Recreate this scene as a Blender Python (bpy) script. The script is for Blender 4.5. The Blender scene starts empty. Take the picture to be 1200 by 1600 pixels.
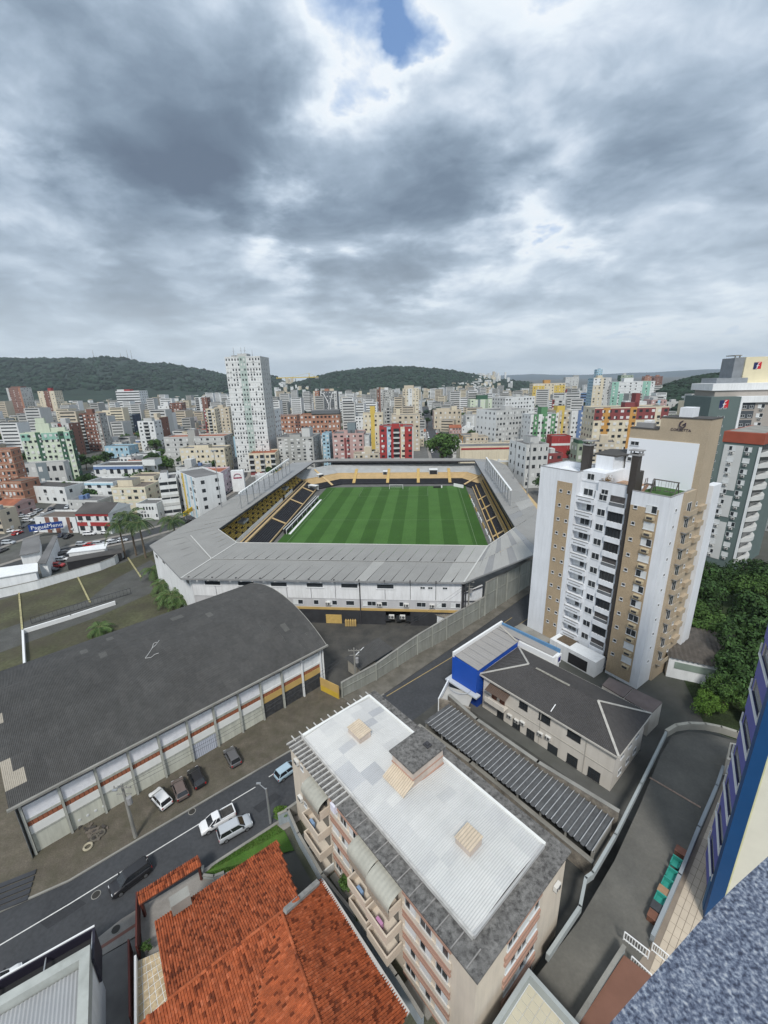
import bpy, math, random, bmesh
from mathutils import Vector, Matrix, noise
random.seed(7)
R = math.radians
scene = bpy.context.scene
COL = scene.collection
# ------------------------------------------------------------------ camera
HAZE = 0.00009
CAM_H = 56.0
F_PX, PITCH, ROLL = 668.0, R(17.2), R(-1.45)
_rot = Matrix(((math.cos(ROLL), -math.sin(ROLL), 0), (math.sin(ROLL), math.cos(ROLL), 0), (0, 0, 1)))
_D = _rot @ Vector((0, math.cos(PITCH), math.sin(PITCH)))
_E = (Vector((0, 0, 1)) - _D * _D.z).normalized()
_X = _D.cross(_E)
_M = Matrix((_X, _E, -_D))                       # photo camera axes (right, down, forward) -> world
def ray(px, py): return _M @ Vector((px - 600, py - 800, F_PX))
def G(px, py, z=0.0):                            # surveyed point: photo position + real height -> world point
    v = ray(px, py); t = (z - CAM_H) / v.z
    return Vector((v.x * t, v.y * t, z))
def on_plane(o, d, px, py):                      # survey on a vertical wall through o along d -> (along, height)
    v = ray(px, py); d = Vector((d[0], d[1])).normalized()
    det = -v.x * d.y + d.x * v.y
    a = (-o[0] * d.y + d.x * o[1]) / det
    t = (v.x * o[1] - v.y * o[0]) / det
    return t, CAM_H + a * v.z
cam = bpy.data.cameras.new('camera'); cam_o = bpy.data.objects.new('camera', cam); COL.objects.link(cam_o)
cam.sensor_fit = 'VERTICAL'; cam.sensor_height = 36.0; cam.lens = 36.0 * F_PX / 1600.0
cam.clip_start = 0.05; cam.clip_end = 30000
mw = Matrix.Identity(4)
for i in range(3):
    mw[i][0] = _M[i][0]; mw[i][1] = -_M[i][1]; mw[i][2] = -_M[i][2]
mw[0][3], mw[1][3], mw[2][3] = 0, 0, CAM_H
cam_o.matrix_world = mw
scene.camera = cam_o
# ------------------------------------------------------------------ sky and sun
SUN_EL, SUN_AZ = R(50), R(-172)                   # azimuth from +Y towards +X
W = bpy.data.worlds.new('World'); scene.world = W; W.use_nodes = True
nt = W.node_tree; nt.nodes.clear()
def N(t, tree=None, **kw):
    n = (tree or nt).nodes.new(t)
    for k, v in kw.items(): setattr(n, k, v)
    return n
def lk(a, b, tree=None): (tree or nt).links.new(a, b)
def math_n(op, a, b=None, c=None, tree=None, clamp=False):
    tr = tree or nt
    n = tr.nodes.new('ShaderNodeMath'); n.operation = op; n.use_clamp = clamp
    for i, x in enumerate((a, b, c)):
        if x is None: continue
        if isinstance(x, (int, float)): n.inputs[i].default_value = x
        else: tr.links.new(x, n.inputs[i])
    return n.outputs[0]
def vmath(op, a, b=None, tree=None):
    tr = tree or nt
    n = tr.nodes.new('ShaderNodeVectorMath'); n.operation = op
    for i, x in enumerate((a, b)):
        if x is None: continue
        if isinstance(x, (tuple, list)): n.inputs[i].default_value = x
        elif isinstance(x, (int, float)): n.inputs[3].default_value = x
        else: tr.links.new(x, n.inputs[i])
    return n
def ramp(fac, stops, tree=None):
    tr = tree or nt
    n = tr.nodes.new('ShaderNodeValToRGB'); cr = n.color_ramp; cr.interpolation = 'B_SPLINE' if len(stops) > 9 else 'LINEAR'
    while len(cr.elements) < len(stops): cr.elements.new(0.5)
    for e, (p, c) in zip(cr.elements, stops):
        e.position = p; e.color = (c[0], c[1], c[2], 1) if len(c) == 3 else c
    tr.links.new(fac, n.inputs[0]); return n.outputs[0]
def mixc(f, a, b, mode='MIX', tree=None):
    tr = tree or nt
    n = tr.nodes.new('ShaderNodeMix'); n.data_type = 'RGBA'; n.blend_type = mode
    if isinstance(f, (int, float)): n.inputs[0].default_value = f
    else: tr.links.new(f, n.inputs[0])
    for i, x in ((6, a), (7, b)):
        if isinstance(x, (tuple, list)): n.inputs[i].default_value = (x[0], x[1], x[2], 1)
        else: tr.links.new(x, n.inputs[i])
    return n.outputs[2]
def sky_world():
    sky = N('ShaderNodeTexSky', sky_type='NISHITA', sun_disc=False)
    sky.sun_elevation = SUN_EL; sky.sun_rotation = SUN_AZ; sky.air_density = 1.2; sky.dust_density = 1.5
    tc = N('ShaderNodeTexCoord'); sep = N('ShaderNodeSeparateXYZ'); lk(tc.outputs['Generated'], sep.inputs[0])
    zz = math_n('MAXIMUM', sep.outputs['Z'], 0.0)
    den = math_n('ADD', zz, 0.20)
    comb = N('ShaderNodeCombineXYZ')
    lk(math_n('DIVIDE', sep.outputs['X'], den), comb.inputs[0]); lk(math_n('DIVIDE', sep.outputs['Y'], den), comb.inputs[1])
    P = comb.outputs[0]
    def noi(vec, scale, det, rough=0.5, dist=0.0, off=(0, 0, 0), col=False):
        a = vmath('ADD', vec, off).outputs[0]
        n = N('ShaderNodeTexNoise'); n.inputs['Scale'].default_value = scale; n.inputs['Detail'].default_value = det
        n.inputs['Roughness'].default_value = rough; n.inputs['Distortion'].default_value = dist
        lk(a, n.inputs['Vector']); return n.outputs['Color' if col else 'Fac']
    # domain warp
    wv = vmath('SCALE', vmath('SUBTRACT', noi(P, 1.3, 3, .5, col=True), (.5, .5, .5)).outputs[0], 0.5).outputs[0]
    Q = vmath('ADD', P, wv).outputs[0]
    big = noi(Q, 0.62, 2, .5, 0, SKY_OFF)
    mid = noi(Q, 1.75, 8, .50, 0.0, (3.1, 7.7, 2.0))
    fine = noi(Q, 8.5, 6, .6, .0, (1.2, 4.7, 0))
    # cloud banks: broad thick masses, placed by direction
    wd = vmath('SCALE', vmath('SUBTRACT', noi(P, 2.2, 6, .55, col=True, off=(5, 2, 1)), (.5, .5, .5)).outputs[0], SKY_WARP).outputs[0]
    dirw = vmath('NORMALIZE', vmath('ADD', tc.outputs['Generated'], wd).outputs[0]).outputs[0]
    def blob(px, py, rad, amp):
        d = ray(px, py).normalized()
        dn = vmath('DOT_PRODUCT', dirw, (d.x, d.y, d.z)).outputs['Value']
        t = math_n('DIVIDE', math_n('SUBTRACT', 1.0, dn), 1 - math.cos(R(rad)))
        return math_n('MULTIPLY', math_n('POWER', 2.718, math_n('MULTIPLY', t, -1.0)), amp)
    tot = None
    for b in SKY_BLOBS:
        o = blob(*b); tot = o if tot is None else math_n('ADD', tot, o)
    T = math_n('MULTIPLY', big, 0.55)
    T = math_n('ADD', T, math_n('MULTIPLY', mid, 1.15))
    T = math_n('ADD', T, math_n('MULTIPLY', fine, 0.24))
    T = math_n('ADD', T, tot)
    T = math_n('SUBTRACT', T, 0.525)
    S = 10.0
    cloud = ramp(T, [(0.18, (.68, .80, .95)), (0.27, (.86, .91, .96)), (0.34, (.80, .875, .945)), (0.41, (.64, .725, .83)), (0.49, (.49, .585, .70)), (0.58, (.36, .45, .56)),
                     (0.70, (.25, .325, .42)), (0.84, (.175, .235, .315)), (1.0, (.13, .175, .245))])
    # slight wispy modulation of brightness
    wis = math_n('ADD', math_n('MULTIPLY', fine, 0.36), 0.82)
    cl = vmath('SCALE', cloud, wis).outputs[0]
    low = ramp(sep.outputs['Z'], [(0.0, (1, 1, 1)), (0.06, (.92, .92, .92)), (0.16, (.35, .35, .35)), (0.30, (0, 0, 0))])
    hz = N('ShaderNodeSeparateColor'); lk(low, hz.inputs[0])
    cl = mixc(math_n('MULTIPLY', hz.outputs[0], 0.70), cl, (.76, .85, .91))
    cl10 = vmath('SCALE', cl, S).outputs[0]
    gap = ramp(T, [(0.07, (0, 0, 0)), (0.27, (1, 1, 1))])
    gs = N('ShaderNodeSeparateColor'); lk(gap, gs.inputs[0])
    blue = vmath('SCALE', vmath('MULTIPLY', sky.outputs[0], (1.0, 1.0, 1.05)).outputs[0], 1.0).outputs[0]
    bl = mixc(0.6, blue, (2.0, 3.7, 7.2))
    col = mixc(math_n('MAXIMUM', gs.outputs[0], hz.outputs[0]), bl, cl10)
    bg = N('ShaderNodeBackground'); bg.inputs['Strength'].default_value = 0.1; lk(col, bg.inputs['Color'])
    out = N('ShaderNodeOutputWorld'); lk(bg.outputs[0], out.inputs[0])
SKY_OFF = (2.4, 0.3, 1.7); SKY_WARP = 0.50
SKY_BLOBS = [(100, 190, 17, .25), (330, 230, 11, .20), (470, 290, 8, .20), (610, 350, 9, .34), (760, 270, 8, .24), (1080, 300, 13, .14), (260, 30, 12, .18), (800, 60, 8, .02),
             (610, -15, 3.0, -.26), (588, 60, 1.6, -.18), (500, 150, 4.5, -.17), (860, 30, 5, -.13), (905, 200, 3.0, -.14), (130, 345, 5, -.28), (430, 395, 5, -.30), (280, 375, 4, -.18), (600, 520, 6, -.14), (860, 330, 4, -.10), (330, 480, 4, -.12), (850, 350, 5, -.16), (1100, 470, 8, -.10),
             (200, 430, 5, .12), (520, 460, 6, .10), (700, 400, 6, .12), (950, 430, 5, .08)]
sky_world()
sun = bpy.data.lights.new('sun', 'SUN'); sun.energy = 2.9; sun.angle = R(10); sun.color = (1, .96, .90)
sun_o = bpy.data.objects.new('sun', sun); COL.objects.link(sun_o)
sd = Vector((math.sin(SUN_AZ) * math.cos(SUN_EL), math.cos(SUN_AZ) * math.cos(SUN_EL), math.sin(SUN_EL)))
sun_o.rotation_euler = (-sd).to_track_quat('-Z', 'Y').to_euler()
scene.view_settings.view_transform = 'Standard'; scene.view_settings.look = 'None'
scene.view_settings.gamma = 1; scene.view_settings.exposure = 0.08; scene.view_settings.use_curve_mapping = False
# ------------------------------------------------------------------ materials
MATS = {}
def mat(name, col, rough=.8, var=.12, scale=.6, dirt=0.0, dirtcol=(.06, .055, .05), metal=0.0, island=0.0, bump=0.0, bscale=8.0, spec=.3, streak=False, fine=0.0, emit=0, icol=None, dscale=.35):
    if name in MATS: return MATS[name]
    m = bpy.data.materials.new(name); m.use_nodes = True; t = m.node_tree
    b = t.nodes['Principled BSDF']; b.inputs['Roughness'].default_value = rough; b.inputs['Metallic'].default_value = metal
    b.inputs['Specular IOR Level'].default_value = spec
    geo = t.nodes.new('ShaderNodeNewGeometry'); pos = geo.outputs['Position']
    def noi(scale, det, vec=pos, rough=.55):
        n = t.nodes.new('ShaderNodeTexNoise'); n.inputs['Scale'].default_value = scale; n.inputs['Detail'].default_value = det
        n.inputs['Roughness'].default_value = rough; t.links.new(vec, n.inputs['Vector']); return n.outputs['Fac']
    c = mixc(1.0, tuple(col), (1, 1, 1), 'MULTIPLY', t)
    if var:
        v = ramp(noi(scale, 5), [(.3, (1 - var,) * 3), (.7, (1 + var,) * 3)], t); c = mixc(1.0, c, v, 'MULTIPLY', t)
    if fine:
        v = ramp(noi(scale * 14, 3), [(.3, (1 - fine,) * 3), (.7, (1 + fine,) * 3)], t); c = mixc(1.0, c, v, 'MULTIPLY', t)
    if island:
        if icol:
            v = ramp(geo.outputs['Random Per Island'], icol, t)
        else:
            v = ramp(geo.outputs['Random Per Island'], [(0, (1 - island,) * 3), (1, (1 + island,) * 3)], t)
        c = mixc(1.0, c, v, 'MULTIPLY', t)
    if dirt:
        vec = pos
        if streak:
            vec = vmath('MULTIPLY', pos, (3.2, 3.2, .35), t).outputs[0]
        d = ramp(noi(dscale, 8, vec, .68), [(.5 - .22 * dirt, (0, 0, 0)), (.62 + .1 * (1 - dirt), (1, 1, 1))], t)
        s = t.nodes.new('ShaderNodeSeparateColor'); t.links.new(d, s.inputs[0])
        c = mixc(math_n('MULTIPLY', s.outputs[0], min(1, dirt * 1.1), tree=t), c, dirtcol, 'MIX', t)
    t.links.new(c, b.inputs['Base Color'])
    if bump:
        bn = t.nodes.new('ShaderNodeBump'); bn.inputs['Strength'].default_value = bump; bn.inputs['Distance'].default_value = .03
        t.links.new(noi(bscale, 6), bn.inputs['Height']); t.links.new(bn.outputs[0], b.inputs['Normal'])
    MATS[name] = m; return m
GLASS = mat('dark window glass', (.03, .035, .04), .12, .2, .4, spec=.6)
SHUT = mat('white roller shutter', (.62, .64, .64), .6, .08, 1)
WHITE = mat('white painted render', (.74, .76, .77), .75, .05, .25, dirt=.28, dirtcol=(.42, .44, .44), streak=True, dscale=.5)
CREAM = mat('cream painted render', (.60, .55, .46), .8, .06, .3, dirt=.3, dirtcol=(.3, .28, .24), streak=True, dscale=.5)
CONC = mat('weathered concrete', (.30, .295, .27), .9, .15, .7, dirt=.55, dirtcol=(.09, .088, .08), bump=.3)
FRAME = mat('white window frame', (.6, .62, .63), .5, .03)
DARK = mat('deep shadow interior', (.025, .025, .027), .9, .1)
ASPH = mat('asphalt', (.050, .053, .058), .9, .16, .16, dirt=.30, dirtcol=(.075, .077, .080), fine=.14, bump=.2, bscale=30, dscale=.28)
# ------------------------------------------------------------------ mesh builder
class MB:
    def __init__(s): s.v = []; s.f = []; s.mi = []
    def poly(s, pts, mi=0):
        n = len(s.v); s.v += [tuple(p) for p in pts]; s.f.append(tuple(range(n, n + len(pts)))); s.mi.append(mi)
    def box(s, x0, x1, y0, y1, z0, z1, mi=0, top=None, T=None):
        p = [(x0, y0, z0), (x1, y0, z0), (x1, y1, z0), (x0, y1, z0), (x0, y0, z1), (x1, y0, z1), (x1, y1, z1), (x0, y1, z1)]
        if T: p = [tuple(T @ Vector(q)) for q in p]
        n = len(s.v); s.v += p
        for k, f in enumerate(((0, 3, 2, 1), (4, 5, 6, 7), (0, 1, 5, 4), (1, 2, 6, 5), (2, 3, 7, 6), (3, 0, 4, 7))):
            s.f.append(tuple(n + i for i in f)); s.mi.append(top if (k == 1 and top is not None) else mi)
    def prism(s, xy, z0, z1, mi=0, top=None):        # polygon footprint, counter-clockwise
        a = sum(xy[i][0] * xy[(i + 1) % len(xy)][1] - xy[(i + 1) % len(xy)][0] * xy[i][1] for i in range(len(xy)))
        if a < 0: xy = xy[::-1]
        n = len(s.v); k = len(xy)
        s.v += [(p[0], p[1], z0) for p in xy] + [(p[0], p[1], z1) for p in xy]
        s.f.append(tuple(range(n + k, n + 2 * k))); s.mi.append(mi if top is None else top)
        s.f.append(tuple(range(n + k - 1, n - 1, -1))); s.mi.append(mi)
        for i in range(k):
            j = (i + 1) % k; s.f.append((n + i, n + j, n + k + j, n + k + i)); s.mi.append(mi)
    def bar(s, a, b, w, h=None, mi=0):               # square bar between two points
        a = Vector(a); b = Vector(b); h = h or w; d = (b - a).normalized()
        up = Vector((0, 0, 1)) if abs(d.z) < .95 else Vector((1, 0, 0))
        sx = d.cross(up).normalized() * w / 2; sy = sx.cross(d).normalized() * h / 2
        n = len(s.v)
        for c in (a, b):
            for i, j in ((-1, -1), (1, -1), (1, 1), (-1, 1)): s.v.append(tuple(c + sx * i + sy * j))
        for f in ((0, 1, 2, 3), (7, 6, 5, 4), (0, 4, 5, 1), (1, 5, 6, 2), (2, 6, 7, 3), (3, 7, 4, 0)):
            s.f.append(tuple(n + i for i in f)); s.mi.append(mi)
    def tube(s, pts, rad, seg=7, mi=0, cap=True):
        n0 = len(s.v); k = len(pts)
        for i, p in enumerate(pts):
            p = Vector(p); d = (Vector(pts[min(i + 1, k - 1)]) - Vector(pts[max(i - 1, 0)])).normalized()
            up = Vector((0, 0, 1)) if abs(d.z) < .9 else Vector((1, 0, 0))
            a = d.cross(up).normalized(); b = a.cross(d); r = rad[i] if isinstance(rad, (list, tuple)) else rad
            for j in range(seg):
                t = 2 * math.pi * j / seg; s.v.append(tuple(p + a * r * math.cos(t) + b * r * math.sin(t)))
        for i in range(k - 1):
            for j in range(seg):
                q = n0 + i * seg; s.f.append((q + j, q + (j + 1) % seg, q + seg + (j + 1) % seg, q + seg + j)); s.mi.append(mi)
        if cap:
            s.f.append(tuple(n0 + j for j in range(seg))[::-1]); s.mi.append(mi)
            s.f.append(tuple(n0 + (k - 1) * seg + j for j in range(seg))); s.mi.append(mi)
    def mesh(s, name, mats, smooth=False):
        me = bpy.data.meshes.new(name); me.from_pydata(s.v, [], s.f)
        for m in (mats if isinstance(mats, (list, tuple)) else [mats]): me.materials.append(m)
        me.polygons.foreach_set('material_index', s.mi)
        if smooth: me.polygons.foreach_set('use_smooth', [True] * len(s.f))
        me.update(); return me
    def obj(s, name, mats, parent=None, loc=None, rotz=0, label=None, kind=None, smooth=False, **kw):
        return inst(name, s.mesh(name, mats, smooth), parent, loc, rotz, label=label, kind=kind, **kw)
def inst(name, me, parent=None, loc=None, rotz=0, rot=None, scale=None, label=None, cat=None, group=None, kind=None):
    o = bpy.data.objects.new(name, me); COL.objects.link(o)
    if parent: o.parent = parent
    if loc is not None: o.location = loc
    if rot is not None: o.rotation_euler = rot
    elif rotz: o.rotation_euler = (0, 0, rotz)
    if scale is not None: o.scale = scale if not isinstance(scale, (int, float)) else (scale,) * 3
    if label: o['label'] = label
    if cat: o['category'] = cat
    if group: o['group'] = group
    if kind: o['kind'] = kind
    return o
def thing(name, label, cat, loc=(0, 0, 0), rotz=0, group=None, scale=None):
    o = inst(name, None, None, loc, rotz, label=label, cat=cat, group=group, scale=scale); o.empty_display_size = .5; return o
def frame_of(a, b):                                  # thing frame: origin a, x axis towards b
    return math.atan2(b[1] - a[1], b[0] - a[0])
def copy_tree(o, parent=None, loc=None, rotz=None, label=None, group=None):
    c = o.copy(); COL.objects.link(c)
    if parent: c.parent = parent
    if loc is not None: c.location = loc
    if rotz is not None: c.rotation_euler = (0, 0, rotz)
    if label: c['label'] = label
    if group: c['group'] = group
    for ch in KIDS.get(o.name, None) or [k for k in o.children]: copy_tree(ch, c)
    return c
KIDS = {}
_wc = {}
def window(parent, x, z, w, h, y=0.0, rot=0.0, style='sash', xy=None, name='window'):
    """window on a wall that faces local -y; x,z = lower left corner on that wall"""
    key = (round(w, 2), round(h, 2), style)
    if key not in _wc:
        m = MB(); t = .06
        m.box(t, w - t, -.02, .03, t, h - t, 1)
        m.box(0, w, -.06, .03, 0, t, 0); m.box(0, w, -.06, .03, h - t, h, 0)
        m.box(0, t, -.06, .03, t, h - t, 0); m.box(w - t, w, -.06, .03, t, h - t, 0)
        if style in ('sash', 'half', 'halfr'): m.box(w / 2 - t / 2, w / 2 + t / 2, -.05, .03, t, h - t, 0)
        if style == 'half': m.box(t, w / 2 - t / 2, -.04, -.02, t, h - t, 2)
        if style == 'halfr': m.box(w / 2 + t / 2, w - t, -.04, -.02, t, h - t, 2)
        if style == 'shut': m.box(t, w - t, -.045, -.02, t, h - t, 2)
        if style == 'barred':
            for i in range(1, 3): m.box(w * i / 3 - .03, w * i / 3 + .03, -.05, .03, t, h - t, 0)
            m.box(t, w - t, -.045, .03, h * .55, h * .55 + .05, 0)
        m.box(-.06, w + .06, -.12, .02, -.06, -.002, 0)
        fr = mat('black window frame', (.03, .03, .032), .5, 0) if style == 'barred' else FRAME
        _wc[key] = m.mesh(name, [fr, GLASS, SHUT])
    c, s_ = math.cos(rot), math.sin(rot)
    lx, ly = (x, y) if xy is None else xy
    return inst(name, _wc[key], parent, (lx, ly, z), rot)
_acm = None
def ac_unit(parent, x, y, z, rot=0.0, sc=1.0):
    global _acm
    if _acm is None:
        m = MB(); m.box(-.42, .42, -.36, 0, 0, .58, 0)
        m.tube([(.12, -.365, .29), (.12, -.40, .29)], .22, 10, 1)
        m.box(-.38, -.18, -.375, -.36, .06, .52, 1); m.box(-.40, -.36, -.36, 0, -.12, -.001, 2); m.box(.36, .40, -.36, 0, -.12, -.001, 2)
        _acm = m.mesh('air_conditioner', [mat('air conditioner casing', (.62, .62, .60), .5, .05), mat('dark grille', (.08, .08, .08), .6), CONC])
    return inst('air_conditioner', _acm, parent, (x, y, z), rot, scale=sc)
# ribbed (corrugated) sheet over a convex planar polygon, ribs along direction d
def rib_sheet(m, poly, d, pitch, amp, mi=0, prof='sine', sub=4, shift=0.0, thick=0.0):
    poly = [Vector(p) for p in poly]
    n = Vector((0, 0, 0))
    for i in range(len(poly)): n += poly[i].cross(poly[(i + 1) % len(poly)])
    n.normalize()
    if n.z < 0: n = -n
    d = (Vector(d) - n * Vector(d).dot(n)).normalized(); e = n.cross(d)
    o = poly[0]; P2 = [((p - o).dot(e), (p - o).dot(d)) for p in poly]
    u0 = min(p[0] for p in P2) + 1e-4; u1 = max(p[0] for p in P2) - 1e-4
    st = pitch / sub; k0 = math.floor(u0 / st); us = [u0] + [k * st for k in range(k0 + 1, int(math.floor(u1 / st)) + 1)] + [u1]
    def span(u):
        vs = []
        for i in range(len(P2)):
            (a, b), (c, e2) = P2[i], P2[(i + 1) % len(P2)]
            if (a - u) * (c - u) <= 0 and abs(a - c) > 1e-9: vs.append(b + (e2 - b) * (u - a) / (c - a))
        return (min(vs), max(vs)) if vs else None
    prev = None
    for u in us:
        s = span(u)
        if s is None: prev = None; continue
        ph = (u / pitch) % 1.0
        if prof == 'sine': h = amp * math.sin(2 * math.pi * ph)
        elif prof == 'trap': h = amp * max(-1, min(1, 3 * math.sin(2 * math.pi * ph)))
        elif prof == 'seam': h = amp if ph < .12 or ph > .99 else 0
        else: h = amp * abs(math.sin(math.pi * ph)) * 2 - amp
        n0 = len(m.v)
        m.v += [tuple(o + e * u + d * s[0] + n * (h + shift)), tuple(o + e * u + d * s[1] + n * (h + shift))]
        if prev is not None: m.f.append((prev, n0, n0 + 1, prev + 1)); m.mi.append(mi)
        prev = n0
def lerp(a, b, t): return Vector(a) * (1 - t) + Vector(b) * t
def clip_poly(poly, pt, nrm):                        # keep the side nrm.(p-pt) >= 0
    out = []
    for i in range(len(poly)):
        a, b = poly[i], poly[(i + 1) % len(poly)]; da = (a - pt).dot(nrm); db = (b - pt).dot(nrm)
        if da >= 0: out.append(a)
        if (da >= 0) != (db >= 0): out.append(a + (b - a) * (da / (da - db)))
    return out
# ================================================================== SETTING
def sheet(name, pts, z, m, kind='structure', label=None, tri=False):
    b = MB(); b.poly([(p[0], p[1], z) for p in pts], 0)
    o = b.obj(name, m, kind=kind, label=label); return o
def strip(name, left, right, z, m, label=None):
    b = MB()
    for i in range(len(left) - 1):
        b.poly([(*left[i][:2], z), (*right[i][:2], z), (*right[i + 1][:2], z), (*left[i + 1][:2], z)])
    return b.obj(name, m, kind='structure', label=label)
def offs(pts, w):
    out = []
    for i, p in enumerate(pts):
        a = Vector(pts[max(i - 1, 0)][:2]); b = Vector(pts[min(i + 1, len(pts) - 1)][:2]); d = (b - a).normalized()
        out.append((p[0] - d.y * w, p[1] + d.x * w))
    return out
# ground to the horizon
gm = mat('city ground', (.095, .095, .09), .95, .25, .02, dirt=.4, dirtcol=(.045, .06, .03), fine=.15, dscale=.03)
b = MB(); b.poly([(9000 * math.cos(t * math.pi / 24), 9000 * math.sin(t * math.pi / 24), 0) for t in range(48)])
b.obj('ground', gm, kind='structure')
# hills ------------------------------------------------------------
forest = mat('forest canopy', (.013, .029, .019), .95, .35, .012, fine=.5, dirt=.35, dirtcol=(.035, .055, .025), dscale=.02)
def hill(name, prof, dist, back, rough=10, seed=0, label=None, trees=0, base_y=640):
    """prof: skyline as photo positions; the ridge stands at dist metres, the near foot falls towards the city"""
    pts = []
    for i in range(len(prof) - 1):
        n = max(2, int((prof[i + 1][0] - prof[i][0]) / 7))
        for k in range(n):
            t = k / n; t2 = t * t * (3 - 2 * t) * .5 + t * .5
            pts.append((prof[i][0] * (1 - t) + prof[i + 1][0] * t, prof[i][1] * (1 - t2) + prof[i + 1][1] * t2))
    pts.append(prof[-1])
    b = MB(); rows = 15; crown = []
    for (px, py) in pts:
        v = ray(px, py); hd = Vector((v.x, v.y)).normalized(); hz = CAM_H + v.z / Vector((v.x, v.y)).length * dist
        for j in range(rows):
            t = j / (rows - 1)                       # 0 foot, ~.68 ridge, 1 far foot
            s = math.sin(min(1, t / .68) * math.pi / 2) ** 1.35 if t <= .68 else math.cos((t - .68) / .32 * math.pi / 2)
            r = dist - back + back * 1.45 * t
            nz = noise.fractal(Vector((hd.x * dist / 260 + seed, hd.y * dist / 260, r / 260)), 1.0, 2.0, 5)
            z = max(-2, hz * s + nz * rough * s * (1.4 if t < .6 else .35))
            q = (hd.x * r, hd.y * r, z); b.v.append(q)
            if j and .1 < t < .95: crown.append((q, t))
    for i in range(len(pts) - 1):
        for j in range(rows - 1):
            a = i * rows + j; b.f.append((a, a + rows, a + rows + 1, a + 1)); b.mi.append(0)
    ho = b.obj(name, forest, kind='structure', smooth=True, label=label)
    # woods: canopy lumps over the slope
    w = MB(); rnd = random.Random(seed + 5)
    for k in range(trees):
        i = rnd.randrange(len(pts) - 1); j = rnd.randrange(2, rows - 4); fx, fy = rnd.random(), rnd.random()
        A = Vector(b.v[i * rows + j]); B_ = Vector(b.v[(i + 1) * rows + j]); C = Vector(b.v[i * rows + j + 1]); D = Vector(b.v[(i + 1) * rows + j + 1])
        p = (A * (1 - fx) + B_ * fx) * (1 - fy) + (C * (1 - fx) + D * fx) * fy
        r = rnd.uniform(5, 12) * dist / 2600 if dist > 1500 else rnd.uniform(3, 6.5)
        lump(w, p + Vector((0, 0, r * .25)), r, rnd)
    if trees: w.obj('hill_woods', LEAF_FAR, kind='stuff', label='dark green woods covering ' + (label or name))
    return b, pts, rows
_ico = None
def lump(w, p, r, rnd):
    global _ico
    if _ico is None:
        bm = bmesh.new(); bmesh.ops.create_icosphere(bm, subdivisions=1, radius=1)
        bm.verts.ensure_lookup_table(); _ico = ([v.co.copy() for v in bm.verts], [[v.index for v in f.verts] for f in bm.faces]); bm.free()
    n = len(w.v); a = rnd.random() * 6; sx, sy, sz = r * rnd.uniform(.8, 1.3), r * rnd.uniform(.8, 1.3), r * rnd.uniform(.55, .95)
    for c in _ico[0]:
        k = 1 + rnd.uniform(-.18, .18)
        w.v.append((p.x + (c.x * math.cos(a) - c.y * math.sin(a)) * sx * k, p.y + (c.x * math.sin(a) + c.y * math.cos(a)) * sy * k, p.z + c.z * sz * k))
    for f in _ico[1]: w.f.append(tuple(n + i for i in f)); w.mi.append(0)
LEAF_FAR = mat('distant leaves', (.014, .031, .018), .95, .3, .02, island=.45, fine=.3)
hill('left_hill', [(-420, 600), (-250, 582), (-100, 570), (0, 564), (60, 563), (120, 562), (160, 564), (200, 566), (250, 573), (300, 579), (345, 586), (380, 592), (410, 592), (425, 592), (450, 601), (475, 607), (520, 612)],
     3000, 1500, 16, 1, 'the long forested hill on the left', 5200)
hill('centre_hill', [(415, 612), (445, 602), (470, 598), (500, 590), (525, 583), (560, 578), (590, 575), (615, 574), (640, 575), (670, 578), (700, 582), (730, 588), (760, 590), (790, 595), (820, 600), (860, 607), (900, 614)],
     2400, 1100, 14, 9, 'the forested hill in the middle', 4200)
hill('right_hill', [(1015, 611), (1040, 603), (1062, 597), (1085, 590), (1110, 587), (1135, 584), (1155, 580), (1185, 577), (1230, 573), (1300, 570), (1400, 580), (1500, 600)],
     950, 330, 6, 21, 'the wooded ridge on the right', 2600)
# far blue mountains
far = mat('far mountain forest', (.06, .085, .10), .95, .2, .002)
hill_m = MB()
for i in range(60):
    px = -500 + i * 38; v = ray(px, 600); hd = Vector((v.x, v.y)).normalized(); d = 8000
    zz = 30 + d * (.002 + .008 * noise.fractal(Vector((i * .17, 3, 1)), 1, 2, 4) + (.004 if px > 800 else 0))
    hill_m.v += [(hd.x * (d - 900), hd.y * (d - 900), 0), (hd.x * d, hd.y * d, max(20, zz)), (hd.x * (d + 1500), hd.y * (d + 1500), 0)]
    if i:
        k = i * 3
        for q in (0, 1): hill_m.f.append((k - 3 + q, k + q, k + q + 1, k - 2 + q)); hill_m.mi.append(0)
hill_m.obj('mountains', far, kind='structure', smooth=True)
# ------------------------------------------------------------------ main road, kerbs, pavements
RL = [G(*p) for p in ((-130, 1530), (-60, 1465), (0, 1425), (108, 1377), (217, 1312), (455, 1173), (600, 1085), (710, 1010), (830, 925), (870, 897), (930, 850))]
RR = [G(*p) for p in ((-60, 1625), (0, 1583), (60, 1545), (190, 1436), (318, 1358), (440, 1278), (655, 1132), (745, 1062), (870, 968), (915, 930), (985, 872))]
strip('road', [(*p[:2],) for p in RL], [(*p[:2],) for p in RR], .02, ASPH)
paint = mat('worn white road paint', (.62, .62, .60), .8, .1, 2, dirt=.25, dirtcol=(.2, .2, .2), dscale=3)
ypaint = mat('worn yellow road paint', (.40, .30, .13), .8, .1, 2, dirt=.4, dirtcol=(.12, .1, .08), dscale=3)
def line(name, a, b, w, m, z=.026):
    a, b = Vector(a[:2]), Vector(b[:2]); d = (b - a).normalized(); n = Vector((-d.y, d.x)) * w / 2
    return sheet(name, [a + n, a - n, b - n, b + n], z, m)
C = [G(*p) for p in ((-60, 1518), (0, 1477), (108, 1413), (232, 1336), (327, 1278))]
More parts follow.
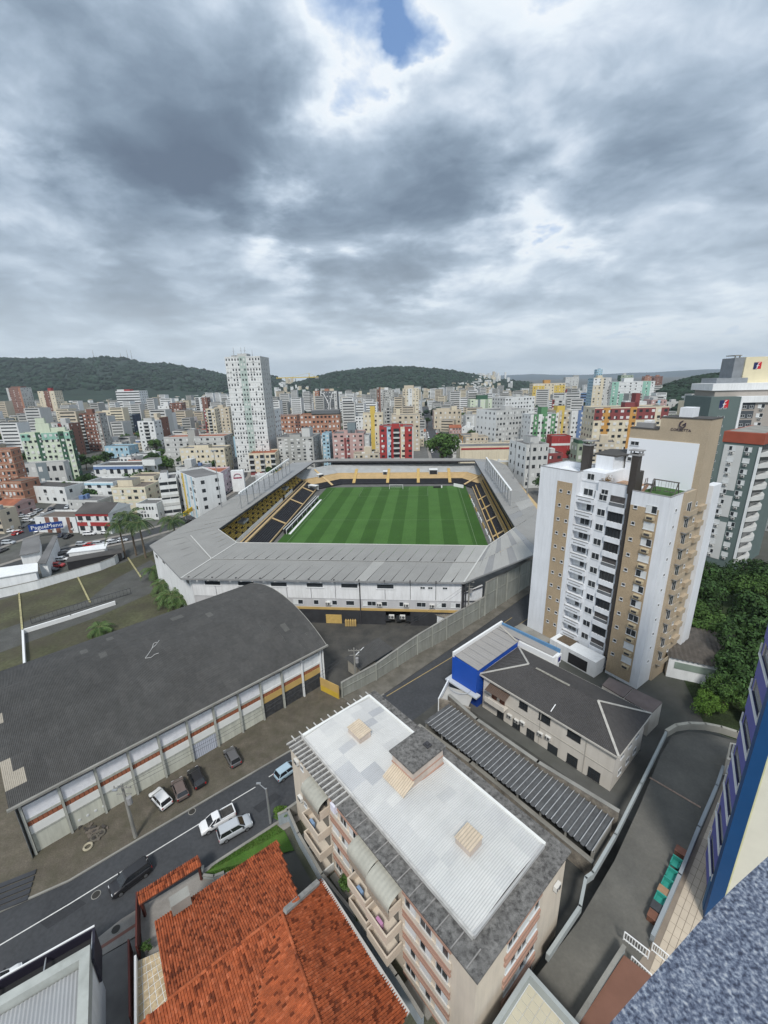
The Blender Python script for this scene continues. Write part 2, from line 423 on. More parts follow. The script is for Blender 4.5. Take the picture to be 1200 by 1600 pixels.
for i in range(len(C) - 1): line('road_marking', C[i], C[i + 1], .14, paint)
for a, b in (((362, 1252), (399, 1230)), ((420, 1214), (447, 1197)), ((470, 1180), (500, 1160)), ((520, 1146), (545, 1129))): line('road_marking', G(*a), G(*b), .14, paint)
line('road_marking', G(604, 1088), G(706, 1027), .16, ypaint); line('road_marking', G(706, 1027), G(800, 965), .16, ypaint)
line('road_marking', G(770, 1003), G(850, 950), .10, ypaint)
# verge of trampled setts and moss between hangar and road
moss = mat('mossy stone setts', (.115, .10, .08), .95, .22, .5, dirt=.55, dirtcol=(.062, .062, .038), fine=.22, bump=.5, bscale=14, dscale=.6)
dirtm = mat('bare dirt strip', (.13, .11, .085), .95, .2, .4, fine=.15, bump=.3)
HA = Vector((-12.4, 69.2)); HU = Vector((-.7338, -.6794)); HQ = Vector((-.6794, .7338))
b = MB(); base = [HA + HU * k for k in (0, 15, 30, 46, 60, 75)]
kerb = [Vector(p[:2]) for p in (RL[6], RL[5], RL[4], RL[3], RL[2], RL[0])]
for i in range(5): b.prism([tuple(base[i]), tuple(base[i + 1]), tuple(kerb[i + 1]), tuple(kerb[i])], -.2, .12)
b.obj('verge', moss, kind='structure')
kb = MB()
for i in range(5):
    kb.bar((*kerb[i], .08), (*kerb[i + 1], .08), .22, .18)
kb.obj('kerb', CONC, kind='structure')
sheet('verge', [tuple(HA + HU * 43), tuple(HA + HU * 90), tuple(HA + HU * 90 + HQ * 36), tuple(HA + HU * 46 + HQ * 36)], .05, moss)
# far-side pavement along the long wall
LWP = [G(*p) for p in ((535, 1091), (588, 1063), (652, 1023), (697, 999.5), (748, 968), (790, 940), (827, 915), (880, 878), (940, 835))]
b = MB()
for i in range(len(LWP) - 1):
    kk = [RL[6], RL[6], RL[7], RL[7], RL[8], RL[8], RL[9], RL[10]]
ka = [Vector(p[:2]) for p in (G(560, 1108), G(600, 1085), G(660, 1044), G(710, 1010), G(760, 975), G(800, 946), G(834, 922), G(872, 895), G(932, 848))]
for i in range(len(LWP) - 1):
    b.prism([tuple(LWP[i][:2]), tuple(LWP[i + 1][:2]), tuple(ka[i + 1]), tuple(ka[i])], -.19, .128)
b.obj('pavement', mat('stained pavement', (.15, .14, .12), .95, .2, .6, dirt=.5, dirtcol=(.07, .065, .05), fine=.15), kind='structure')
# near-side pavement by the orange house
pv = mat('concrete pavement', (.26, .245, .225), .9, .12, .6, dirt=.4, dirtcol=(.12, .11, .10), fine=.1)
b = MB(); pin = [Vector(p[:2]) for p in (G(100, 1560), G(150, 1500), G(215, 1462), G(330, 1385), G(440, 1300), G(480, 1275))]
pk = [Vector(p[:2]) for p in (G(20, 1572), G(100, 1509), G(190, 1437), G(318, 1359), G(425, 1289), G(445, 1276))]
for i in range(5): b.prism([tuple(pk[i]), tuple(pk[i + 1]), tuple(pin[i + 1]), tuple(pin[i])], -.2, .12)
b.obj('pavement', pv, kind='structure', label='pale concrete pavement before the orange house')
lt = mat('dark red tactile strip', (.20, .10, .08), .9, .1)
line('paving_strip', G(150, 1487), G(222, 1440), .35, lt, .128)
for (a, c) in (((30, 1430), (50, 1395)),):
    pass
# dark corrugated trench cover at far left of the verge
tm = MB()
for i in range(5):
    a = G(-20, 1392 + i * 9, .2); c = G(56 - i * 3, 1362 + i * 10, .2); tm.bar(a, c, .55, .12)
tm.obj('drain_cover', mat('dark slate cover', (.045, .048, .055), .7, .15), kind='structure', label='row of dark slabs beside the hangar corner')
# yards ------------------------------------------------------------
yard = mat('dark yard asphalt', (.060, .060, .058), .95, .25, .25, dirt=.35, dirtcol=(.11, .10, .08), fine=.12, dscale=.25)
sheet('forecourt', [G(500, 1075), G(540, 1090), G(720, 985), G(735, 950), G(430, 955), G(400, 985)], .03, yard)
grass = mat('patchy field grass', (.075, .078, .042), .95, .35, .10, dirt=.65, dirtcol=(.062, .052, .042), fine=.25, bump=.5, bscale=5, dscale=.13)
sheet('field', [G(-200, 1150), G(-200, 965), G(0, 938), G(190, 880), G(240, 860), G(330, 920), G(300, 985), G(0, 1080)], .03, grass, label='patchy grass lots behind the dark hangar')
tarm = mat('old cracked tarmac', (.085, .086, .082), .95, .2, .3, dirt=.3, dirtcol=(.05, .055, .04), fine=.15)
sheet('path', [G(115, 955), G(180, 905), G(236, 875), G(262, 900), G(215, 920), G(150, 945)], .04, tarm)
sheet('path', [G(-60, 1010), G(0, 985), G(115, 945), G(235, 905), G(240, 925), G(150, 965), G(0, 1020), G(-60, 1040)], .044, tarm)
# stadium surrounds
sheet('stadium_ground', [G(283, 950), G(720, 965), G(850, 885), G(900, 700), G(450, 700), G(225, 850)], .024, mat('stadium apron concrete', (.12, .12, .115), .95, .2, .3, fine=.1))
# city streets: strips in the survey with their cars added later
STREETS = {}
def street(key, pxs, w, name='street'):
    c = [Vector(G(*p)[:2]) for p in pxs]; STREETS[key] = (c, w)
    L = offs(c, w / 2); Rr = offs(c, -w / 2)
    strip(name, L, Rr, .05, ASPH); 
    strip('pavement', offs(c, w / 2 + 2.2), L, .12, pv); strip('pavement', Rr, offs(c, -w / 2 - 2.2), .12, pv)
street('north', [(690, 722), (682, 700), (676, 680), (672, 665), (668, 650), (664, 636)], 12)
street('north_east', [(870, 760), (842, 715), (818, 690), (800, 670), (790, 655), (782, 640)], 12)
street('west_long', [(100, 820), (190, 806), (300, 800), (345, 770), (372, 745), (378, 720), (364, 700), (360, 685)], 11)
street('west_cross', [(-60, 870), (40, 835), (100, 790), (135, 762), (170, 725), (185, 706)], 9)
street('parking_street', [(-40, 905), (60, 872), (130, 855), (215, 838), (270, 822), (330, 795)], 8)
street('far_west', [(0, 735), (120, 718), (220, 715), (340, 712)], 8)
# ================================================================== STADIUM
SV = Vector((.0993, .9951)).normalized(); SU = Vector((SV.y, -SV.x))
gold = mat('ochre painted concrete', (.47, .325, .12), .8, .12, .5, dirt=.25, dirtcol=(.25, .19, .12), fine=.08)
tan = mat('tan terrace', (.50, .37, .20), .85, .1, .4, dirt=.2, dirtcol=(.28, .22, .14))
blk = mat('black painted terrace', (.024, .025, .03), .8, .2, .4, fine=.1)
lgrey = mat('pale grey terrace', (.42, .43, .43), .85, .08, .3, dirt=.25, dirtcol=(.28, .28, .27))
turf_a = mat('mown turf dark', (.031, .088, .013), .95, .10, .12, fine=.12)
turf_b = mat('mown turf light', (.052, .128, .026), .95, .10, .12, fine=.12)
mcol = mat('galvanised steel', (.36, .37, .38), .45, .08, metal=.5)
NL, FL, FR, NR = G(420, 862), G(511, 762), G(727, 759), G(768, 866)   # turf corners at ground level
st = thing('football_pitch', 'striped green football pitch inside the stadium', 'pitch', (0, 0, 0))
b = MB(); k = 15
for i in range(k):
    t0, t1 = i / k, (i + 1) / k
    b.poly([lerp(NL, NR, t0) + Vector((0, 0, .06)), lerp(NL, NR, t1) + Vector((0, 0, .06)), lerp(FL, FR, t1) + Vector((0, 0, .06)), lerp(FL, FR, t0) + Vector((0, 0, .06))], i % 2)
b.obj('turf', [turf_a, turf_b], st)
b = MB()
def pitchpt(s, t, z=.07): return lerp(lerp(NL, NR, s), lerp(FL, FR, s), t) + Vector((0, 0, z))
def pline(a, c, w=.14):
    A, B_ = pitchpt(*a), pitchpt(*c); d = (B_ - A).normalized(); n = Vector((-d.y, d.x, 0)) * w / 2; b.poly([A + n, A - n, B_ - n, B_ + n])
for a, c in (((.05, .965), (.95, .965)), ((.05, 0), (.05, .965)), ((.95, 0), (.95, .965)), ((.27, .79), (.73, .79)), ((.27, .79), (.27, .965)), ((.73, .79), (.73, .965)), ((.40, .91), (.60, .91)), ((.40, .91), (.40, .965)), ((.60, .91), (.60, .965)), ((.05, .38), (.95, .38))): pline(a, c, .10)
b.obj('pitch_lines', mat('chalk line', (.20, .28, .17), .9), st)
g1, g2 = G(608.5, 764.5), G(629.5, 764.5)
gt = thing('goal', 'white football goal at the far end of the pitch', 'goal', g1, frame_of(g1, g2))
gw = (g2 - g1).length; W2 = mat('white metal', (.75, .76, .76), .4, .02)
for x in (0, gw):
    m = MB(); m.bar((x, 0, 0), (x, 0, 2.5), .14); m.bar((x, 0, 2.5), (x, 1.8, .1), .06); m.bar((x, 0, .05), (x, 1.8, .05), .06); m.obj('post', W2, gt)
m = MB(); m.bar((-.07, 0, 2.5), (gw + .07, 0, 2.5), .14); m.obj('crossbar', W2, gt)
m = MB()
for i in range(15): m.bar((i * gw / 14, 0, 2.5), (i * gw / 14, 1.8, .1), .03)
for i in range(5): m.bar((0, .36 * i, 2.5 - .48 * i), (gw, .36 * i, 2.5 - .48 * i), .03)
m.obj('net', mat('net cord', (.6, .62, .62), .8), gt, kind='stuff')

stadium = thing('stadium', 'large grey roofed stadium ring with ochre and black terraces round a green pitch', 'stadium', (0, 0, 0))
# --- terraces: U of straight sides with chamfered corners
inn = [G(418, 864), G(500, 765), G(535, 757.5), G(716, 756.5), G(735, 763), G(774, 868)]
inn = [Vector((p.x, p.y)) for p in inn]
inn[0] = inn[0] + (inn[0] - inn[1]).normalized() * 6; inn[-1] = inn[-1] + (inn[-1] - inn[-2]).normalized() * 6
def ring(off):
    ed = []
    for i in range(len(inn) - 1):
        d = (inn[i + 1] - inn[i]).normalized(); n = Vector((-d.y, d.x)); ed.append((inn[i] + n * off, d))
    out = [ed[0][0]]
    for i in range(1, len(ed)):
        (p, d), (q, e) = ed[i - 1], ed[i]; den = d.x * e.y - d.y * e.x; t = ((q.x - p.x) * e.y - (q.y - p.y) * e.x) / den; out.append(p + d * t)
    out.append(ed[-1][0] + ed[-1][1] * (inn[-1] - inn[-2]).length); return out
def stand(name, segs, prof, mats, label=None):
    """prof: list of (offset, z, material) steps outward and upward"""
    b = MB(); R0 = [ring(p[0]) for p in prof]
    for k in range(len(prof) - 1):
        for s in segs:
            a, c = R0[k][s], R0[k][s + 1]; e, f = R0[k + 1][s], R0[k + 1][s + 1]; z = prof[k][1]; z2 = prof[k + 1][1]
            b.poly([(*a, z), (*c, z), (*f, z), (*e, z)], prof[k][2])          # tread
            b.poly([(*e, z), (*f, z), (*f, z2), (*e, z2)], prof[k + 1][3] if len(prof[k + 1]) > 3 else prof[k][2])   # riser
    return b.obj(name, mats, stadium, label=label)
def steps(o0, z0, o1, z1, n, mi): return [(o0 + (o1 - o0) * i / n, z0 + (z1 - z0) * i / n, mi) for i in range(n)]
TM = [blk, tan, lgrey, gold]
back = [(0, 0, 0), (.3, .9, 0)] + steps(1.0, 1.0, 4.0, 2.3, 5, 0) + steps(4.1, 2.5, 10, 4.3, 7, 1) + steps(10.2, 4.7, 18, 7.6, 10, 2) + [(18.2, 7.8, 2), (20, 7.8, 2)]
stand('back_terrace', (1, 2, 3), back, TM)
west = [(0, 0, 0), (1.2, .8, 0)] + steps(1.6, 1.0, 7.0, 3.4, 8, 0) + [(7.2, 3.7, 1), (7.8, 3.7, 1), (8.1, 3.7, 0), (8.7, 3.9, 1), (9.5, 3.9, 0)] + steps(10.3, 4.6, 22, 10.2, 17, 3) + [(22, 10.2, 3), (23, 10.2, 3)]
stand('west_terrace', (0,), west, TM)
east = [(0, 0, 0), (1.0, .6, 0)] + steps(1.2, .8, 4.8, 3.0, 6, 0) + [(5.0, 3.3, 1)] + [(5.2 + i * 1.1 + j * .75, 3.5 + i * .95 + j * .45, 3 if j == 0 else 0) for i in range(5) for j in (0, 1)] + [(11, 8.4, 1), (20, 8.5, 1)]
stand('east_terrace', (4,), east, TM)
# aisles and rails over the terraces
def ringpt(seg, t, off, z):
    d = (inn[seg + 1] - inn[seg]).normalized(); p = inn[seg].lerp(inn[seg + 1], t) + Vector((-d.y, d.x)) * off; return Vector((p.x, p.y, z))
def aisle(seg, t, prof_pts, w=1.2, m=gold):
    b = MB()
    for (o0, z0), (o1, z1) in zip(prof_pts[:-1], prof_pts[1:]): b.bar(ringpt(seg, t, o0, z0 + .12), ringpt(seg, t, o1, z1 + .12), w, .25)
    return b.obj('aisle', m, stadium)
for t in (.10, .395, .66, .93): aisle(2, t, [(0, .9), (1.5, 1.3), (4.1, 2.5), (10, 4.4), (14, 6.0)], 1.6)
aisle(1, .55, [(0, .9), (4.1, 2.5), (10, 4.4), (17, 7.3)], 1.3, tan); aisle(3, .5, [(0, .9), (4.1, 2.5), (10, 4.4), (17, 7.3)], 1.3, tan)
for t in (.36, .66, .9): aisle(0, t, [(1.6, 1.1), (7, 3.5)], 1.0, tan)
for t in (.27, .43, .6, .78, .93): aisle(4, t, [(1.2, .8), (4.9, 3.1)], .9, tan)
def rail_wall(seg, t0, t1, off, z, h, m, w=.25, name='parapet'):
    b = MB(); b.bar(ringpt(seg, t0, off, z + h / 2), ringpt(seg, t1, off, z + h / 2), w, h); return b.obj(name, m, stadium)
for (s, o, z) in ((0, 7.1, 3.4), (4, 5.0, 3.1), (0, 1.3, .7), (4, 1.1, .5)): rail_wall(s, .0, .97, o, z, .55, tan, .35)
rail_wall(4, .0, .97, 2.6, 1.4, .6, gold, .4)
rail_wall(0, .0, .62, 9.7, 3.9, 1.4, WHITE, .2, 'white_banner'); rail_wall(0, .66, .80, 9.7, 3.9, 1.4, WHITE, .2, 'white_banner')
# seats on the west stand: ochre seats in groups with black ones between
sg = mat('ochre plastic seat', (.50, .36, .09), .6, .1, 1, island=.15); sb = mat('black plastic seat', (.02, .02, .022), .6)
b = MB(); r = random.Random(3); A0 = ring(0)
L = (inn[1] - inn[0]).length; n = int(L / .95)
for row in range(17):
    o = 10.35 + row * 11.7 / 17; z = 4.6 + 5.6 * row / 17
    ra = ring(o + .3)
    p0, p1 = ra[0], ra[1]; d = (p1 - p0).normalized(); nrm = Vector((-d.y, d.x)); T0 = Matrix.Identity(4)
    T0[0][0], T0[1][0], T0[0][1], T0[1][1] = d.x, d.y, nrm.x, nrm.y
    for i in range(int((p1 - p0).length / .95) - 2):
        if i % 13 == 12: continue
        p = p0 + d * (i * .95 + .5); mi = 1 if ((i // 2 + row // 2 * 1) % 3 == 0 and row % 2 == 0 and row < 17) else 0
        T0[0][3], T0[1][3], T0[2][3] = p.x, p.y, z
        b.box(-.42, .42, -.22, .22, .25, .35, mi, T=T0); b.box(-.42, .42, .18, .26, .35, .78, mi, T=T0)
b.obj('seats', [sg, sb], stadium, kind='stuff', label='ochre and black seats in rows on the left stand')
# scoreboard-like vomitories
for (seg, t, o, z, w, h, ww) in ((2, .385, 8.5, 3.4, 2.6, 2.2, 3.2), (1, .62, 9.5, 4.0, 3.6, 1.8, 3), (2, .83, 8.5, 3.0, 4.8, 3.4, 4.4)):
    p = ringpt(seg, t, o, z); q = ringpt(seg, t + .02, o, z); a = frame_of(p, q); b = MB()
    b.box(-w, 0, 0, ww, 0, h, 0, 1); b.box(-w + .3, -.3, -.06, -.01, .1, h - .3, 2); b.obj('stair_mouth', [blk if o < 7.4 else lgrey, WHITE, DARK], stadium, (p.x, p.y, z), a)
for (t, o) in ((.22, 13.5), (.77, 12.5)):
    p = ringpt(0, t, o, 6.2 if o > 13 else 5.8); q = ringpt(0, t + .02, o, 7); b = MB()
    b.box(-2.6, 2.6, -1.2, 1.2, 0, .9, 0); b.box(-2.2, 2.2, -.9, .9, .905, .93, 1); b.obj('stair_mouth', [lgrey, mat('grey opening', (.2, .2, .2))], stadium, p, frame_of(p, q))
# --- roof: long sheets over steel frames
rg = mat('weathered grey roof sheet', (.275, .272, .26), .65, .07, .15, dirt=.15, dirtcol=(.22, .215, .2), streak=False, metal=.15)
rg2 = mat('bluish grey roof sheet', (.26, .268, .275), .6, .07, .15, metal=.15); rl = mat('pale new roof sheet', (.345, .342, .325), .6, .06, .2, metal=.1)
rd = mat('dull grey roof sheet', (.25, .252, .252), .65, .07, .2, metal=.1)
ZI, ZO, ZF = 12.8, 12.0, 10.4
def rp(p, z): return G(p[0], p[1], z)
# each bay: inner edge a->b, outer edge d->c
def roof_bay(I0, I1, O1, O0, n, pick, split=.5):
    for i in range(n):
        a, c = lerp(I0, I1, i / n), lerp(I0, I1, (i + 1) / n); d, e = lerp(O0, O1, i / n), lerp(O0, O1, (i + 1) / n)
        for h, (s0, s1) in enumerate(((0, split), (split, 1))):
            q = [lerp(a, d, s0), lerp(c, e, s0), lerp(c, e, s1), lerp(a, d, s1)]
            if h == 0: q = [x + Vector((0, 0, .03)) for x in q]
            b = MB(); dirn = ((d - a) + (e - c))
            rib_sheet(b, q, dirn, .75, .03, 0, 'trap', 4)
            if b.f: b.obj('roof_sheet', pick(i, h), stadium)
nI0, nI1 = rp((370, 848), ZI), rp((762, 853), ZI); nO0, nO1 = rp((283, 903.5), ZO), rp((725, 910), ZO)
rnd = random.Random(11)
roof_bay(nI0, nI1, nO1, nO0, 24, lambda i, h: (rl if (i >= 22) or (i == 15 and h) else rg) if True else rd)
wO = rp((234, 852), ZO); wI = rp((341, 827), ZI)
roof_bay(wI, nI0, nO0, wO, 5, lambda i, h: rg)
# east corner
eI, eO = rp((805, 824), ZI), rp((845, 862), ZO)
roof_bay(nI1, eI, eO, nO1, 9, lambda i, h: (rl if (i + h) % 3 else rd) if i < 8 else rg2)
# west side to the far corner
wI2, wO2 = rp((489, 722.5), ZF), rp((457, 723), ZF - .3)
roof_bay(wI2, wI, wO, wO2, 22, lambda i, h: rg if i > 12 else rg2)
# east side
eI2 = rp((742, 719.5), ZF); eO2 = rp((792, 727), ZF); eOa = rp((842, 800), ZO - .3)
roof_bay(eI, eI2, eO2, eOa, 20, lambda i, h: (rg if h else rg2) if i > 6 else ((rl if i in (2, 3) and h else rg) if rnd.random() < .9 else rd), .45)
b = MB(); b.poly([eI, eO, eOa]); b.obj('roof_infill', rg, stadium)
# far side: narrow roof
bI0 = rp((513, 720.5), ZF); bI1 = rp((716, 720), ZF); bd = (bI1 - bI0).normalized(); bn = Vector((-bd.y, bd.x, 0))
bO0, bO1 = bI0 + bn * 8 + Vector((0, 0, .1)), bI1 + bn * 8 + Vector((0, 0, .1))
roof_bay(bI0, bI1, bO1, bO0, 16, lambda i, h: rg)
roof_bay(wI2, bI0, bO0, wO2, 4, lambda i, h: rg2 if False else rg); roof_bay(bI1, eI2, rp((770, 718), ZF), bO1, 3, lambda i, h: rg)
b = MB(); b.poly([eI2, eO2, rp((770, 718), ZF)]); b.obj('roof_infill', rg, stadium)
# eave fascias and pale ridge strips
def edge(a, c, w, h, m, name='eave', dz=0): 
    b = MB(); b.bar(Vector(a) + Vector((0, 0, dz)), Vector(c) + Vector((0, 0, dz)), w, h); b.obj(name, m, stadium)
dkm = mat('dark steel', (.05, .05, .055), .6)
for a, c in ((nO0, nO1), (nO1, eO), (wO, nO0), (wO, wO2)): edge(a, c, .25, .35, rd, dz=-.2)
for a, c in ((nI0, nI1), (nI1, eI), (wI, nI0)): edge(a, c, .2, .3, mat('pale flashing', (.5, .5, .48), .6, .05), 'flashing', -.02)
for a, c in ((wI, wI2), (eI, eI2), (bI0, bI1), (wI2, bI0), (bI1, eI2)): edge(a, c, .3, .7, dkm, 'eave', -.35)
fl = mat('pale flashing', (.5, .5, .48))
for a, c in ((nI0, nO0), (nI1, nO1)): edge(a + Vector((0, 0, .14)), c + Vector((0, 0, .1)), .35, .06, fl, 'flashing')
edge(lerp(nI0, nO0, .5) + Vector((0, 0, .15)), lerp(nI1, nO1, .5) + Vector((0, 0, .15)), .22, .06, mat('dull flashing', (.34, .34, .33), .7), 'flashing')
edge(lerp(nI0, nO0, .5) + Vector((0, 0, .15)), lerp(wI, wO, .42) + Vector((0, 0, .15)), .25, .06, fl, 'flashing')
# steel frames under the near roof eave, and the back wall and columns of far side
b = MB()
for i in range(17):
    t = i / 16; b.bar(lerp(bI0, bI1, t) - Vector((0, 0, .5)) + bn * 7, (lerp(bI0, bI1, t) + bn * 7)[:2] + (7.0,), .3)
    if i < 16: b.bar(lerp(bI0, bI1, t) - Vector((0, 0, 1.1)), lerp(bI0, bI1, t + 1 / 16) - Vector((0, 0, .5)), .15)
b.obj('roof_frame', dkm, stadium)
b = MB(); q0, q1 = bI0 + bn * 9.5, bI1 + bn * 9.5
b.bar((q0.x, q0.y, 5.0), (q1.x, q1.y, 5.0), .4, 10)
b.obj('back_wall', mat('dark back wall', (.10, .105, .11), .9, .15), stadium)
# light gantries: rows of posts with a white rail on top
def gantry(f0, f1, h, n, label):
    g = thing('light_gantry', label, 'gantry', f0, frame_of(f0, f1)); Lg = (Vector(f1[:2]) - Vector(f0[:2])).length
    dz = f1[2] - f0[2]
    for i in range(n):
        x = Lg * i / (n - 1); m = MB(); m.bar((x, 0, dz * i / (n - 1) - .3), (x, 0, h), .28); m.bar((x, 0, h * .5), (x, 1.4, 0), .12); m.obj('post', mcol, g)
    m = MB(); m.box(-.3, Lg + .3, -.25, .35, h, h + .45); m.obj('rail', W2, g)
    m = MB()
    for i in range(n * 2): 
        x = Lg * (i + .5) / (n * 2); m.box(x - .35, x + .35, -.5, -.26, h - .35, h + .3)
    m.obj('floodlights', mat('floodlight', (.55, .57, .6), .3), g)
gantry(rp((377, 793), 12.6), rp((453, 738), 11.0), 5.2, 11, 'row of thin steel posts with a white top rail on the left roof')
gantry(rp((797, 789), 12.6), rp((759, 737), 11), 5.2, 13, 'row of close steel posts with a white top rail on the right roof')
# near facade ------------------------------------------------------
fa = Vector((-47.0, 94.3)); fb = Vector((17.3, 87.9))
ff = fa + (fb - fa).normalized() * 0; FR_ = frame_of(fa, fb); FLn = (fb - fa).length
fac = thing('stadium_facade', 'white two-storey stadium front with ochre stripe over a black ground floor', 'facade', (fa.x, fa.y, 0), FR_)
fw = mat('stained white render', (.72, .73, .74), .8, .06, .25, dirt=.35, dirtcol=(.42, .42, .41), streak=True, dscale=.6)
fg = mat('pale grey render', (.48, .48, .49), .8, .06, .25, dirt=.25, dirtcol=(.33, .33, .33), streak=True)
bays = 11; bw = FLn / bays
for i in range(bays):
    m = MB(); m.box(i * bw + .06, (i + 1) * bw - .06, 0, .5, 6.7, 11.35); m.obj('wall_panel', fw, fac)
    m = MB(); m.box(i * bw, (i + 1) * bw, .12, .55, 4.35, 6.7); m.obj('lower_wall', fg, fac)
    if i not in (8,):
        m = MB(); m.box(i * bw, (i + 1) * bw, .05, .6, 0, 3.75); m.obj('ground_floor_wall', mat('black wall', (.035, .036, .04), .8, .2), fac)
    m = MB(); m.box(i * bw, (i + 1) * bw, -.02, .6, 3.75, 4.35); m.obj('ochre_band', gold, fac)
    m = MB(); m.bar((i * bw, .2, 11.2), (i * bw, -1.1, 12.1), .3, .5); m.obj('bracket', dkm, fac)
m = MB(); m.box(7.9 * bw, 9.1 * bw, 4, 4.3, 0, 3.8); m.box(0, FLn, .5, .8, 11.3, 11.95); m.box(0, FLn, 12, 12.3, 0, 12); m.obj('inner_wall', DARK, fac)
slot = MB(); slot.box(0, 4.0, -.03, .2, 0, 1.15, 0); slot.box(.1, 3.9, -.06, -.03, .1, 1.05, 1); slot.box(-.15, 4.15, -.15, .2, -.16, 0, 2); slm = slot.mesh('slot_window', [FRAME, GLASS, fw])
for px in (333, 385, 436, 492, 546, 602):
    s, z = on_plane(fa, fb - fa, px, 917); inst('slot_window', slm, fac, (s - 2.0, 0, 9.6))
for px in (660, 672, 695): s, z = on_plane(fa, fb - fa, px, 919); window(fac, s - .5, 9.7, 1.1, .6)
for px, w in ((466, 2.4), (494, 1.2), (519, 2.4), (547, 2), (574, 2.2), (584, 1), (600, 1.5), (627, 1.0), (655, 1.2), (662, 1), (690, 2.2), (712, 2.2)):
    s, z = on_plane(fa, fb - fa, px, 942); window(fac, s - w / 2, 5.0, w, 1.2, .1, style='half' if w > 2 else 'plain')
for px in (593, 635, 675, 513): s, z = on_plane(fa, fb - fa, px, 944); ac_unit(fac, s, .1, 5.1, sc=1.4)
for px in (612, 629): s, z = on_plane(fa, fb - fa, px, 962); ac_unit(fac, s, .05, 2.0, sc=1.5)
for px in (606, 623, 638, 650): s, z = on_plane(fa, fb - fa, px, 964); window(fac, s - .6, 1.2, 1.2, 1.4, .05, style='barred')
s, _ = on_plane(fa, fb - fa, 522, 970); m = MB(); m.box(s - 1.9, s + 1.9, -.1, .06, .1, 2.4); m.obj('gate', mat('ochre gate', (.52, .36, .12), .7, .1, 2, dirt=.2, dirtcol=(.3, .2, .1)), fac)
s, _ = on_plane(fa, fb - fa, 563, 940); m = MB(); m.tube([(s, -.12, 0), (s, -.12, 11.6)], .13); m.obj('drain_pipe', dkm, fac)
for px in (722, 727): s, _ = on_plane(fa, fb - fa, px, 940); m = MB(); m.tube([(s, -.15, 1.5), (s, -.15, 11.6)], .16); m.obj('drain_pipe', dkm, fac)
# ochre bollards
for i in range(5):
    p = G(541 + i * 3.6, 978); o = thing('turnstile_post', ['leftmost', 'second from left', 'middle', 'second from right', 'rightmost'][i] + ' of five ochre pointed posts by the black stadium wall', 'post', (p.x, p.y, 0), FR_, 'ochre posts before the stadium')
    m = MB(); m.box(-.22, .22, -.2, .2, 0, 1.5, 0); m.obj('shaft', gold, o); m = MB(); m.v += [(-.22, -.2, 1.5), (.22, -.2, 1.5), (.22, .2, 1.5), (-.22, .2, 1.5), (0, 0, 1.95)]; m.f += [(0, 1, 4), (1, 2, 4), (2, 3, 4), (3, 0, 4)]; m.mi += [0] * 4; m.obj('cap', gold, o)
ca_ = Vector((17.5, 88.1)); cb2 = G(753, 962)
cw2 = thing('corner_wall', 'white corner wall between the stadium front and the tall grey street wall', 'wall', (ca_.x, ca_.y, 0), frame_of(ca_, cb2)); CL_ = (Vector(cb2[:2]) - ca_).length
for i in range(3): m = MB(); m.box(CL_ * i / 3 + .04, CL_ * (i + 1) / 3 - .04, .2, .5, 0, 8.3); m.obj('wall_panel', fw, cw2)
m = MB(); m.bar((0, 0, 8.5), (CL_, 0, 8.0), .2); m.bar((.5, 0, 0), (.5, 0, 11.5), .2); m.bar((.6, 0, 6.5), (CL_ * .8, 0, 4.5), .15); m.obj('steel_frame', dkm, cw2)
# west corner facade (white, steep windows)
wa = Vector((wO.x + .8, wO.y - .3)); wf = thing('stadium_side_wall', 'white slanting side wall of the stadium behind the palms', 'wall', (wa.x, wa.y, 0), frame_of(wa, fa)); WL = (fa - wa).length
for i in range(5):
    m = MB(); m.box(WL * i / 5 + .05, WL * (i + 1) / 5 - .05, 0, .4, 0, 11.4); m.obj('wall_panel', fw, wf)
    window(wf, WL * (i + .5) / 5 - 1, 8.9, 2, 1.2)
m = MB(); m.box(0, WL, .4, .6, 11.3, 11.8); m.obj('wall_top', DARK, wf)
# outer walls hidden sides
m = MB(); m.bar((wO.x + .7, wO.y + .5, 5.0), (wO2.x + 1, wO2.y, 5.0), .4, 9.8); m.bar((eOa.x - 1, eOa.y, 5.2), (eO2.x - 1, eO2.y, 5.2), .4, 9.8); m.obj('outer_wall', fg, stadium)
# concrete arch bays under the west roof seen over the street
# dugouts and boards beside pitch
def board(name, label, cat, a, c, h, m_, w=.3, z=.1):
    t = thing(name, label, cat, (a.x, a.y, 0), frame_of(a, c)); L_ = (c - a).length
    b = MB(); b.box(0, L_, -w / 2, w / 2, z, h); b.obj('panel', m_, t)
    b = MB()
    for i in range(int(L_ / 3) + 1): b.bar((i * 3, w / 2, 0), (i * 3, w / 2 + .5, h * .9), .08)
    b.obj('brace', mcol, t); return t
board('advert_board', 'white hoarding by the far right corner of the pitch', 'hoarding', G(709, 760), G(724, 763), 1.8, W2)
dg = thing('dugout', 'long white-railed dugout along the left touchline', 'dugout', G(448, 835), frame_of(G(448, 835), G(498, 781)))
Ld = (G(498, 781) - G(448, 835)).length
for i in range(7):
    m = MB(); m.box(Ld * i / 7 + .2, Ld * (i + 1) / 7 - .2, 1.0, 1.2, .3, 1.6, 0); m.box(Ld * i / 7 + .2, Ld * (i + 1) / 7 - .2, .2, 1.0, .4, .6, 0); m.obj('bench', sb, dg)
m = MB(); m.bar((0, 0, 1.9), (Ld, 0, 1.9), .3); m.bar((0, 1.2, 2.0), (Ld, 1.2, 2.0), .2); m.box(0, Ld, -1.6, -.7, .07, .2)
for i in range(8): m.bar((Ld * i / 7, 0, 0), (Ld * i / 7, 0, 1.9), .15)
m.obj('frame', W2, dg)
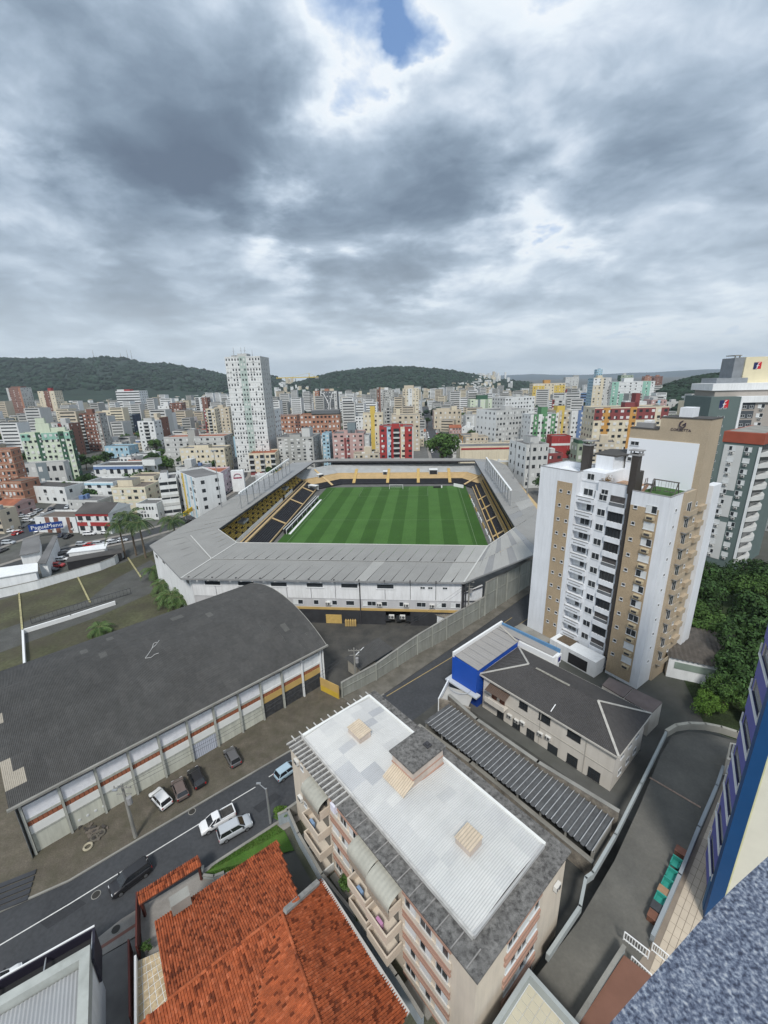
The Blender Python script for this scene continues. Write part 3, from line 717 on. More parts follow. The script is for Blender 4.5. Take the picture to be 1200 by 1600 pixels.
for i in range(9):
    f = i / 9; a, c = lerp(G(733, 775), G(768, 850), f + .01), lerp(G(733, 775), G(768, 850), f + .085)
    board('advert_board', 'low touchline board on the right side, number %s from the far end' % ['one', 'two', 'three', 'four', 'five', 'six', 'seven', 'eight', 'nine'][i], 'hoarding', a, c, 1.0, W2 if i % 3 else gold)['group'] = 'boards along the right touchline'
sh = thing('shelter', 'small white shelter in the far left corner of the pitch', 'shelter', G(490, 765, 1.2), R(-30))
m = MB(); m.box(-2.6, 2.6, -1.3, 1.3, 2.2, 2.5); m.obj('roof', W2, sh); m = MB(); m.box(-2.4, 2.4, .9, 1.2, 0, 2.2); m.box(-2.4, -2.2, -1.2, 1.2, 0, 2.2); m.obj('wall', WHITE, sh)
bb = thing('team_bench', 'small black bench on the far touchline right of the goal', 'bench', G(683, 762.5), 0); m = MB(); m.box(-2, 2, 0, .6, 0, .9); m.obj('seat', sb, bb); m = MB(); m.box(2.1, 2.7, -.3, .3, 0, 1.2); m.obj('cooler', W2, bb)
# floodlight / lamp masts on the roof edges
def mast(px, py, z, top, label, r=.18):
    p = G(px, py, z); t = thing('mast', label, 'mast', (p.x, p.y, 0)); m = MB(); m.tube([(0, 0, 0), (0, 0, top)], [r * 1.3, r * .6], 8); m.obj('pole', mcol, t)
    m = MB(); m.box(-.9, .9, -.25, .25, top - .3, top + .2); m.obj('lamp_head', mcol, t)
mast(346, 791, 12, 33, 'tall pale steel mast standing at the left edge of the stadium roof'); mast(415, 742, 12, 27, 'slim steel mast behind the left light gantry', .14)
mast(803, 745, 12, 30, 'pale steel mast farther along the right stadium roof edge', .22); mast(824, 765, 12, 31, 'pale steel mast nearest the white tower on the roof edge', .26)
mast(321, 735, 0, 22, 'thin lamp mast beside the pink apartment house', .14)
# ================================================================== HANGAR
hz = frame_of(HA, HA + HU)     # local x runs along the street front to the left, local y points to the street (HQ is -y)
# local frame: x along HU, y = perpendicular left of HU -> (-HU.y, HU.x) = (.679,-.734) : towards the street
hg = thing('hangar', 'long hangar with a dark barrel roof of fibre cement sheets and a panelled street wall', 'hangar', (HA.x, HA.y, 0), hz)
HL, HWD, EV = 45.7, 34.0, 8.9
asb = [mat('dark fibre cement sheet', (.070, .070, .069), .9, .14, .12, dirt=.3, dirtcol=(.045, .045, .042), fine=.12, dscale=.5),
       mat('dark fibre cement sheet b', (.076, .0755, .074), .9, .14, .12, dirt=.25, dirtcol=(.05, .05, .047), fine=.12),
       mat('lighter fibre cement sheet', (.11, .11, .105), .9, .12, .12, fine=.1), mat('new pale sheet', (.34, .31, .26), .9, .08, .2, fine=.05)]
# arc from y=+1.2 (street eave) to y=-HWD+1
y0, y1 = .75, -HWD + .75; half = (y0 - y1) / 2; sag = 4.9; Rr_ = (half * half + sag * sag) / (2 * sag); cy = (y0 + y1) / 2; cz = EV + sag - Rr_; amax = math.asin(half / Rr_)
NS = 18; NC = 44; cw = HL / NC
def arc(a, r=0): return (cy + (Rr_ + r) * math.sin(a), cz + (Rr_ + r) * math.cos(a))
shm = {}
seglen = 2 * amax * Rr_ / NS + .12
for k in range(len(asb)):
    b = MB(); sub = 4; waves = 6
    for i in range(waves * sub + 1):
        x = cw * i / (waves * sub) * 1.0; h = .032 * math.sin(2 * math.pi * i / sub + .4)
        b.v += [(x, -seglen / 2, h + .02), (x, seglen / 2, h - .02)]
        if i: q = len(b.v); b.f.append((q - 4, q - 2, q - 1, q - 3)); b.mi.append(0)
    shm[k] = b.mesh('roof_sheet', asb[k])
rs = random.Random(5); rest = MB()
order = []
for j in range(NS):
    a = amax - (j + .5) * 2 * amax / NS; y, z = arc(a)
    for i in range(NC):
        x = i * cw - .6; wp = Vector((HA.x, HA.y)) + HU * x + Vector((-HU.y, HU.x)) * y
        d = math.hypot(wp.x, wp.y) + (0 if wp.y > 0 else 99); order.append((d, i, j, a, x, y, z))
order.sort()
for rank, (d, i, j, a, x, y, z) in enumerate(order):
    k = 0 if rs.random() < .62 else 1
    if rs.random() < .008: k = 2
    if (i, j) in ((NC - 1, 2), (NC - 1, 1), (NC - 2, 1), (NC - 1, 6)): k = 3
    tilt = -a
    if rank < 296:
        inst('roof_sheet', shm[k], hg, (x, y, z + rs.uniform(0, .012)), rot=(tilt, 0, 0))
    else:
        T = Matrix.Translation((x, y, z)) @ Matrix.Rotation(tilt, 4, 'X'); n = len(rest.v); me = shm[k]
        rest.v += [tuple(T @ v.co) for v in me.vertices]
        for f in me.polygons: rest.f.append(tuple(n + q for q in f.vertices)); rest.mi.append(k)
rest.obj('roof_sheets', asb, hg, kind='stuff')
b = MB()                                         # purlin seam across the length: slightly raised ridge cap and gutter
a = amax * .36; y, z = arc(a, .06); 
y, z = arc(amax, 0); b.box(-.9, HL - .4, y - .02, y + .3, z - .28, z + .02, 0)
b.obj('gutter', CONC, hg)
b = MB()
for s in (-.12,):
    y, z = arc(amax * -.12, .045); b.bar((-.6, y, z), (HL - .6, y, z), .35, .04)
b.obj('ridge_cap', asb[0], hg)
b = MB(); pts = [(-.65, *arc(amax - 2 * amax * i / 24, -.1)) for i in range(25)]; b.tube(pts, .16, 5); b.obj('verge_trim', CONC, hg)
b = MB(); pts2 = [(.1, arc(amax - 2 * amax * i / 24, -.15)[0], arc(amax - 2 * amax * i / 24, -.15)[1]) for i in range(25)]
b.poly([(.1, pts2[0][1], 0)] + pts2 + [(.1, pts2[-1][1], 0)]); b.poly([(HL - 1, p[1], p[2]) for p in ([(.1, pts2[0][1], 0)] + pts2 + [(.1, pts2[-1][1], 0)])]); b.obj('end_wall', WHITE, hg)
wc = mat('hangar cement wall', (.54, .55, .48), .85, .08, .3, dirt=.35, dirtcol=(.22, .22, .19), streak=True, dscale=.5)
wp = mat('graffiti white panel', (.74, .75, .78), .8, .07, 2.2, dirt=.24, dirtcol=(.46, .47, .56), fine=.12, dscale=1.4)
wb = mat('white band', (.72, .73, .71), .8, .06, .4, dirt=.2, dirtcol=(.4, .4, .36))
brk = mat('terracotta hollow brick', (.30, .11, .06), .85, .12, 1.5, island=.22)
post = mat('grey concrete post', (.42, .43, .39), .9, .1, .6, dirt=.4, dirtcol=(.14, .14, .12), dscale=.9, streak=True)
ux = [0.55, 4.6, 8.7, 12.76, 16.7, 20.8, 24.8, 28.8, 32.7, 36.6, 40.5, 44.3]
ochw = mat('ochre wall paint', (.50, .34, .12), .8, .08, .6, dirt=.15, dirtcol=(.3, .2, .1))
blkw = mat('black wall paint', (.04, .042, .046), .8, .25, 1.5, dirt=.2, dirtcol=(.2, .2, .19), dscale=2)
tiles_mesh = None
def tb():
    b = MB(); 
    for i in range(2):
        b.box(0, .44, .0, .06, .34 * i + .01, .34 * i + .32)
    return b.mesh('brick', brk)
tbm = tb(); nbr = 0
for i in range(len(ux) - 1):
    a, c = ux[i] + .16, ux[i + 1] - .16; ochre = i < 3
    def pn(n, z0, z1, m_, yy=0.0, th=.2): b = MB(); b.box(a, c, yy - th, yy, z0, z1); return b.obj(n, m_, hg)
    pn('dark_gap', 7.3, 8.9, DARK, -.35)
    pn('upper_panel', 5.45, 7.55, WHITE if ochre else wp, .04)
    pn('beam', 5.15, 5.55, ochw if False else (post if not ochre else wb), .09)
    pn('band', 3.15, 4.35, ochw if ochre else wb, .06)
    pn('brick_base', 4.35, 5.15, ochw if ochre else mat('dark mortar', (.12, .07, .05), .9), -.03)
    if not ochre or True:
        n = int((c - a) / .47)
        for k in range(n):
            if nbr < 290: inst('brick', tbm, hg, (a + (k + .03) * (c - a) / n, -.03, 4.40)); nbr += 1
    if not ochre: pn('beam', 2.9, 3.15, post, .08)
    pn('lower_panel', 0, 3.15 if ochre else 2.9, blkw if ochre else (mat('bluish corrugated gate', (.42, .45, .52), .7, .05) if i == 5 else wc), .0)
    if i == 5:
        b = MB(); rib_sheet(b, [(a + .2, .06, .1), (c - .2, .06, .1), (c - .2, .06, 2.8), (a + .2, .06, 2.8)], (0, 0, 1), .3, .03, 0, 'trap', 4); b.obj('gate_sheet', MATS['bluish corrugated gate'], hg)
for k, x in enumerate(ux):
    b = MB(); b.box(x - .13, x + .13, -.1, .36, 0, 8.55)
    b.obj('post', WHITE if k < 2 else (ochw if k == 2 and False else post), hg)
# white letters painted faintly are left as marks; round white vents on second bay
for k in range(4):
    b = MB(); x = 39.5 - k * .92; b.tube([(x, -.02, 1.25), (x, .06, 1.25)], .17, 12); b.obj('vent', FRAME, hg)
b = MB()                                         # white loose wire mark on the roof
pp = [G(247, 1002, 12.9), G(240, 1008, 12.7), G(236, 1018, 12.5), G(229, 1029, 12.3), G(243, 1023, 12.4), G(248, 1022, 12.5)]
def on_roof(px, py):
    lo, hi = 8.0, 14.5
    for _ in range(30):
        mz = (lo + hi) / 2; p = G(px, py, mz); yl = (Vector((p.x, p.y)) - HA).dot(Vector((-HU.y, HU.x))); zz = cz + math.sqrt(max(0, Rr_ ** 2 - (yl - cy) ** 2))
        if mz > zz: hi = mz
        else: lo = mz
    return G(px, py, mz) + Vector((0, 0, .08))
b = MB(); o_h = Vector((HA.x, HA.y, 0)); Ri = Matrix.Rotation(-hz, 3, 'Z')
for seq in (((249, 1001), (243, 1009), (238, 1013), (233, 1021), (227, 1029)), ((227, 1029), (236, 1028), (242, 1023), (248, 1021)), ((238, 1013), (240, 1006), (245, 1004))): b.tube([Ri @ (on_roof(*q) - o_h) for q in seq], .05, 5)
b.obj('loose_cable', mat('pale loose cable', (.45, .45, .44)), hg)
# ochre gate leaf
ga, gb = G(502, 1079), G(530, 1093)
gtl = thing('ochre_gate', 'tall ochre sheet gate between the hangar and the grey wall', 'gate', ga, frame_of(ga, gb)); L_ = (gb - ga).length
b = MB(); b.box(0, L_, -.05, .05, 1.3, 2.9); b.obj('upper_panel', ochw, gtl); b = MB(); b.box(0, L_, -.06, .06, 0, 1.296); b.obj('lower_panel', mat('yellow gate paint', (.55, .38, .05), .6, .1), gtl)
b = MB(); b.bar((0, 0, 0), (0, 0, 3), .12); b.bar((L_, 0, 0), (L_, 0, 3), .12); b.bar((0, 0, 2.95), (L_, 0, 2.95), .1); b.obj('gate_frame', ochw, gtl)
# ================================================================== LONG GREY WALL
lw = mat('old cement wall', (.29, .30, .27), .9, .1, .35, dirt=.45, dirtcol=(.15, .15, .13), streak=True, dscale=.5)
lws = [(535, 1090, 3.2), (588, 1063, 3.6), (652, 1023, 4.6), (697, 999.5, 5.4), (748, 968, 5.2), (756, 962.6, 5.2), (757, 962, 8.9), (790, 940, 8.5), (827, 915, 7.7), (880, 878, 7.7)]
wt = thing('boundary_wall', 'long stained grey cement wall between the stadium forecourt and the street', 'wall', G(535, 1090))
o_ = Vector(wt.location)
for i in range(len(lws) - 1):
    a, c = G(*lws[i][:2]) - o_, G(*lws[i + 1][:2]) - o_; h0, h1 = lws[i][2], lws[i + 1][2]; d = (c - a).normalized(); n = Vector((-d.y, d.x, 0)); kk = max(1, int((c - a).length / 4.2))
    for k in range(kk):
        p, q = lerp(a, c, k / kk), lerp(a, c, (k + 1) / kk); hp = h0 + (h1 - h0) * k / kk; hq = h0 + (h1 - h0) * (k + 1) / kk
        b = MB(); v = [p, q, q + n * .25, p + n * .25]
        b.v = [tuple(x) for x in v] + [(*v[0][:2], hp), (*v[1][:2], hq), (*v[2][:2], hq), (*v[3][:2], hp)]
        b.f = [(0, 1, 5, 4), (1, 2, 6, 5), (2, 3, 7, 6), (3, 0, 4, 7), (4, 5, 6, 7)]; b.mi = [0] * 5; b.obj('wall_panel', lw, wt)
        b = MB(); b.bar(p - n * .06, (p - n * .06)[:2] + (hp + .12,), .3); b.obj('pilaster', lw, wt)
        b = MB(); b.bar((*(p - n * .05)[:2], hp * .62), (*(q - n * .05)[:2], hq * .62), .12); b.obj('ledge', lw, wt)
        b = MB(); b.bar((*(p + n * .1)[:2], hp + .05), (*(q + n * .1)[:2], hq + .05), .4, .12); b.obj('coping', CONC, wt)
def wall_gate(px, py, w, h, label):
    p = G(px, py); q = G(px + 12, py - 8); t = thing('yellow_door', label, 'door', p, frame_of(p, q)); b = MB(); b.box(0, w, -.12, .02, .02, h); b.obj('leaf', mat('chrome yellow paint', (.62, .42, .03), .6, .08), t); b = MB(); b.box(-.08, 0, -.15, .02, 0, h + .1); b.box(w, w + .08, -.15, .02, 0, h + .1); b.box(-.08, w + .08, -.15, .02, h + .02, h + .12); b.obj('frame', dkm, t)
wall_gate(709, 990.5, 1.2, 2.4, 'yellow door in the grey wall nearest the blue building'); wall_gate(768, 953, 1.1, 2.4, 'narrow yellow door halfway along the grey wall'); wall_gate(809, 925.5, 3.0, 2.9, 'wide yellow gate in the grey wall close to the white tower')
# guard hut behind the wall
hp = [G(563, 1062), G(612, 1030), G(588, 1018), G(540, 1048)]
gh = thing('guard_hut', 'low hut with a dark sheet roof behind the grey wall', 'hut', hp[0], frame_of(hp[0], hp[1])); Lh = (hp[1] - hp[0]).length
b = MB(); b.box(0, Lh, 0, 3.6, 0, 2.7); b.obj('wall', mat('beige hut wall', (.3, .28, .24), .9), gh)
b = MB(); rib_sheet(b, [(-.4, -.5, 2.75), (Lh + .3, -.5, 2.75), (Lh + .3, 4.1, 3.2), (-.4, 4.1, 3.2)], (0, 1, .1), .35, .04, 0); b.obj('roof', asb[0], gh)
b = MB(); b.box(Lh * .42, Lh * .95, -.62, -.52, 1.6, 2.7); b.obj('dark_window', GLASS, gh); b = MB(); b.box(.3, 1.6, -.06, -.01, .6, 1.2); b.obj('sign_board', mat('dark red board', (.16, .03, .03)), gh)
gp = thing('gate_panel', 'white gate panel standing by the hut at the forecourt entrance', 'gate', G(556, 1046), R(60)); b = MB(); b.box(0, 1.6, 0, .15, 0, 3.2); b.box(2.1, 3.4, 0, .15, .8, 3.2); b.obj('panel', W2, gp)
sl = thing('lean_to', 'low white and brown lean-to shed between the stadium and the grey wall', 'shed', G(672, 975), R(-35)); b = MB(); b.box(0, 6, 0, 5, 0, 3); b.obj('wall', WHITE, sl); b = MB(); rib_sheet(b, [(-.2, -.3, 3.1), (6.3, -.3, 3.1), (6.3, 5.3, 3.9), (-.2, 5.3, 3.9)], (0, 1, .1), .4, .04); b.obj('roof', mat('mossy tin roof', (.22, .2, .17), .9, .3, .8), sl)
# ================================================================== WHITE-ROOFED APARTMENT HOUSE
AO = Vector((-12.85, 43.1)); AX = (Vector((6.15, 20.4)) - AO).normalized(); AYv = Vector((-AX.y, AX.x))      # x: along the left facade towards us, y: inwards (+)
AL, AWD, AH = 29.6, 14.1, 12.2
ap = thing('apartment_house', 'four-storey beige apartment house with a patchwork white metal roof', 'apartment house', (AO.x, AO.y, 0), math.atan2(AX.y, AX.x))
beige = mat('stained beige render', (.62, .55, .46), .85, .05, .3, dirt=.3, dirtcol=(.36, .33, .29), streak=True, dscale=.45)
pinkb = mat('pinkish brown band', (.42, .26, .20), .85, .08, .5, dirt=.2, dirtcol=(.28, .2, .17))
b = MB(); b.box(.15, AL - .15, .15, AWD - .15, 0, AH); b.obj('wall', beige, ap)
# weathered concrete eaves slab with upstands
ev = mat('blackened eaves concrete', (.24, .235, .225), .95, .3, 1.2, dirt=.85, dirtcol=(.045, .043, .042), fine=.25, bump=.6, dscale=2.4)
wh = mat('lime white upstand', (.52, .51, .49), .9, .12, 1, dirt=.3, dirtcol=(.15, .15, .14), dscale=1.2)
EW = 1.75
b = MB(); b.box(-.15, AL + .15, -.15, EW, AH, AH + .18); b.obj('eaves_slab', ev, ap)
b = MB(); b.box(AL - EW, AL + .15, EW, AWD + .15, AH, AH + .181); b.obj('eaves_slab', ev, ap)
b = MB(); b.box(-.15, AL - EW, AWD - 1.5, AWD + .15, AH, AH + .18); b.obj('eaves_slab', ev, ap)
b = MB(); b.box(-.15, .45, EW, AWD - 1.5, AH, AH + .18); b.obj('eaves_slab', ev, ap)
b = MB(); k = 0
rr = random.Random(2)
for i in range(17): x = .1 + i * .68; bx = MB(); bx.box(x, x + .10, -.3, EW - .05, AH + .18, AH + .36); bx.obj('rib', wh, ap)
for i in range(11): x = 12.6 + i * 1.6; bx = MB(); bx.box(x, x + .09, -.12, EW - .05, AH + .18, AH + .25); bx.obj('rib', mat('grey rib', (.26, .25, .24), .9, .2, 2), ap)
for i in range(12): y = .8 + i * 1.1; bx = MB(); bx.box(-.7, .4, y, y + .12, AH + .18, AH + .3); bx.obj('rib', wh, ap)
# parapet curbs
for q in ((.45, AL - EW, EW - .12, EW + .08), (.45, AL - EW, AWD - 1.55, AWD - 1.25)):
    b = MB(); b.box(q[0], q[1], q[2], q[3], AH + .18, AH + .62); b.obj('curb', wh if q[2] < 5 else wb, ap)
b = MB(); b.box(.42, .74, EW + .08, AWD - 1.55, AH + .18, AH + .75); b.obj('curb', wb, ap)
b = MB(); b.box(AL - EW - .1, AL - EW + .08, EW + .08, AWD - 1.55, AH + .18, AH + .62); b.obj('curb', mat('grey curb', (.4, .4, .4)), ap)
# metal roof: sheets 1.1 m x ~2 m, shared meshes in several tones
rx0, rx1, ry0, ry1 = .8, AL - EW - .12, EW + .1, AWD - 1.57
tones = [(.57, .57, .555), (.52, .522, .515), (.455, .462, .47), (.41, .418, .43), (.545, .547, .535)]
rmt = [mat('metal roof tone %s' % 'abcde'[i], c, .5, .05, .5, dirt=.15, dirtcol=tuple(q * .75 for q in c), metal=.05, fine=.03) for i, c in enumerate(tones)]
sx, nyr = (rx1 - rx0) / 24, 5; sy = (ry1 - ry0) / nyr; rmm = []
for m_ in rmt:
    b = MB()
    for i in range(5 * 4 + 1):
        x = sx * i / 20; h = (.0, .0, .035, .035)[i % 4]; b.v += [(x, 0, h), (x, sy + .03, h)]
        if i: q = len(b.v); b.f.append((q - 4, q - 2, q - 1, q - 3)); b.mi.append(0)
    rmm.append(b.mesh('roof_sheet', m_))
for i in range(24):
    for j in range(nyr):
        x = rx0 + i * sx; y = ry0 + j * sy; ridge = abs(y + sy / 2 - (ry0 + ry1) / 2) / (ry1 - ry0)
        if i < 11: k = rr.choice([0, 0, 1, 2, 2, 3, 1, 4, 0])
        else: k = rr.choice([0, 1, 4, 4, 1, 0])
        if i < 10 and j == 2: k = 0
        z = AH + .45 + .5 * (1 - 2 * ridge) + rr.uniform(0, .01); sl_ = math.atan2(.5 * 2 / (ry1 - ry0), 1) * (1 if j < 2 else (-1 if j > 2 else 0))
        zz = AH + .45 + (j * .17 if j < 2 else .34 if j == 2 else (nyr - j) * .17)
        inst('roof_sheet', rmm[k], ap, (x, y, zz + rr.uniform(0, .008)), rot=(math.atan(.17 / sy) if j < 2 else (0 if j == 2 else -math.atan(.17 / sy)), 0, 0))
b = MB(); b.box(rx0, rx1, ry0, ry1, AH + .17, AH + .42); b.obj('roof_deck', DARK, ap)
def ap_local(v): d = Vector((v.x, v.y)) - AO; return d.dot(AX), d.dot(AYv)
# stair head house
c4 = [ap_local(G(*p, 15.4)) for p in ((608, 1173), (660, 1136), (697, 1166), (645, 1208))]
X0, X1 = min(c4[0][0], c4[1][0]), max(c4[2][0], c4[3][0]); Y0, Y1 = min(c4[0][1], c4[3][1]), max(c4[1][1], c4[2][1])
sm = mat('stair house render', (.55, .47, .41), .85, .08, .5, dirt=.35, dirtcol=(.3, .26, .23), streak=True)
b = MB(); b.box(X0 + .25, X1 - .25, Y0 + .25, Y1 - .25, AH, 15.2); b.obj('stair_house_wall', sm, ap)
b = MB(); b.box(X0, X1, Y0, Y1, 15.2, 15.45); b.obj('stair_house_roof', ev, ap); b = MB(); b.box(X0 + .2, X1 - .2, Y0 + .15, Y1 - .2, 13.9, 14.05); b.box(X0 + .15, X1 - .15, Y0 + .18, Y1 - .15, 12.75, 13.0); b.obj('band', pinkb, ap)
b = MB(); b.box(X1 - 1.9, X1 - 1.1, Y1 - 1.9, Y1 - 1.2, 15.45, 15.6, 0); b.box(X1 - 1.7, X1 - 1.3, Y1 - 1.75, Y1 - 1.35, 15.6, 15.75, 0); b.obj('hatch', dkm, ap)
b = MB(); rib_sheet(b, [(X0 + .5, Y0 - 1.5, 13.2), (X1 + .1, Y0 - 1.5, 13.2), (X1 + .1, Y0 + .2, 14.0), (X0 + .5, Y0 + .2, 14.0)], (0, 1, .4), .28, .04); b.box(X0 + .5, X1, Y0 - 1.4, Y0 - 1.3, 12.7, 13.1); b.obj('porch_roof', mat('beige corrugated sheet', (.52, .44, .34), .8, .1, 1), ap)
for cs in (((543, 1138), (561, 1122), (578, 1138), (562, 1156)), ((709, 1306), (730, 1283), (757, 1308), (735, 1334))):
    q = [ap_local(G(*p, 13.9)) for p in cs]; x0, x1 = min(a[0] for a in q) + .1, max(a[0] for a in q) - .1; y0_, y1_ = min(a[1] for a in q) + .1, max(a[1] for a in q) - .1
    b = MB(); b.box(x0 + .1, x1 - .1, y0_ + .1, y1_ - .1, 12.7, 13.75); b.obj('hatch_box', sm, ap); b = MB()
    rib_sheet(b, [(x0, y0_, 13.8), (x1, y0_, 13.8), (x1, y1_, 14.0), (x0, y1_, 14.0)], (0, 1, .1), .3, .04); b.obj('hatch_roof', mat('beige corrugated sheet', (.5, .42, .33)), ap)
# left facade: y=0 plane facing -y
for f in range(4):
    z0 = f * 3.0 + .25
    for (xa, xb) in ((9.2, 14.4), (21.2, AL - 2.6)):
        for zz in ((z0 - .25, .45), (z0 + 2.2, .3)):
            if zz[0] < 11.6: b = MB(); b.box(xa, xb, -.03, .12, zz[0], zz[0] + zz[1]); b.obj('band', pinkb, ap)
        b = MB(); b.box(xa, xb, .0, .14, z0 + .2, z0 + 1.0); b.obj('spandrel', beige, ap)
        nwin = 3 if xb - xa < 6 else 4
        for k in range(nwin): window(ap, xa + .3 + k * (xb - xa) / nwin, z0 + .95, (xb - xa) / nwin - .55, 1.2, .1, style=['sash', 'half', 'shut', 'halfr'][(k + f) % 4])
    window(ap, 2.6, z0 + 1.1, .7, .7, .14); 
    for k, xx in enumerate((1.7, 3.6)):
        if f in (1, 2, 3) and (f + k) % 2: ac_unit(ap, xx + .2, .14, z0 + 1.4)
# balconies: three stacks
bal = mat('balcony render', (.58, .50, .41), .85, .06, .4, dirt=.2, dirtcol=(.36, .32, .27))
canm = mat('translucent ribbed canopy', (.36, .355, .31), .5, .12, 1, dirt=.3, dirtcol=(.3, .3, .26))
for si, (x0, x1, dep) in enumerate(((5.4, 9.0, 1.3), (14.6, 17.6, 1.3), (17.9, 21.0, 1.5))):
    for f in range(1 if si else 0, 4):
        z0 = f * 3.0 + .1; dep_ = dep + (.35 if f < 3 else 0)
        b = MB(); b.box(x0, x1, -dep_, .15, z0, z0 + .15); b.obj('balcony_floor', beige, ap)
        for q in ((x0, x1, -dep_, -dep_ + .14), (x0, x0 + .14, -dep_ + .14, .1), (x1 - .14, x1, -dep_ + .14, .1)):
            b = MB(); b.box(*q, z0 + .15, z0 + 1.15); b.obj('balcony_parapet', bal if f else wb, ap)
        b = MB(); b.box(x0 + .4, x1 - .5, .1, .16, z0 + .15, z0 + 2.3); b.obj('balcony_door', GLASS, ap)
        if f in (2,) : 
            b = MB(); b.box(x0 + 1.2, x0 + 2.0, -dep_ + .3, -dep_ + .6, z0 + .2, z0 + 1.0); b.obj('laundry', mat('laundry pink' if si == 2 else 'laundry blue', (.5, .25, .42) if si == 2 else (.2, .3, .45), .9), ap)
    # barrel canopy at top
    b = MB(); n = 10; ns = 14
    for i in range(ns + 1):
        xx = x0 - .1 + (x1 - x0 + .2) * i / ns
        for j in range(n + 1):
            a = math.pi * .62 * j / n; b.v.append((xx, .1 - (dep + .2) * math.sin(a) ** .9 if a < math.pi / 2 else .1 - (dep + .2), 10.65 + 1.0 * math.cos(a) + (.03 if i % 2 else 0)))
    for i in range(ns):
        for j in range(n): q = i * (n + 1) + j; b.f.append((q, q + n + 1, q + n + 2, q + 1)); b.mi.append(0)
    b.obj('canopy', canm, ap, smooth=False)
    b = MB(); b.box(x0, x1, -dep, -dep + .12, 9.1, 10.25); b.obj('balcony_parapet', bal, ap)
b = MB(); b.box(10.0, 10.8, -.35, 0.14, 11.1, 12.1, 0); b.obj('laundry', mat('laundry white', (.7, .7, .8)), ap)
# near end wall (faces +x): band of windows in the middle
for f in range(4):
    z0 = f * 3.0 + .25
    for (zz, hh, mm) in ((z0 - .2, .5, pinkb), (z0 + 2.15, .35, pinkb)):
        b = MB(); b.box(AL - .14, AL + .03, 4.0, 9.4, zz, zz + hh); b.obj('band', mm, ap)
    for k in range(3): window(ap, 0, z0 + .75, 1.5, 1.25, rot=R(90), xy=(AL - .13, 4.3 + k * 1.7), style=['sash', 'shut', 'half'][(f + k) % 3])
ac_unit(ap, AL - .1, 12.2, 9.3, R(90))
# far left end towards the street
for f in range(4):
    for k in range(4): window(ap, 0, f * 3 + 1, 1.4, 1.2, rot=R(-90), xy=(.13, 3 + k * 3 + 1), style='sash')
# yard walls left of it
def wall_run(name, label, pts, h, th, m_, cat='wall', z0=0, cop=True):
    t = thing(name, label, cat, (pts[0][0], pts[0][1], z0)); o = Vector((pts[0][0], pts[0][1], 0))
    for i in range(len(pts) - 1):
        a, c = Vector((pts[i][0], pts[i][1], 0)) - o, Vector((pts[i + 1][0], pts[i + 1][1], 0)) - o
        hh = h if isinstance(h, (int, float)) else h[i]
        d = (c - a).normalized() * th * .3
        b = MB(); b.bar(a + Vector((0, 0, hh / 2)) - d, c + Vector((0, 0, hh / 2)) + d, th, hh); b.obj('wall', m_, t)
        if cop: b = MB(); b.bar(a + Vector((0, 0, hh + .05)) - d, c + Vector((0, 0, hh + .05)) + d, th + .1, .098); b.obj('coping', CONC, t)
    return t
bluew = mat('pale blue garden wall', (.33, .38, .42), .85, .1, .6, dirt=.4, dirtcol=(.2, .21, .2), streak=True)
wall_run('garden_wall', 'pale blue garden wall between the orange house and the apartment house', [G(437, 1290), G(452, 1283), G(468, 1320), G(505, 1385), G(560, 1455), G(620, 1545), G(660, 1610)], 2.0, .22, bluew)
wall_run('garden_wall', 'mouldy front garden wall at the street end of the apartment house', [G(440, 1288), G(475, 1262)], 1.8, .25, CONC)
yd = mat('overgrown yard floor', (.10, .10, .075), .95, .3, .5, dirt=.5, dirtcol=(.05, .06, .03), fine=.2)
sheet('yard', [G(440, 1292), G(475, 1265), G(760, 1640), G(640, 1660)], .03, yd)
bench_m = CONC
for i, (px, py) in enumerate(((487, 1318), (533, 1385), (655, 1560))):
    p = G(px, py); t = thing('concrete_slab', ['pale slab lying in the yard by the street end', 'grey slab lying beside the yard wall in the middle', 'long slab path at the bottom of the yard'][i], 'slab', p, math.atan2(AX.y, AX.x)); b = MB(); b.box(-1.6, 1.6, -.5, .5, .03, .25); b.obj('slab', CONC, t); b = MB(); b.box(-1.2, -.9, -.4, .4, -.02, .03); b.obj('footing', CONC, t)
# ================================================================== CORRUGATED GARAGE between
gq = [G(665, 1127, 3.6), G(700, 1100, 3.6), G(960, 1278, 3.6), G(927, 1330, 3.6)]
gr = thing('garage', 'long low garage roofed with deep grey corrugated channels', 'garage', (gq[0].x, gq[0].y, 0), frame_of(gq[0], gq[3])); Lg = (gq[3] - gq[0]).length; Wg = (gq[1] - gq[0]).length
chm = mat('grey channel sheet', (.105, .11, .115), .85, .2, .8, dirt=.45, dirtcol=(.06, .06, .062), fine=.2, dscale=2); chl = mat('channel edge', (.42, .43, .44), .8, .2, 1.5, dirt=.3, dirtcol=(.15, .15, .15))
nch = 37; cwid = Lg / nch; b = MB(); h = .2
prof = [(0, .0), (.18, -.22), (.64, -.22), (.86, .0), (.89, .03), (.98, .03), (1.0, 0)]
for i in range(len(prof)):
    x, z = prof[i][0] * cwid, prof[i][1]; b.v += [(x, -.3, z + .1), (x, Wg + .2, z - .1)]
    if i: q = len(b.v); b.f.append((q - 4, q - 2, q - 1, q - 3)); b.mi.append(1 if i in (4, 5, 6) else 0)
cmesh = b.mesh('roof_channel', [chm, chl])
for i in range(nch): inst('roof_channel', cmesh, gr, (i * cwid, 0, 3.75 + rr.uniform(-.015, .015)), rot=(0, 0, rr.uniform(-.003, .003)))
b = MB(); b.box(0, Lg, Wg - .5, Wg - .3, 0, 3.35); b.box(0, .2, 0, Wg - .5, 0, 3.3); b.box(Lg - .2, Lg, 0, Wg - .5, 0, 3.3); b.obj('wall', CONC, gr)
b = MB()
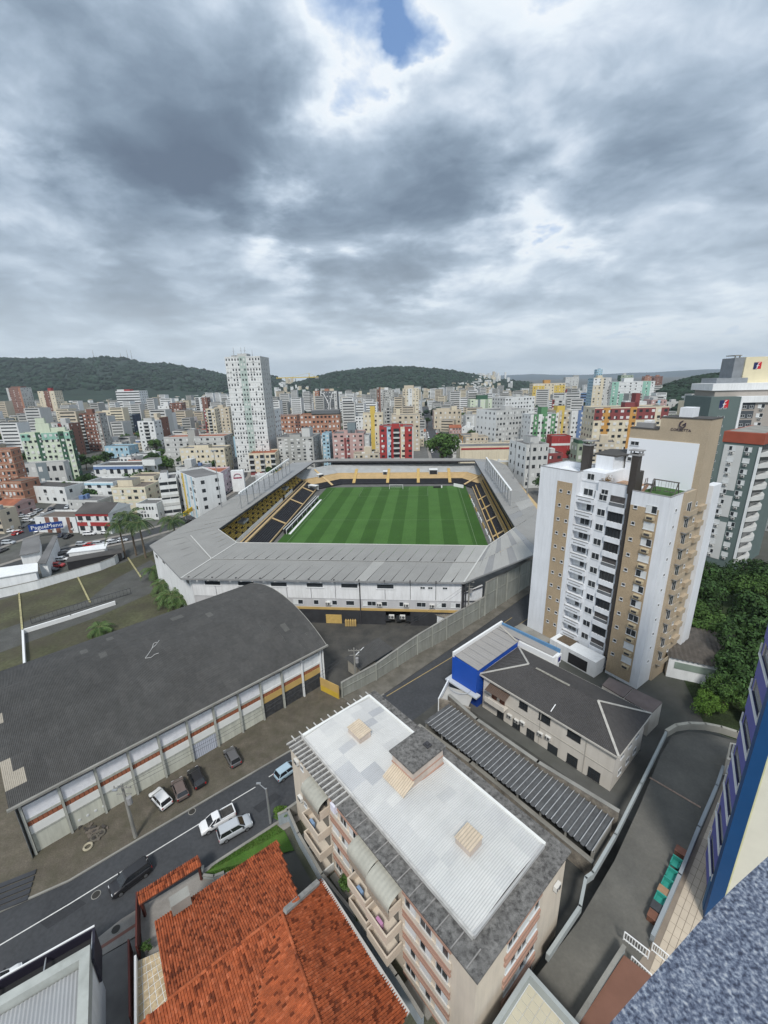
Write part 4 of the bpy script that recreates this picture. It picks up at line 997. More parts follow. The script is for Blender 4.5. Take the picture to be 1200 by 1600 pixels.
for i in range(9): b.box(i * Lg / 8 - .1, i * Lg / 8 + .1, .1, .3, 0, 3.3)
b.obj('posts', CONC, gr)
old = mat('mouldy parapet', (.27, .24, .20), .95, .2, .7, dirt=.7, dirtcol=(.06, .056, .05), fine=.2, dscale=.8)
wall_run('parapet_wall', 'mould-stained wall between the corrugated garage and the pale two-storey house', [(q.x, q.y) for q in (G(702, 1090, 3.8), G(745, 1128, 3.8), G(840, 1195, 3.8), G(965, 1272, 3.8))], 4.3, .45, old)
wall_run('parapet_wall', 'dark stained wall along the low side of the corrugated garage', [(q.x, q.y) for q in (G(655, 1133, 2.4), G(735, 1190, 2.4), G(925, 1345, 2.4))], 2.3, .5, old)
sheet('alley', [G(640, 1130), G(700, 1085), G(1010, 1300), G(900, 1480), G(860, 1480)], .035, mat('dark alley floor', (.06, .06, .055), .95, .3, .5))
# ================================================================== BLUE BUILDING
q = [G(707, 1022, 8.5), G(783, 973, 8.5), G(873, 1018, 8.5)]
bo, bx_, = q[0], q[1]
bb_ = thing('blue_building', 'bright blue two-storey building with a grey sheet roof by the street', 'building', (bo.x, bo.y, 0), frame_of(bo, bx_))
# local: x along street, y = left of it (towards street) so depth is -y
BLn = (bx_ - bo).length; BD = (q[2] - bx_).length
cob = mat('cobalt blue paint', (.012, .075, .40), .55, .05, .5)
BS, BX = 5.4, BLn - 2.4
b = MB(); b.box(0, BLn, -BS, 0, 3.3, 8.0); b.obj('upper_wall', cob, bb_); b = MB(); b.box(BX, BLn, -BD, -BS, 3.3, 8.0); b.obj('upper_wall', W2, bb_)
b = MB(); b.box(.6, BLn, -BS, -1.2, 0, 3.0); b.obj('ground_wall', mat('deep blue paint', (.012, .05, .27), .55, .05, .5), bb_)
b = MB(); b.box(-.9, BLn + .4, -4.5, .8, 3.0, 3.28); b.box(-.9, .3, -6.2, -4.5, 3.0, 3.28); b.obj('canopy', mat('pale aluminium canopy', (.5, .53, .56), .4, .05), bb_)
b = MB(); b.box(.54, .6, -2.6, -1.5, .4, 2.6); b.obj('doorway', GLASS, bb_)
grs = mat('grey sandwich roof', (.29, .28, .27), .7, .06, .3, dirt=.2, dirtcol=(.22, .21, .19))
for i in range(8):
    b = MB(); x0_, x1_ = .1 + (BLn - .4) * i / 8, .1 + (BLn - .4) * (i + 1) / 8; yb_ = -BD + .3 if i == 7 else -BS - .2; rib_sheet(b, [(x0_, yb_, 8.05), (x1_, yb_, 8.05), (x1_, -.4, 8.35), (x0_, -.4, 8.35)], (0, 1, 0), .5, .03, 0, 'seam', 8); b.obj('roof_sheet', grs, bb_)
b = MB(); b.box(0, BLn, -.35, 0, 8.0, 9.0); b.obj('parapet', W2, bb_)
b = MB(); b.box(BLn - .3, BLn, -BD, -.35, 8.0, 8.75); b.obj('parapet', mat('steel blue flashing', (.10, .22, .38), .5), bb_)
b = MB(); b.bar((BLn - 1, -.5, 8.45), (BX - .5, -BS, 8.25), .35, .06); b.obj('hip_cap', mat('pale hip cap', (.40, .38, .34)), bb_)
b = MB(); b.box(BLn - 1.6, BLn - .1, -BD - .3, -BD - .02, 6.2, 8.0, 0); b.box(BLn - 1.2, BLn - .4, -BD - .35, -BD - .3, 6.7, 7.6, 1); b.obj('sign_box', [W2, mat('navy sign', (.02, .02, .15))], bb_)
lb = thing('side_terrace', 'white walled entrance terrace with a curved canopy left of the blue building', 'terrace', G(684, 1118), frame_of(G(684, 1118), G(700, 1085)))
b = MB(); b.box(0, 5.5, -.2, 0, 0, 3.6); b.obj('wall', WHITE, lb)
b = MB(); b.box(0, .3, -5.6, -.2, 0, 3.6); b.obj('wall', old, lb)
b = MB(); b.box(.2, 4.5, -5, -.3, 2.6, 2.8); b.obj('terrace_floor', mat('pale terrace', (.4, .39, .36), .8, .1), lb)
b = MB()
for i in range(9): a = math.pi * i / 8; b.v += [(4.4 - 1.6 * math.sin(a), -.6 - 2 + 2 * math.cos(a), 3.6), (4.4 - 1.6 * math.sin(a), -2.6 + 2 * math.cos(a), 3.4)]
for i in range(8): b.f.append((2 * i, 2 * i + 2, 2 * i + 3, 2 * i + 1)); b.mi.append(0)
b.obj('curved_canopy', mat('pale aluminium canopy', (.5, .5, .5)), lb)
# ================================================================== PALE TWO-STOREY HOUSE with dark hipped roof
A_, B_, C_, D_ = G(750, 1052, 7), G(967, 1182, 7), G(1017, 1113, 7), G(810, 1010, 7)
gh2 = thing('pale_house', 'pale two-storey building with a dark hipped corrugated roof and white ridge caps', 'house', (A_.x, A_.y, 0), frame_of(A_, B_))
HLn = (B_ - A_).length; HD = ((C_ - B_).length + (D_ - A_).length) / 2
pw = mat('pale cream wall', (.60, .565, .51), .85, .05, .3, dirt=.22, dirtcol=(.33, .3, .26), streak=True)
b = MB(); b.box(.5, HLn - .5, .5, HD - .5, 0, 6.6); b.obj('wall', pw, gh2)
b = MB(); b.box(-.1, HLn + .1, -.1, HD + .1, 6.6, 6.85); b.obj('eaves', mat('pale eaves', (.48, .46, .42), .8, .1, 1, dirt=.2, dirtcol=(.3, .28, .25)), gh2)
dr = mat('dark corrugated roof', (.062, .060, .060), .9, .12, .2, dirt=.2, dirtcol=(.09, .085, .08), fine=.12)
zr = 9.0; c00, c10, c11, c01 = Vector((0, 0, 6.9)), Vector((HLn, 0, 6.9)), Vector((HLn, HD, 6.9)), Vector((0, HD, 6.9)); r0, r1 = Vector((HD * .48, HD / 2, zr)), Vector((HLn - HD * .48, HD / 2, zr))
def sheeted(poly, d, wdt, name, m_, parent, pitch=.22, amp=.03):
    d = Vector(d).normalized(); nn = (poly[1] - poly[0]).cross(poly[2] - poly[0]).normalized(); e = nn.cross(d).normalized()
    us = [(p - poly[0]).dot(e) for p in poly]; u = min(us); n = max(1, round((max(us) - u) / wdt)); w_ = (max(us) - u) / n
    for i in range(n):
        q = clip_poly(poly, poly[0] + e * (u + i * w_), e); q = clip_poly(q, poly[0] + e * (u + (i + 1) * w_ + .0), -e)
        if len(q) < 3: continue
        b = MB(); rib_sheet(b, q, d, pitch, amp, 0, 'sine', 4)
        if b.f: b.obj(name, m_, parent)
sheeted([c00, c10, r1, r0], (0, 1, .43), 1.1, 'roof_sheet', dr, gh2); sheeted([c11, c01, r0, r1], (0, -1, .43), 1.1, 'roof_sheet', dr, gh2)
sheeted([c10, c11, r1], (-1, 0, .43), 1.1, 'roof_sheet', dr, gh2); sheeted([c01, c00, r0], (1, 0, .43), 1.1, 'roof_sheet', dr, gh2)
rcm = mat('pale ridge cap', (.40, .39, .36), .85, .15, 1.5)
for a, c in ((c00, r0), (c01, r0), (c10, r1), (c11, r1)): b = MB(); b.bar(a + Vector((0, 0, .06)), c + Vector((0, 0, .08)), .34, .07); b.obj('hip_cap', rcm, gh2)
b = MB(); b.bar(lerp(r0, r1, .12) + Vector((0, 0, .06)), lerp(r0, r1, .62) + Vector((0, 0, .06)), .4, .07); b.obj('ridge_cap', mat('mottled ridge cap', (.25, .24, .21), .9, .3, 3), gh2)
b = MB(); b.bar((HLn * .56, .5, 7.25), (HLn * .56, 1.8, 7.8), .12, .05); b.obj('patch', W2, gh2)
fA = Vector((A_.x, A_.y)) ; fd = (B_ - A_)
oo = Vector((A_.x, A_.y)) + Vector((-fd.y, fd.x)).normalized() * .5
for px, py, w, h in ((818, 1103, 1.5, 1.2), (851, 1122, 1.9, 1.5), (897, 1150, 2.0, 1.2), (782, 1116, 1.3, 1.6), (807, 1132, 1.4, 1.6), (829, 1147, 1.4, 1.6), (894, 1188, 1.6, 1.7), (928, 1210, 1.7, 1.7)):
    s, z = on_plane(oo, fd, px, py); window(gh2, s - w / 2, z - h / 2, w, h, .5, style='barred')
s, z = on_plane(oo, fd, 863, 1175); b = MB(); b.box(s - .8, s + .8, .42, .52, z - 1.6, z + 1.3); b.obj('door', GLASS, gh2)
for px, py in ((797, 1118), (808, 1126), (817, 1129), (845, 1146), (857, 1152)): s, z = on_plane(oo, fd, px, py); ac_unit(gh2, s, .5, z - .3)
for px in (842, 918): s, z = on_plane(oo, fd, px, 1150); b = MB(); b.box(s - .06, s + .06, .44, .5, 0, 6.6); b.obj('pilaster_strip', mat('greyish strip', (.4, .38, .34)), gh2)
b = MB(); b.box(.5, HLn - .5, .45, .5, 3.25, 3.4); b.obj('string_course', mat('greyish strip', (.4, .38, .34)), gh2)
s, z = on_plane(oo, fd, 782, 1090)
b = MB(); b.box(s - 2.2, s + 1.6, -.9, .5, 2.9, 3.1); b.box(s - 2.2, s + 1.6, -.9, -.8, 3.1, 3.9); b.obj('balcony', pw, gh2)
b = MB(); rib_sheet(b, [(s - 2.2, -1.0, 5.3), (s + 1.8, -1.0, 5.3), (s + 1.8, .5, 5.9), (s - 2.2, .5, 5.9)], (0, 1, .4), .3, .03); b.obj('awning', mat('brown awning', (.10, .07, .055), .8), gh2)
for k in (-1.2, .4): b = MB(); b.box(s + k - .5, s + k + .5, .42, .52, 3.1, 5.1); b.obj('balcony_door', mat('dark red wood door', (.10, .035, .02), .6), gh2)
for py in (2.5, 5.2, 7.8):
    window(gh2, 0, 4.2, 1.2, 1.0, rot=R(90), xy=(HLn - .5, py)); window(gh2, 0, 1.2, 1.2, 1.0, rot=R(90), xy=(HLn - .5, py))
# flat brown canopies behind it
fc = mat('reddish flat roof', (.16, .13, .125), .9, .15, .6, dirt=.3, dirtcol=(.1, .09, .08))
cn = [G(941, 1070, 4.5), G(952, 1058, 4.5), G(1035, 1097, 4.5), G(1017, 1115, 4.5)]
th_ = thing('carport', 'flat reddish carport roof at the foot of the white tower', 'carport', (cn[0].x, cn[0].y, 0)); o3 = Vector((cn[0].x, cn[0].y))
for (i0, i1) in ((0, .46), (.48, 1)):
    pl_ = [lerp(cn[0], cn[3], i0), lerp(cn[0], cn[3], i1), lerp(cn[1], cn[2], i1), lerp(cn[1], cn[2], i0)]; b = MB(); b.prism([(p.x - o3.x, p.y - o3.y) for p in pl_], 4.3, 4.5); b.obj('roof_panel', fc, th_)
b = MB(); b.prism([(p.x - o3.x, p.y - o3.y) for p in cn], 0, 4.29); b.obj('wall', pw, th_)
# ================================================================== RAMP / PARKING DECK
DZ = 2.6
dk = mat('stained concrete deck', (.135, .13, .115), .9, .18, .22, dirt=.5, dirtcol=(.07, .07, .066), fine=.08, dscale=.16)
outl = [(835, 1530), (905, 1438), (960, 1345), (1000, 1258), (1032, 1180), (1050, 1150), (1075, 1143), (1110, 1147), (1150, 1158), (1180, 1172), (1200, 1190), (1140, 1235), (1120, 1260), (1060, 1400), (1010, 1495), (990, 1540), (930, 1640), (780, 1640)]
dp = [G(*p, DZ) for p in outl]
o4 = Vector((dp[0].x, dp[0].y, 0)); deck = thing('parking_deck', 'grey concrete parking ramp with low walls between the houses', 'parking ramp', o4)
b = MB(); b.prism([(p.x - o4.x, p.y - o4.y) for p in dp], 0, DZ); b.obj('deck', dk, deck)
dw = mat('grey green parapet', (.34, .37, .37), .75, .06, .5, dirt=.2, dirtcol=(.22, .24, .23), streak=True)
def dwall(pts, h=.95, th=.32, m_=dw, nm='parapet'):
    for i in range(len(pts) - 1):
        a, c = G(*pts[i], DZ) - o4, G(*pts[i + 1], DZ) - o4; a.z = c.z = DZ + h / 2; d = (c - a).normalized() * .08; b = MB(); b.bar(a - d, c + d, th, h); b.obj(nm, m_, deck)
dwall([(855, 1500), (905, 1425), (914, 1380), (925, 1372), (960, 1312), (1000, 1232), (1040, 1150)])
bgw = mat('beige curved wall', (.42, .40, .34), .8, .08, .5, dirt=.25, dirtcol=(.25, .24, .2))
dwall([(1040, 1150), (1055, 1141), (1075, 1138), (1100, 1139), (1125, 1144), (1150, 1152), (1185, 1168)], 1.1, .5, bgw)
dwall([(1128, 1205), (1118, 1235), (1090, 1300), (1060, 1375), (1018, 1470)], .95, .34, mat('grey steel parapet', (.27, .30, .32), .6, .05))
b = MB(); a, c = G(1015, 1215, DZ) - o4, G(1095, 1262, DZ) - o4; a.z = c.z = DZ + .03; b.bar(a, c, .25, .06); b.obj('drain_strip', mat('rusty drain', (.30, .22, .17), .9, .3, 3), deck)
# stone kiosk at the right of the ramp
kt = [G(1136, 1186, 5.4), G(1156, 1192, 5.4), G(1161, 1164, 5.4), G(1141, 1160, 5.4)]
kk_ = thing('ramp_kiosk', 'cream box with dark skylight and white hatch beside the ramp', 'kiosk', (kt[0].x, kt[0].y, DZ)); kx = [((p.x - kt[0].x), (p.y - kt[0].y)) for p in kt]
b = MB(); b.prism(kx, 0, 2.8); b.obj('wall', CREAM, kk_); kc = (sum(p[0] for p in kx) / 4, sum(p[1] for p in kx) / 4)
b = MB(); b.prism([(p[0] * .75 + kc[0] * .25, p[1] * .75 + kc[1] * .25) for p in kx], 2.8, 2.95); b.obj('skylight', mat('dark brown skylight', (.06, .045, .04), .3), kk_)
b = MB(); b.bar((kx[0][0] + .2, kx[0][1] - .1, 1.2), (kx[1][0] - .3, kx[1][1] - .1, 1.2), .1, 1.3); b.obj('hatch', W2, kk_)
# tiled terrace strip at the foot of the tower we stand on
tl = mat('cream paving tile', (.50, .43, .34), .75, .06, .6, dirt=.15, dirtcol=(.35, .3, .24), island=.06); grout = mat('tile grout', (.25, .21, .17), .9)
tp = [G(1100, 1290, DZ), G(1135, 1205, DZ), G(1220, 1205, DZ), G(1240, 1640, DZ), G(900, 1640, DZ), G(1015, 1480, DZ)]
o5 = Vector((tp[0].x, tp[0].y, 0)); sheet('terrace', [(p.x, p.y) for p in tp], DZ + .03, grout)
tA, tB = G(1015, 1495, DZ), G(1118, 1245, DZ); tv = (tB - tA).normalized(); tu = Vector((tv.y, -tv.x, 0)); tn = 0; tmesh = None
b = MB(); b.box(.02, 1.08, .02, .53, 0, .035); tmesh = b.mesh('paving_tile', tl)
ter = thing('tiled_walk', 'cream tiled walkway along the foot of the blue tower', 'walkway', (tA.x, tA.y, DZ), frame_of(tA, tB)); cnt = 0
for i in range(26):
    for j in range(11):
        if cnt < 290: inst('paving_tile', tmesh, ter, (i * 1.1 - 2, -.9 - j * .55 - .0, .035 + rr.uniform(0, .004))); cnt += 1
# row of teal seats / bins
teal = mat('teal plastic', (.035, .27, .22), .45, .06, 1)
ords = ['nearest', 'second', 'third', 'fourth', 'farthest']
for i, (px, py, kind) in enumerate(((1020, 1438, 'brown'), (1025, 1424, 'grey'), (1030, 1411, 'teal'), (1041, 1387, 'teal2'), (1048, 1372, 'teal3'), (1055, 1353, 'teal4'), (1035, 1399, 'crate'), (1062, 1336, 'box'))):
    p = G(px, py, DZ); a = frame_of(tA, tB)
    if kind.startswith('teal'):
        t = thing('teal_chair', {'teal': 'nearest', 'teal2': 'second nearest', 'teal3': 'third nearest', 'teal4': 'farthest'}[kind] + ' teal plastic lounge chair beside the ramp wall', 'chair', p, a, 'teal chairs by the ramp wall', .78)
        b = MB(); b.box(-.6, .6, -.7, .6, .35, .5); b.obj('seat', teal, t); b = MB(); b.box(.5, .68, -.7, .6, .5, 1.15); b.obj('backrest', teal, t)
        for s_ in (-.55, .5): b = MB(); b.box(-.6, .6, s_, s_ + .12, 0, .85); b.obj('armrest', teal, t)
    else:
        cc = {'brown': (.16, .075, .05), 'grey': (.05, .055, .06), 'crate': (.32, .2, .12), 'box': (.22, .10, .07)}[kind]; t = thing('crate', {'brown': 'brown wooden crate at the near end of the teal chairs', 'grey': 'dark grey box between the brown crate and the teal chairs', 'crate': 'light wooden crate past the teal chairs', 'box': 'reddish planter box at the far end of the teal row'}[kind], 'crate', p, a, None, .8)
        b = MB()
        for s_ in range(4): b.box(-.55, .55, -.6, .6, .05 + s_ * .2, .2 + s_ * .2)
        b.box(-.5, .5, -.55, .55, 0, .8); b.obj('slats', mat('crate ' + kind, cc, .8, .15, 2), t); b = MB(); b.box(-.6, .6, -.65, .65, .85, .95); b.obj('lid', mat('crate ' + kind, cc), t)
def railing(name, label, a, c, h, n, m_=None):
    t = thing(name, label, 'railing', a, frame_of(a, c)); L_ = (Vector(c[:2]) - Vector(a[:2])).length; m_ = m_ or W2
    for z in (0.15, h): b = MB(); b.bar((0, 0, z), (L_, 0, z), .09); b.obj('rail', m_, t)
    for i in range(n): b = MB(); b.bar((L_ * i / (n - 1), 0, .0), (L_ * i / (n - 1), 0, h), .05 if 0 < i < n - 1 else .1); b.obj('baluster', m_, t)
    return t
railing('white_railing', 'white metal railing at the ramp corner above the brown terrace', G(974, 1468, DZ + 1), G(1012, 1498, DZ + 1), 1.1, 10)
railing('white_railing', 'lower white railing beside the granite ledge', G(985, 1506, DZ), G(1015, 1535, DZ), 1.1, 9)
railing('white_railing', 'short white railing at the foot of the tiled walkway', G(1018, 1485, DZ), G(1042, 1505, DZ), 1.1, 8)
bt = mat('red brown terrace floor', (.17, .085, .06), .85, .1, .5)
sheet('terrace', [G(902, 1604, 3.6), G(975, 1492, 3.6), G(1050, 1550, 3.6), G(960, 1720, 3.6)], DZ + 1.0, bt)
wall_run('terrace_wall', 'pale wall round the red brown terrace corner', [G(898, 1604, 3.6), G(974, 1484, 3.6)], 1.5, .25, dw, z0=DZ)
# small tiled roof terrace bottom centre
ra = [G(826, 1512, 6.5), G(905, 1600, 6.5), G(850, 1700, 6.5), G(730, 1640, 6.5)]
o6 = Vector((ra[0].x, ra[0].y, 0)); rt = thing('roof_terrace', 'small pale walled roof terrace with square cream tiles', 'terrace', o6, frame_of(ra[0], ra[1]))
Lx = (ra[1] - ra[0]).length + 6
b = MB(); b.box(0, Lx, -9, 0, 0, 5.4); b.obj('wall', WHITE, rt)
for q_ in ((0, Lx, -.35, 0), (0, .35, -9, -.35)): b = MB(); b.box(*q_, 5.4, 6.5); b.obj('parapet', dw, rt)
b = MB(); b.box(.02, .68, .02, .68, 0, .04); tm2 = b.mesh('paving_tile', mat('square cream tile', (.50, .46, .35), .7, .05, 1, island=.05))
for i in range(11):
    for j in range(10): inst('paving_tile', tm2, rt, (.4 + i * .7, -1.1 - j * .7, 5.41))
# ================================================================== THE TOWER WE STAND ON
grn = bpy.data.materials.new('speckled granite'); grn.use_nodes = True; t_ = grn.node_tree; bs = t_.nodes['Principled BSDF']
ge = t_.nodes.new('ShaderNodeNewGeometry')
n1 = t_.nodes.new('ShaderNodeTexNoise'); n1.inputs['Scale'].default_value = 240; n1.inputs['Detail'].default_value = 4; n1.inputs['Roughness'].default_value = .6; t_.links.new(ge.outputs['Position'], n1.inputs['Vector'])
n2 = t_.nodes.new('ShaderNodeTexNoise'); n2.inputs['Scale'].default_value = 95; n2.inputs['Detail'].default_value = 2; t_.links.new(ge.outputs['Position'], n2.inputs['Vector'])
cgr = ramp(n1.outputs[0], [(.34, (.03, .036, .06)), (.46, (.085, .105, .155)), (.56, (.175, .205, .265)), (.70, (.38, .40, .43))], t_)
cgr = mixc(1.0, cgr, ramp(n2.outputs[0], [(.3, (.75, .75, .78)), (.7, (1.15, 1.15, 1.12))], t_), 'MULTIPLY', t_)
t_.links.new(cgr, bs.inputs['Base Color']); bs.inputs['Roughness'].default_value = .35
gz = CAM_H - .62
ge_pts = [(1260, 1285), (1200, 1338), (1150, 1383), (1104, 1428), (1060, 1478), (1020, 1523), (985, 1562), (930, 1625), (900, 1660)]
gv = [G(*p, gz) for p in ge_pts]; last = gv[-1]; o7 = gv[3].copy()
own = thing('own_tower', 'tall tower we look down from with cream wall and granite ledge', 'tower', (o7.x, o7.y, 0))
poly = [(p.x - o7.x, p.y - o7.y) for p in gv]; dirn = Vector((gv[0].x - last.x, gv[0].y - last.y)).normalized(); nrm = Vector((dirn.y, -dirn.x))
far_ = [(poly[-1][0] + nrm.x * .9, poly[-1][1] + nrm.y * .9), (poly[0][0] + nrm.x * .9 + dirn.x * .3, poly[0][1] + nrm.y * .9 + dirn.y * .3)]
b = MB(); b.prism(poly + far_, gz - .03, gz); b.obj('granite_ledge', grn, own)
wp_ = [(p[0] + nrm.x * .05, p[1] + nrm.y * .05) for p in (poly[1], poly[-1])]
b = MB(); b.prism([wp_[0], wp_[1], (wp_[1][0] + nrm.x * .7, wp_[1][1] + nrm.y * .7), (wp_[0][0] + nrm.x * .7, wp_[0][1] + nrm.y * .7)], DZ, gz - .035); b.obj('wall', CREAM, own)
# wing with blue pilaster and violet balconies
f0 = G(1103, 1425, DZ); hw = R(34.4); fd_ = Vector((math.sin(hw), math.cos(hw), 0)); fn = Vector((fd_.y, -fd_.x, 0))
bw_ = thing('blue_wing', 'violet balcony wing with a navy pilaster rising at the right edge', 'building', f0, math.atan2(fd_.y, fd_.x))
navy = mat('navy blue paint', (.010, .060, .17), .5, .05, .4); vio = mat('violet blue paint', (.115, .12, .36), .6, .05, .4); sky_ = mat('mid blue paint', (.05, .13, .25), .6)
# local x = away along facade, -y = to the right/inside, y+ = to the left
b = MB(); b.box(-1.0, 0, -.75, .25, 0, 50); b.obj('pilaster', navy, bw_)
b = MB(); b.box(-.7, .3, -18, -.9, 0, 52); b.obj('cream_wall', mat('pale cream wall finish', (.68, .66, .56), .7, .04), bw_)
b = MB(); b.box(-.8, 0, -.9, -.75, 0, 50); b.obj('edge_strip', mat('pale yellow strip', (.62, .62, .36), .6), bw_)
b = MB(); b.box(0, 9, -8, -.6, 0, 50); b.obj('core_wall', vio, bw_)
b = MB(); b.box(0, .8, -.6, .3, 0, 4); b.obj('base', sky_, bw_)
FHt = 4.0
for f in range(12):
    z0 = 1.5 + f * FHt
    b = MB(); b.box(.02, 5.6, -.6, .12 + .05 * (f % 2), z0, z0 + 2.1); b.obj('balcony_front', vio, bw_)
    t1 = [(1.0, z0 + 2.16)]
    b = MB(); b.bar((.3, .2, z0 + 2.25), (5.6, .2, z0 + 2.25), .16); b.obj('handrail', W2, bw_)
    b = MB(); b.bar((.3, .2, z0 + 2.1), (.3, .2, z0 + 3.4), .12); b.bar((5.6, .2, z0 + 2.1), (5.6, .2, z0 + 3.4), .12); b.obj('window_post', W2, bw_)
    b = MB(); b.box(.4, 5.5, -.5, .0, z0 + 2.1, z0 + FHt - .1); b.obj('pane', GLASS, bw_)
# slots on the cream wall
for f in range(9):
    for k in range(3):
        b = MB(); b.box(-.76, -.7, -2.4 - k * 1.8, -2.3 - k * 1.8, 20 + f * 4, 22 + f * 4); b.obj('vent_slot', dkm, bw_)
# ================================================================== WHITE TOWER with tan strips
T0, T1 = Vector((32.2, 85.8)), Vector((45.9, 65.8)); TD = (T1 - T0).normalized(); TP = Vector((-TD.y, TD.x))
tw = thing('white_tower', 'tall white apartment tower with tan brick strips and a tan stone top block', 'apartment tower', (T0.x, T0.y, 0), math.atan2(TD.y, TD.x))
wt_ = mat('tower white render', (.72, .745, .78), .75, .05, .22, dirt=.42, dirtcol=(.54, .565, .585), streak=True, dscale=.55)
tnb = mat('tan brick cladding', (.40, .31, .205), .85, .07, .5, dirt=.2, dirtcol=(.30, .24, .17), fine=.18, bump=.3)
brn = mat('dark brown tile strip', (.055, .048, .043), .6, .1)
gsill = mat('grey stone coping', (.28, .28, .28), .8)
def tbox(n, x0, x1, y0, y1, z0, z1, m_=None): b = MB(); b.box(x0, x1, y0, y1, z0, z1); return b.obj(n, m_ or wt_, tw)
NF, FH = 11, 2.93; ZB = 3.6
# left volume
tbox('wall', 0, 8.2, 0, 9, 0, 37.2)
for q in ((0, 8.2, 0, .2), (0, .2, .2, 9), (8.0, 8.2, .2, 6.5), (.2, 8.0, 8.8, 9)): tbox('roof_parapet', *q, 37.2, 38.4); tbox('coping', q[0] - .04, q[1] + .04, q[2] - .04, q[3] + .04, 38.4, 38.5, gsill)
tbox('tan_strip', 4.1, 7.3, -.05, .0, .6, 36.1, tnb)
# back link
tbox('wall', 8.2, 12.6, 1.6, 9, 0, 38.6); tbox('penthouse_wall', 8.6, 12.0, 5.0, 13, 38.6, 41.2)
b = MB(); b.prism([(8.2, 5.0), (12.4, 5.0), (13, 9.5), (11, 13.5), (7.5, 12)], 41.2, 41.5); b.obj('penthouse_roof', mat('dark felt roof', (.07, .068, .066), .9), tw)
# middle-right volume
tbox('wall', 11.9, 17.7, .9, 9, 0, 36.3); tbox('wall', 18.4, 24.4, 0, 9, 0, 36.3)
tbox('dark_strip', 17.55, 18.45, .35, 3, 3, 39.9, brn)
# chimneys
for (x, y, z) in ((6.2, 5.2, 43.0),):
    tbox('chimney', x - .7, x + .9, y, y + 1.2, 37, z, brn)
tbox('chimney', 17.3, 18.4, .4, 1.6, 36, 43.0, brn)
for (x, y) in ((6.3, 5.8), (17.7, 1.0)):
    z = 43.0; tbox('chimney_cap', x - 1.0, x + 1.0, y - .8, y + .9, z + .5, z + .65, gsill)
    for sx_, sy_ in ((-.7, -.5), (.7, -.5), (-.7, .6), (.7, .6)): tbox('cap_leg', x + sx_ - .08, x + sx_ + .08, y + sy_ - .08, y + sy_ + .08, z, z + .5, gsill)
    tbox('chimney_top', x - .9, x + .9, y - .7, y + .8, z - .3, z, gsill)
# roof deck with parapet, play frame and lawn
for q in ((18.4, 24.4, 0, .2), (24.2, 24.4, .2, 8.4), (11.9, 17.0, .9, 1.1), (11.9, 12.1, 1.1, 8)): tbox('roof_parapet', *q, 36.3, 36.85 if q[0] > 12 else 37.3); tbox('coping', q[0] - .04, q[1] + .04, q[2] - .04, q[3] + .04, 36.85 if q[0] > 12 else 37.3, 36.95 if q[0] > 12 else 37.4, gsill)
tbox('roof_lawn', 18.6, 24.2, .2, 8.4, 36.3, 36.35, mat('roof lawn', (.05, .11, .03), .95, .3, 2)); tbox('roof_floor', 12.1, 17.0, 1.1, 8.5, 36.3, 36.34, mat('terracotta deck', (.33, .22, .15), .8, .1))
pf = mat('dark play frame', (.10, .09, .085), .6)
ps = thing('swing_frame', 'dark swing frame standing on the roof lawn of the white tower', 'swing set', tuple(tw.matrix_basis @ Vector((0, 0, 0))), tw.rotation_euler.z)
def twp(x, y, z): return Vector((T0.x, T0.y, 0)) + Vector((TD.x, TD.y, 0)) * x + Vector((TP.x, TP.y, 0)) * y + Vector((0, 0, z))
ps.location = twp(19.6, 3.4, 36.35); b = MB()
for x in (0.6, 4.2): b.bar((x, -.9, 0), (x, 0, 2.3), .12); b.bar((x, .9, 0), (x, 0, 2.3), .12); b.bar((x, -.5, 1), (x, .5, 1), .09)
b.bar((.4, 0, 2.3), (4.4, 0, 2.3), .16); b.obj('frame', pf, ps)
for x in (1.5, 2.6, 3.4): b = MB(); b.bar((x - .2, 0, 2.3), (x - .2, 0, .6), .03); b.bar((x + .2, 0, 2.3), (x + .2, 0, .6), .03); b.box(x - .3, x + .3, -.15, .15, .5, .6); b.obj('seat', pf, ps)
ps2 = thing('climbing_frame', 'small dark climbing frame left of the swings on the tower roof', 'climbing frame', twp(18.5, 3.6, 36.35), tw.rotation_euler.z); b = MB()
for x in (0, 1.2): b.bar((x, 0, 0), (x + .1, .2, 2.1), .1); b.bar((x, 1, 0), (x + .1, .8, 2.1), .1)
b.box(0, 1.3, 0, 1, 1.0, 1.15); b.obj('frame', pf, ps2); b = MB(); b.bar((.6, 0, 1.1), (.6, -1.6, .1), .5, .06); b.obj('slide', mat('slide', (.2, .12, .08)), ps2)
pl2 = thing('potted_plant', 'reddish potted shrub on the tower roof terrace corner', 'plant', twp(12.8, 2.0, 36.4)); b = MB(); b.prism([(.3 * math.cos(a * .785), .3 * math.sin(a * .785)) for a in range(8)], 0, .5); b.obj('pot', mat('clay pot', (.3, .12, .07)), pl2)
b = MB(); rq = random.Random(4)
for i in range(240):
    p = Vector((rq.gauss(0, .42), rq.gauss(0, .42), .9 + rq.gauss(0, .35))); u = Vector((rq.gauss(0, 1), rq.gauss(0, 1), rq.gauss(0, 1))).normalized() * .16; v = u.orthogonal().normalized() * .08; b.poly([p - u, p - v, p + u, p + v])
b.obj('foliage', mat('reddish leaves', (.16, .10, .04), .9, .4, 3, island=.4), pl2)
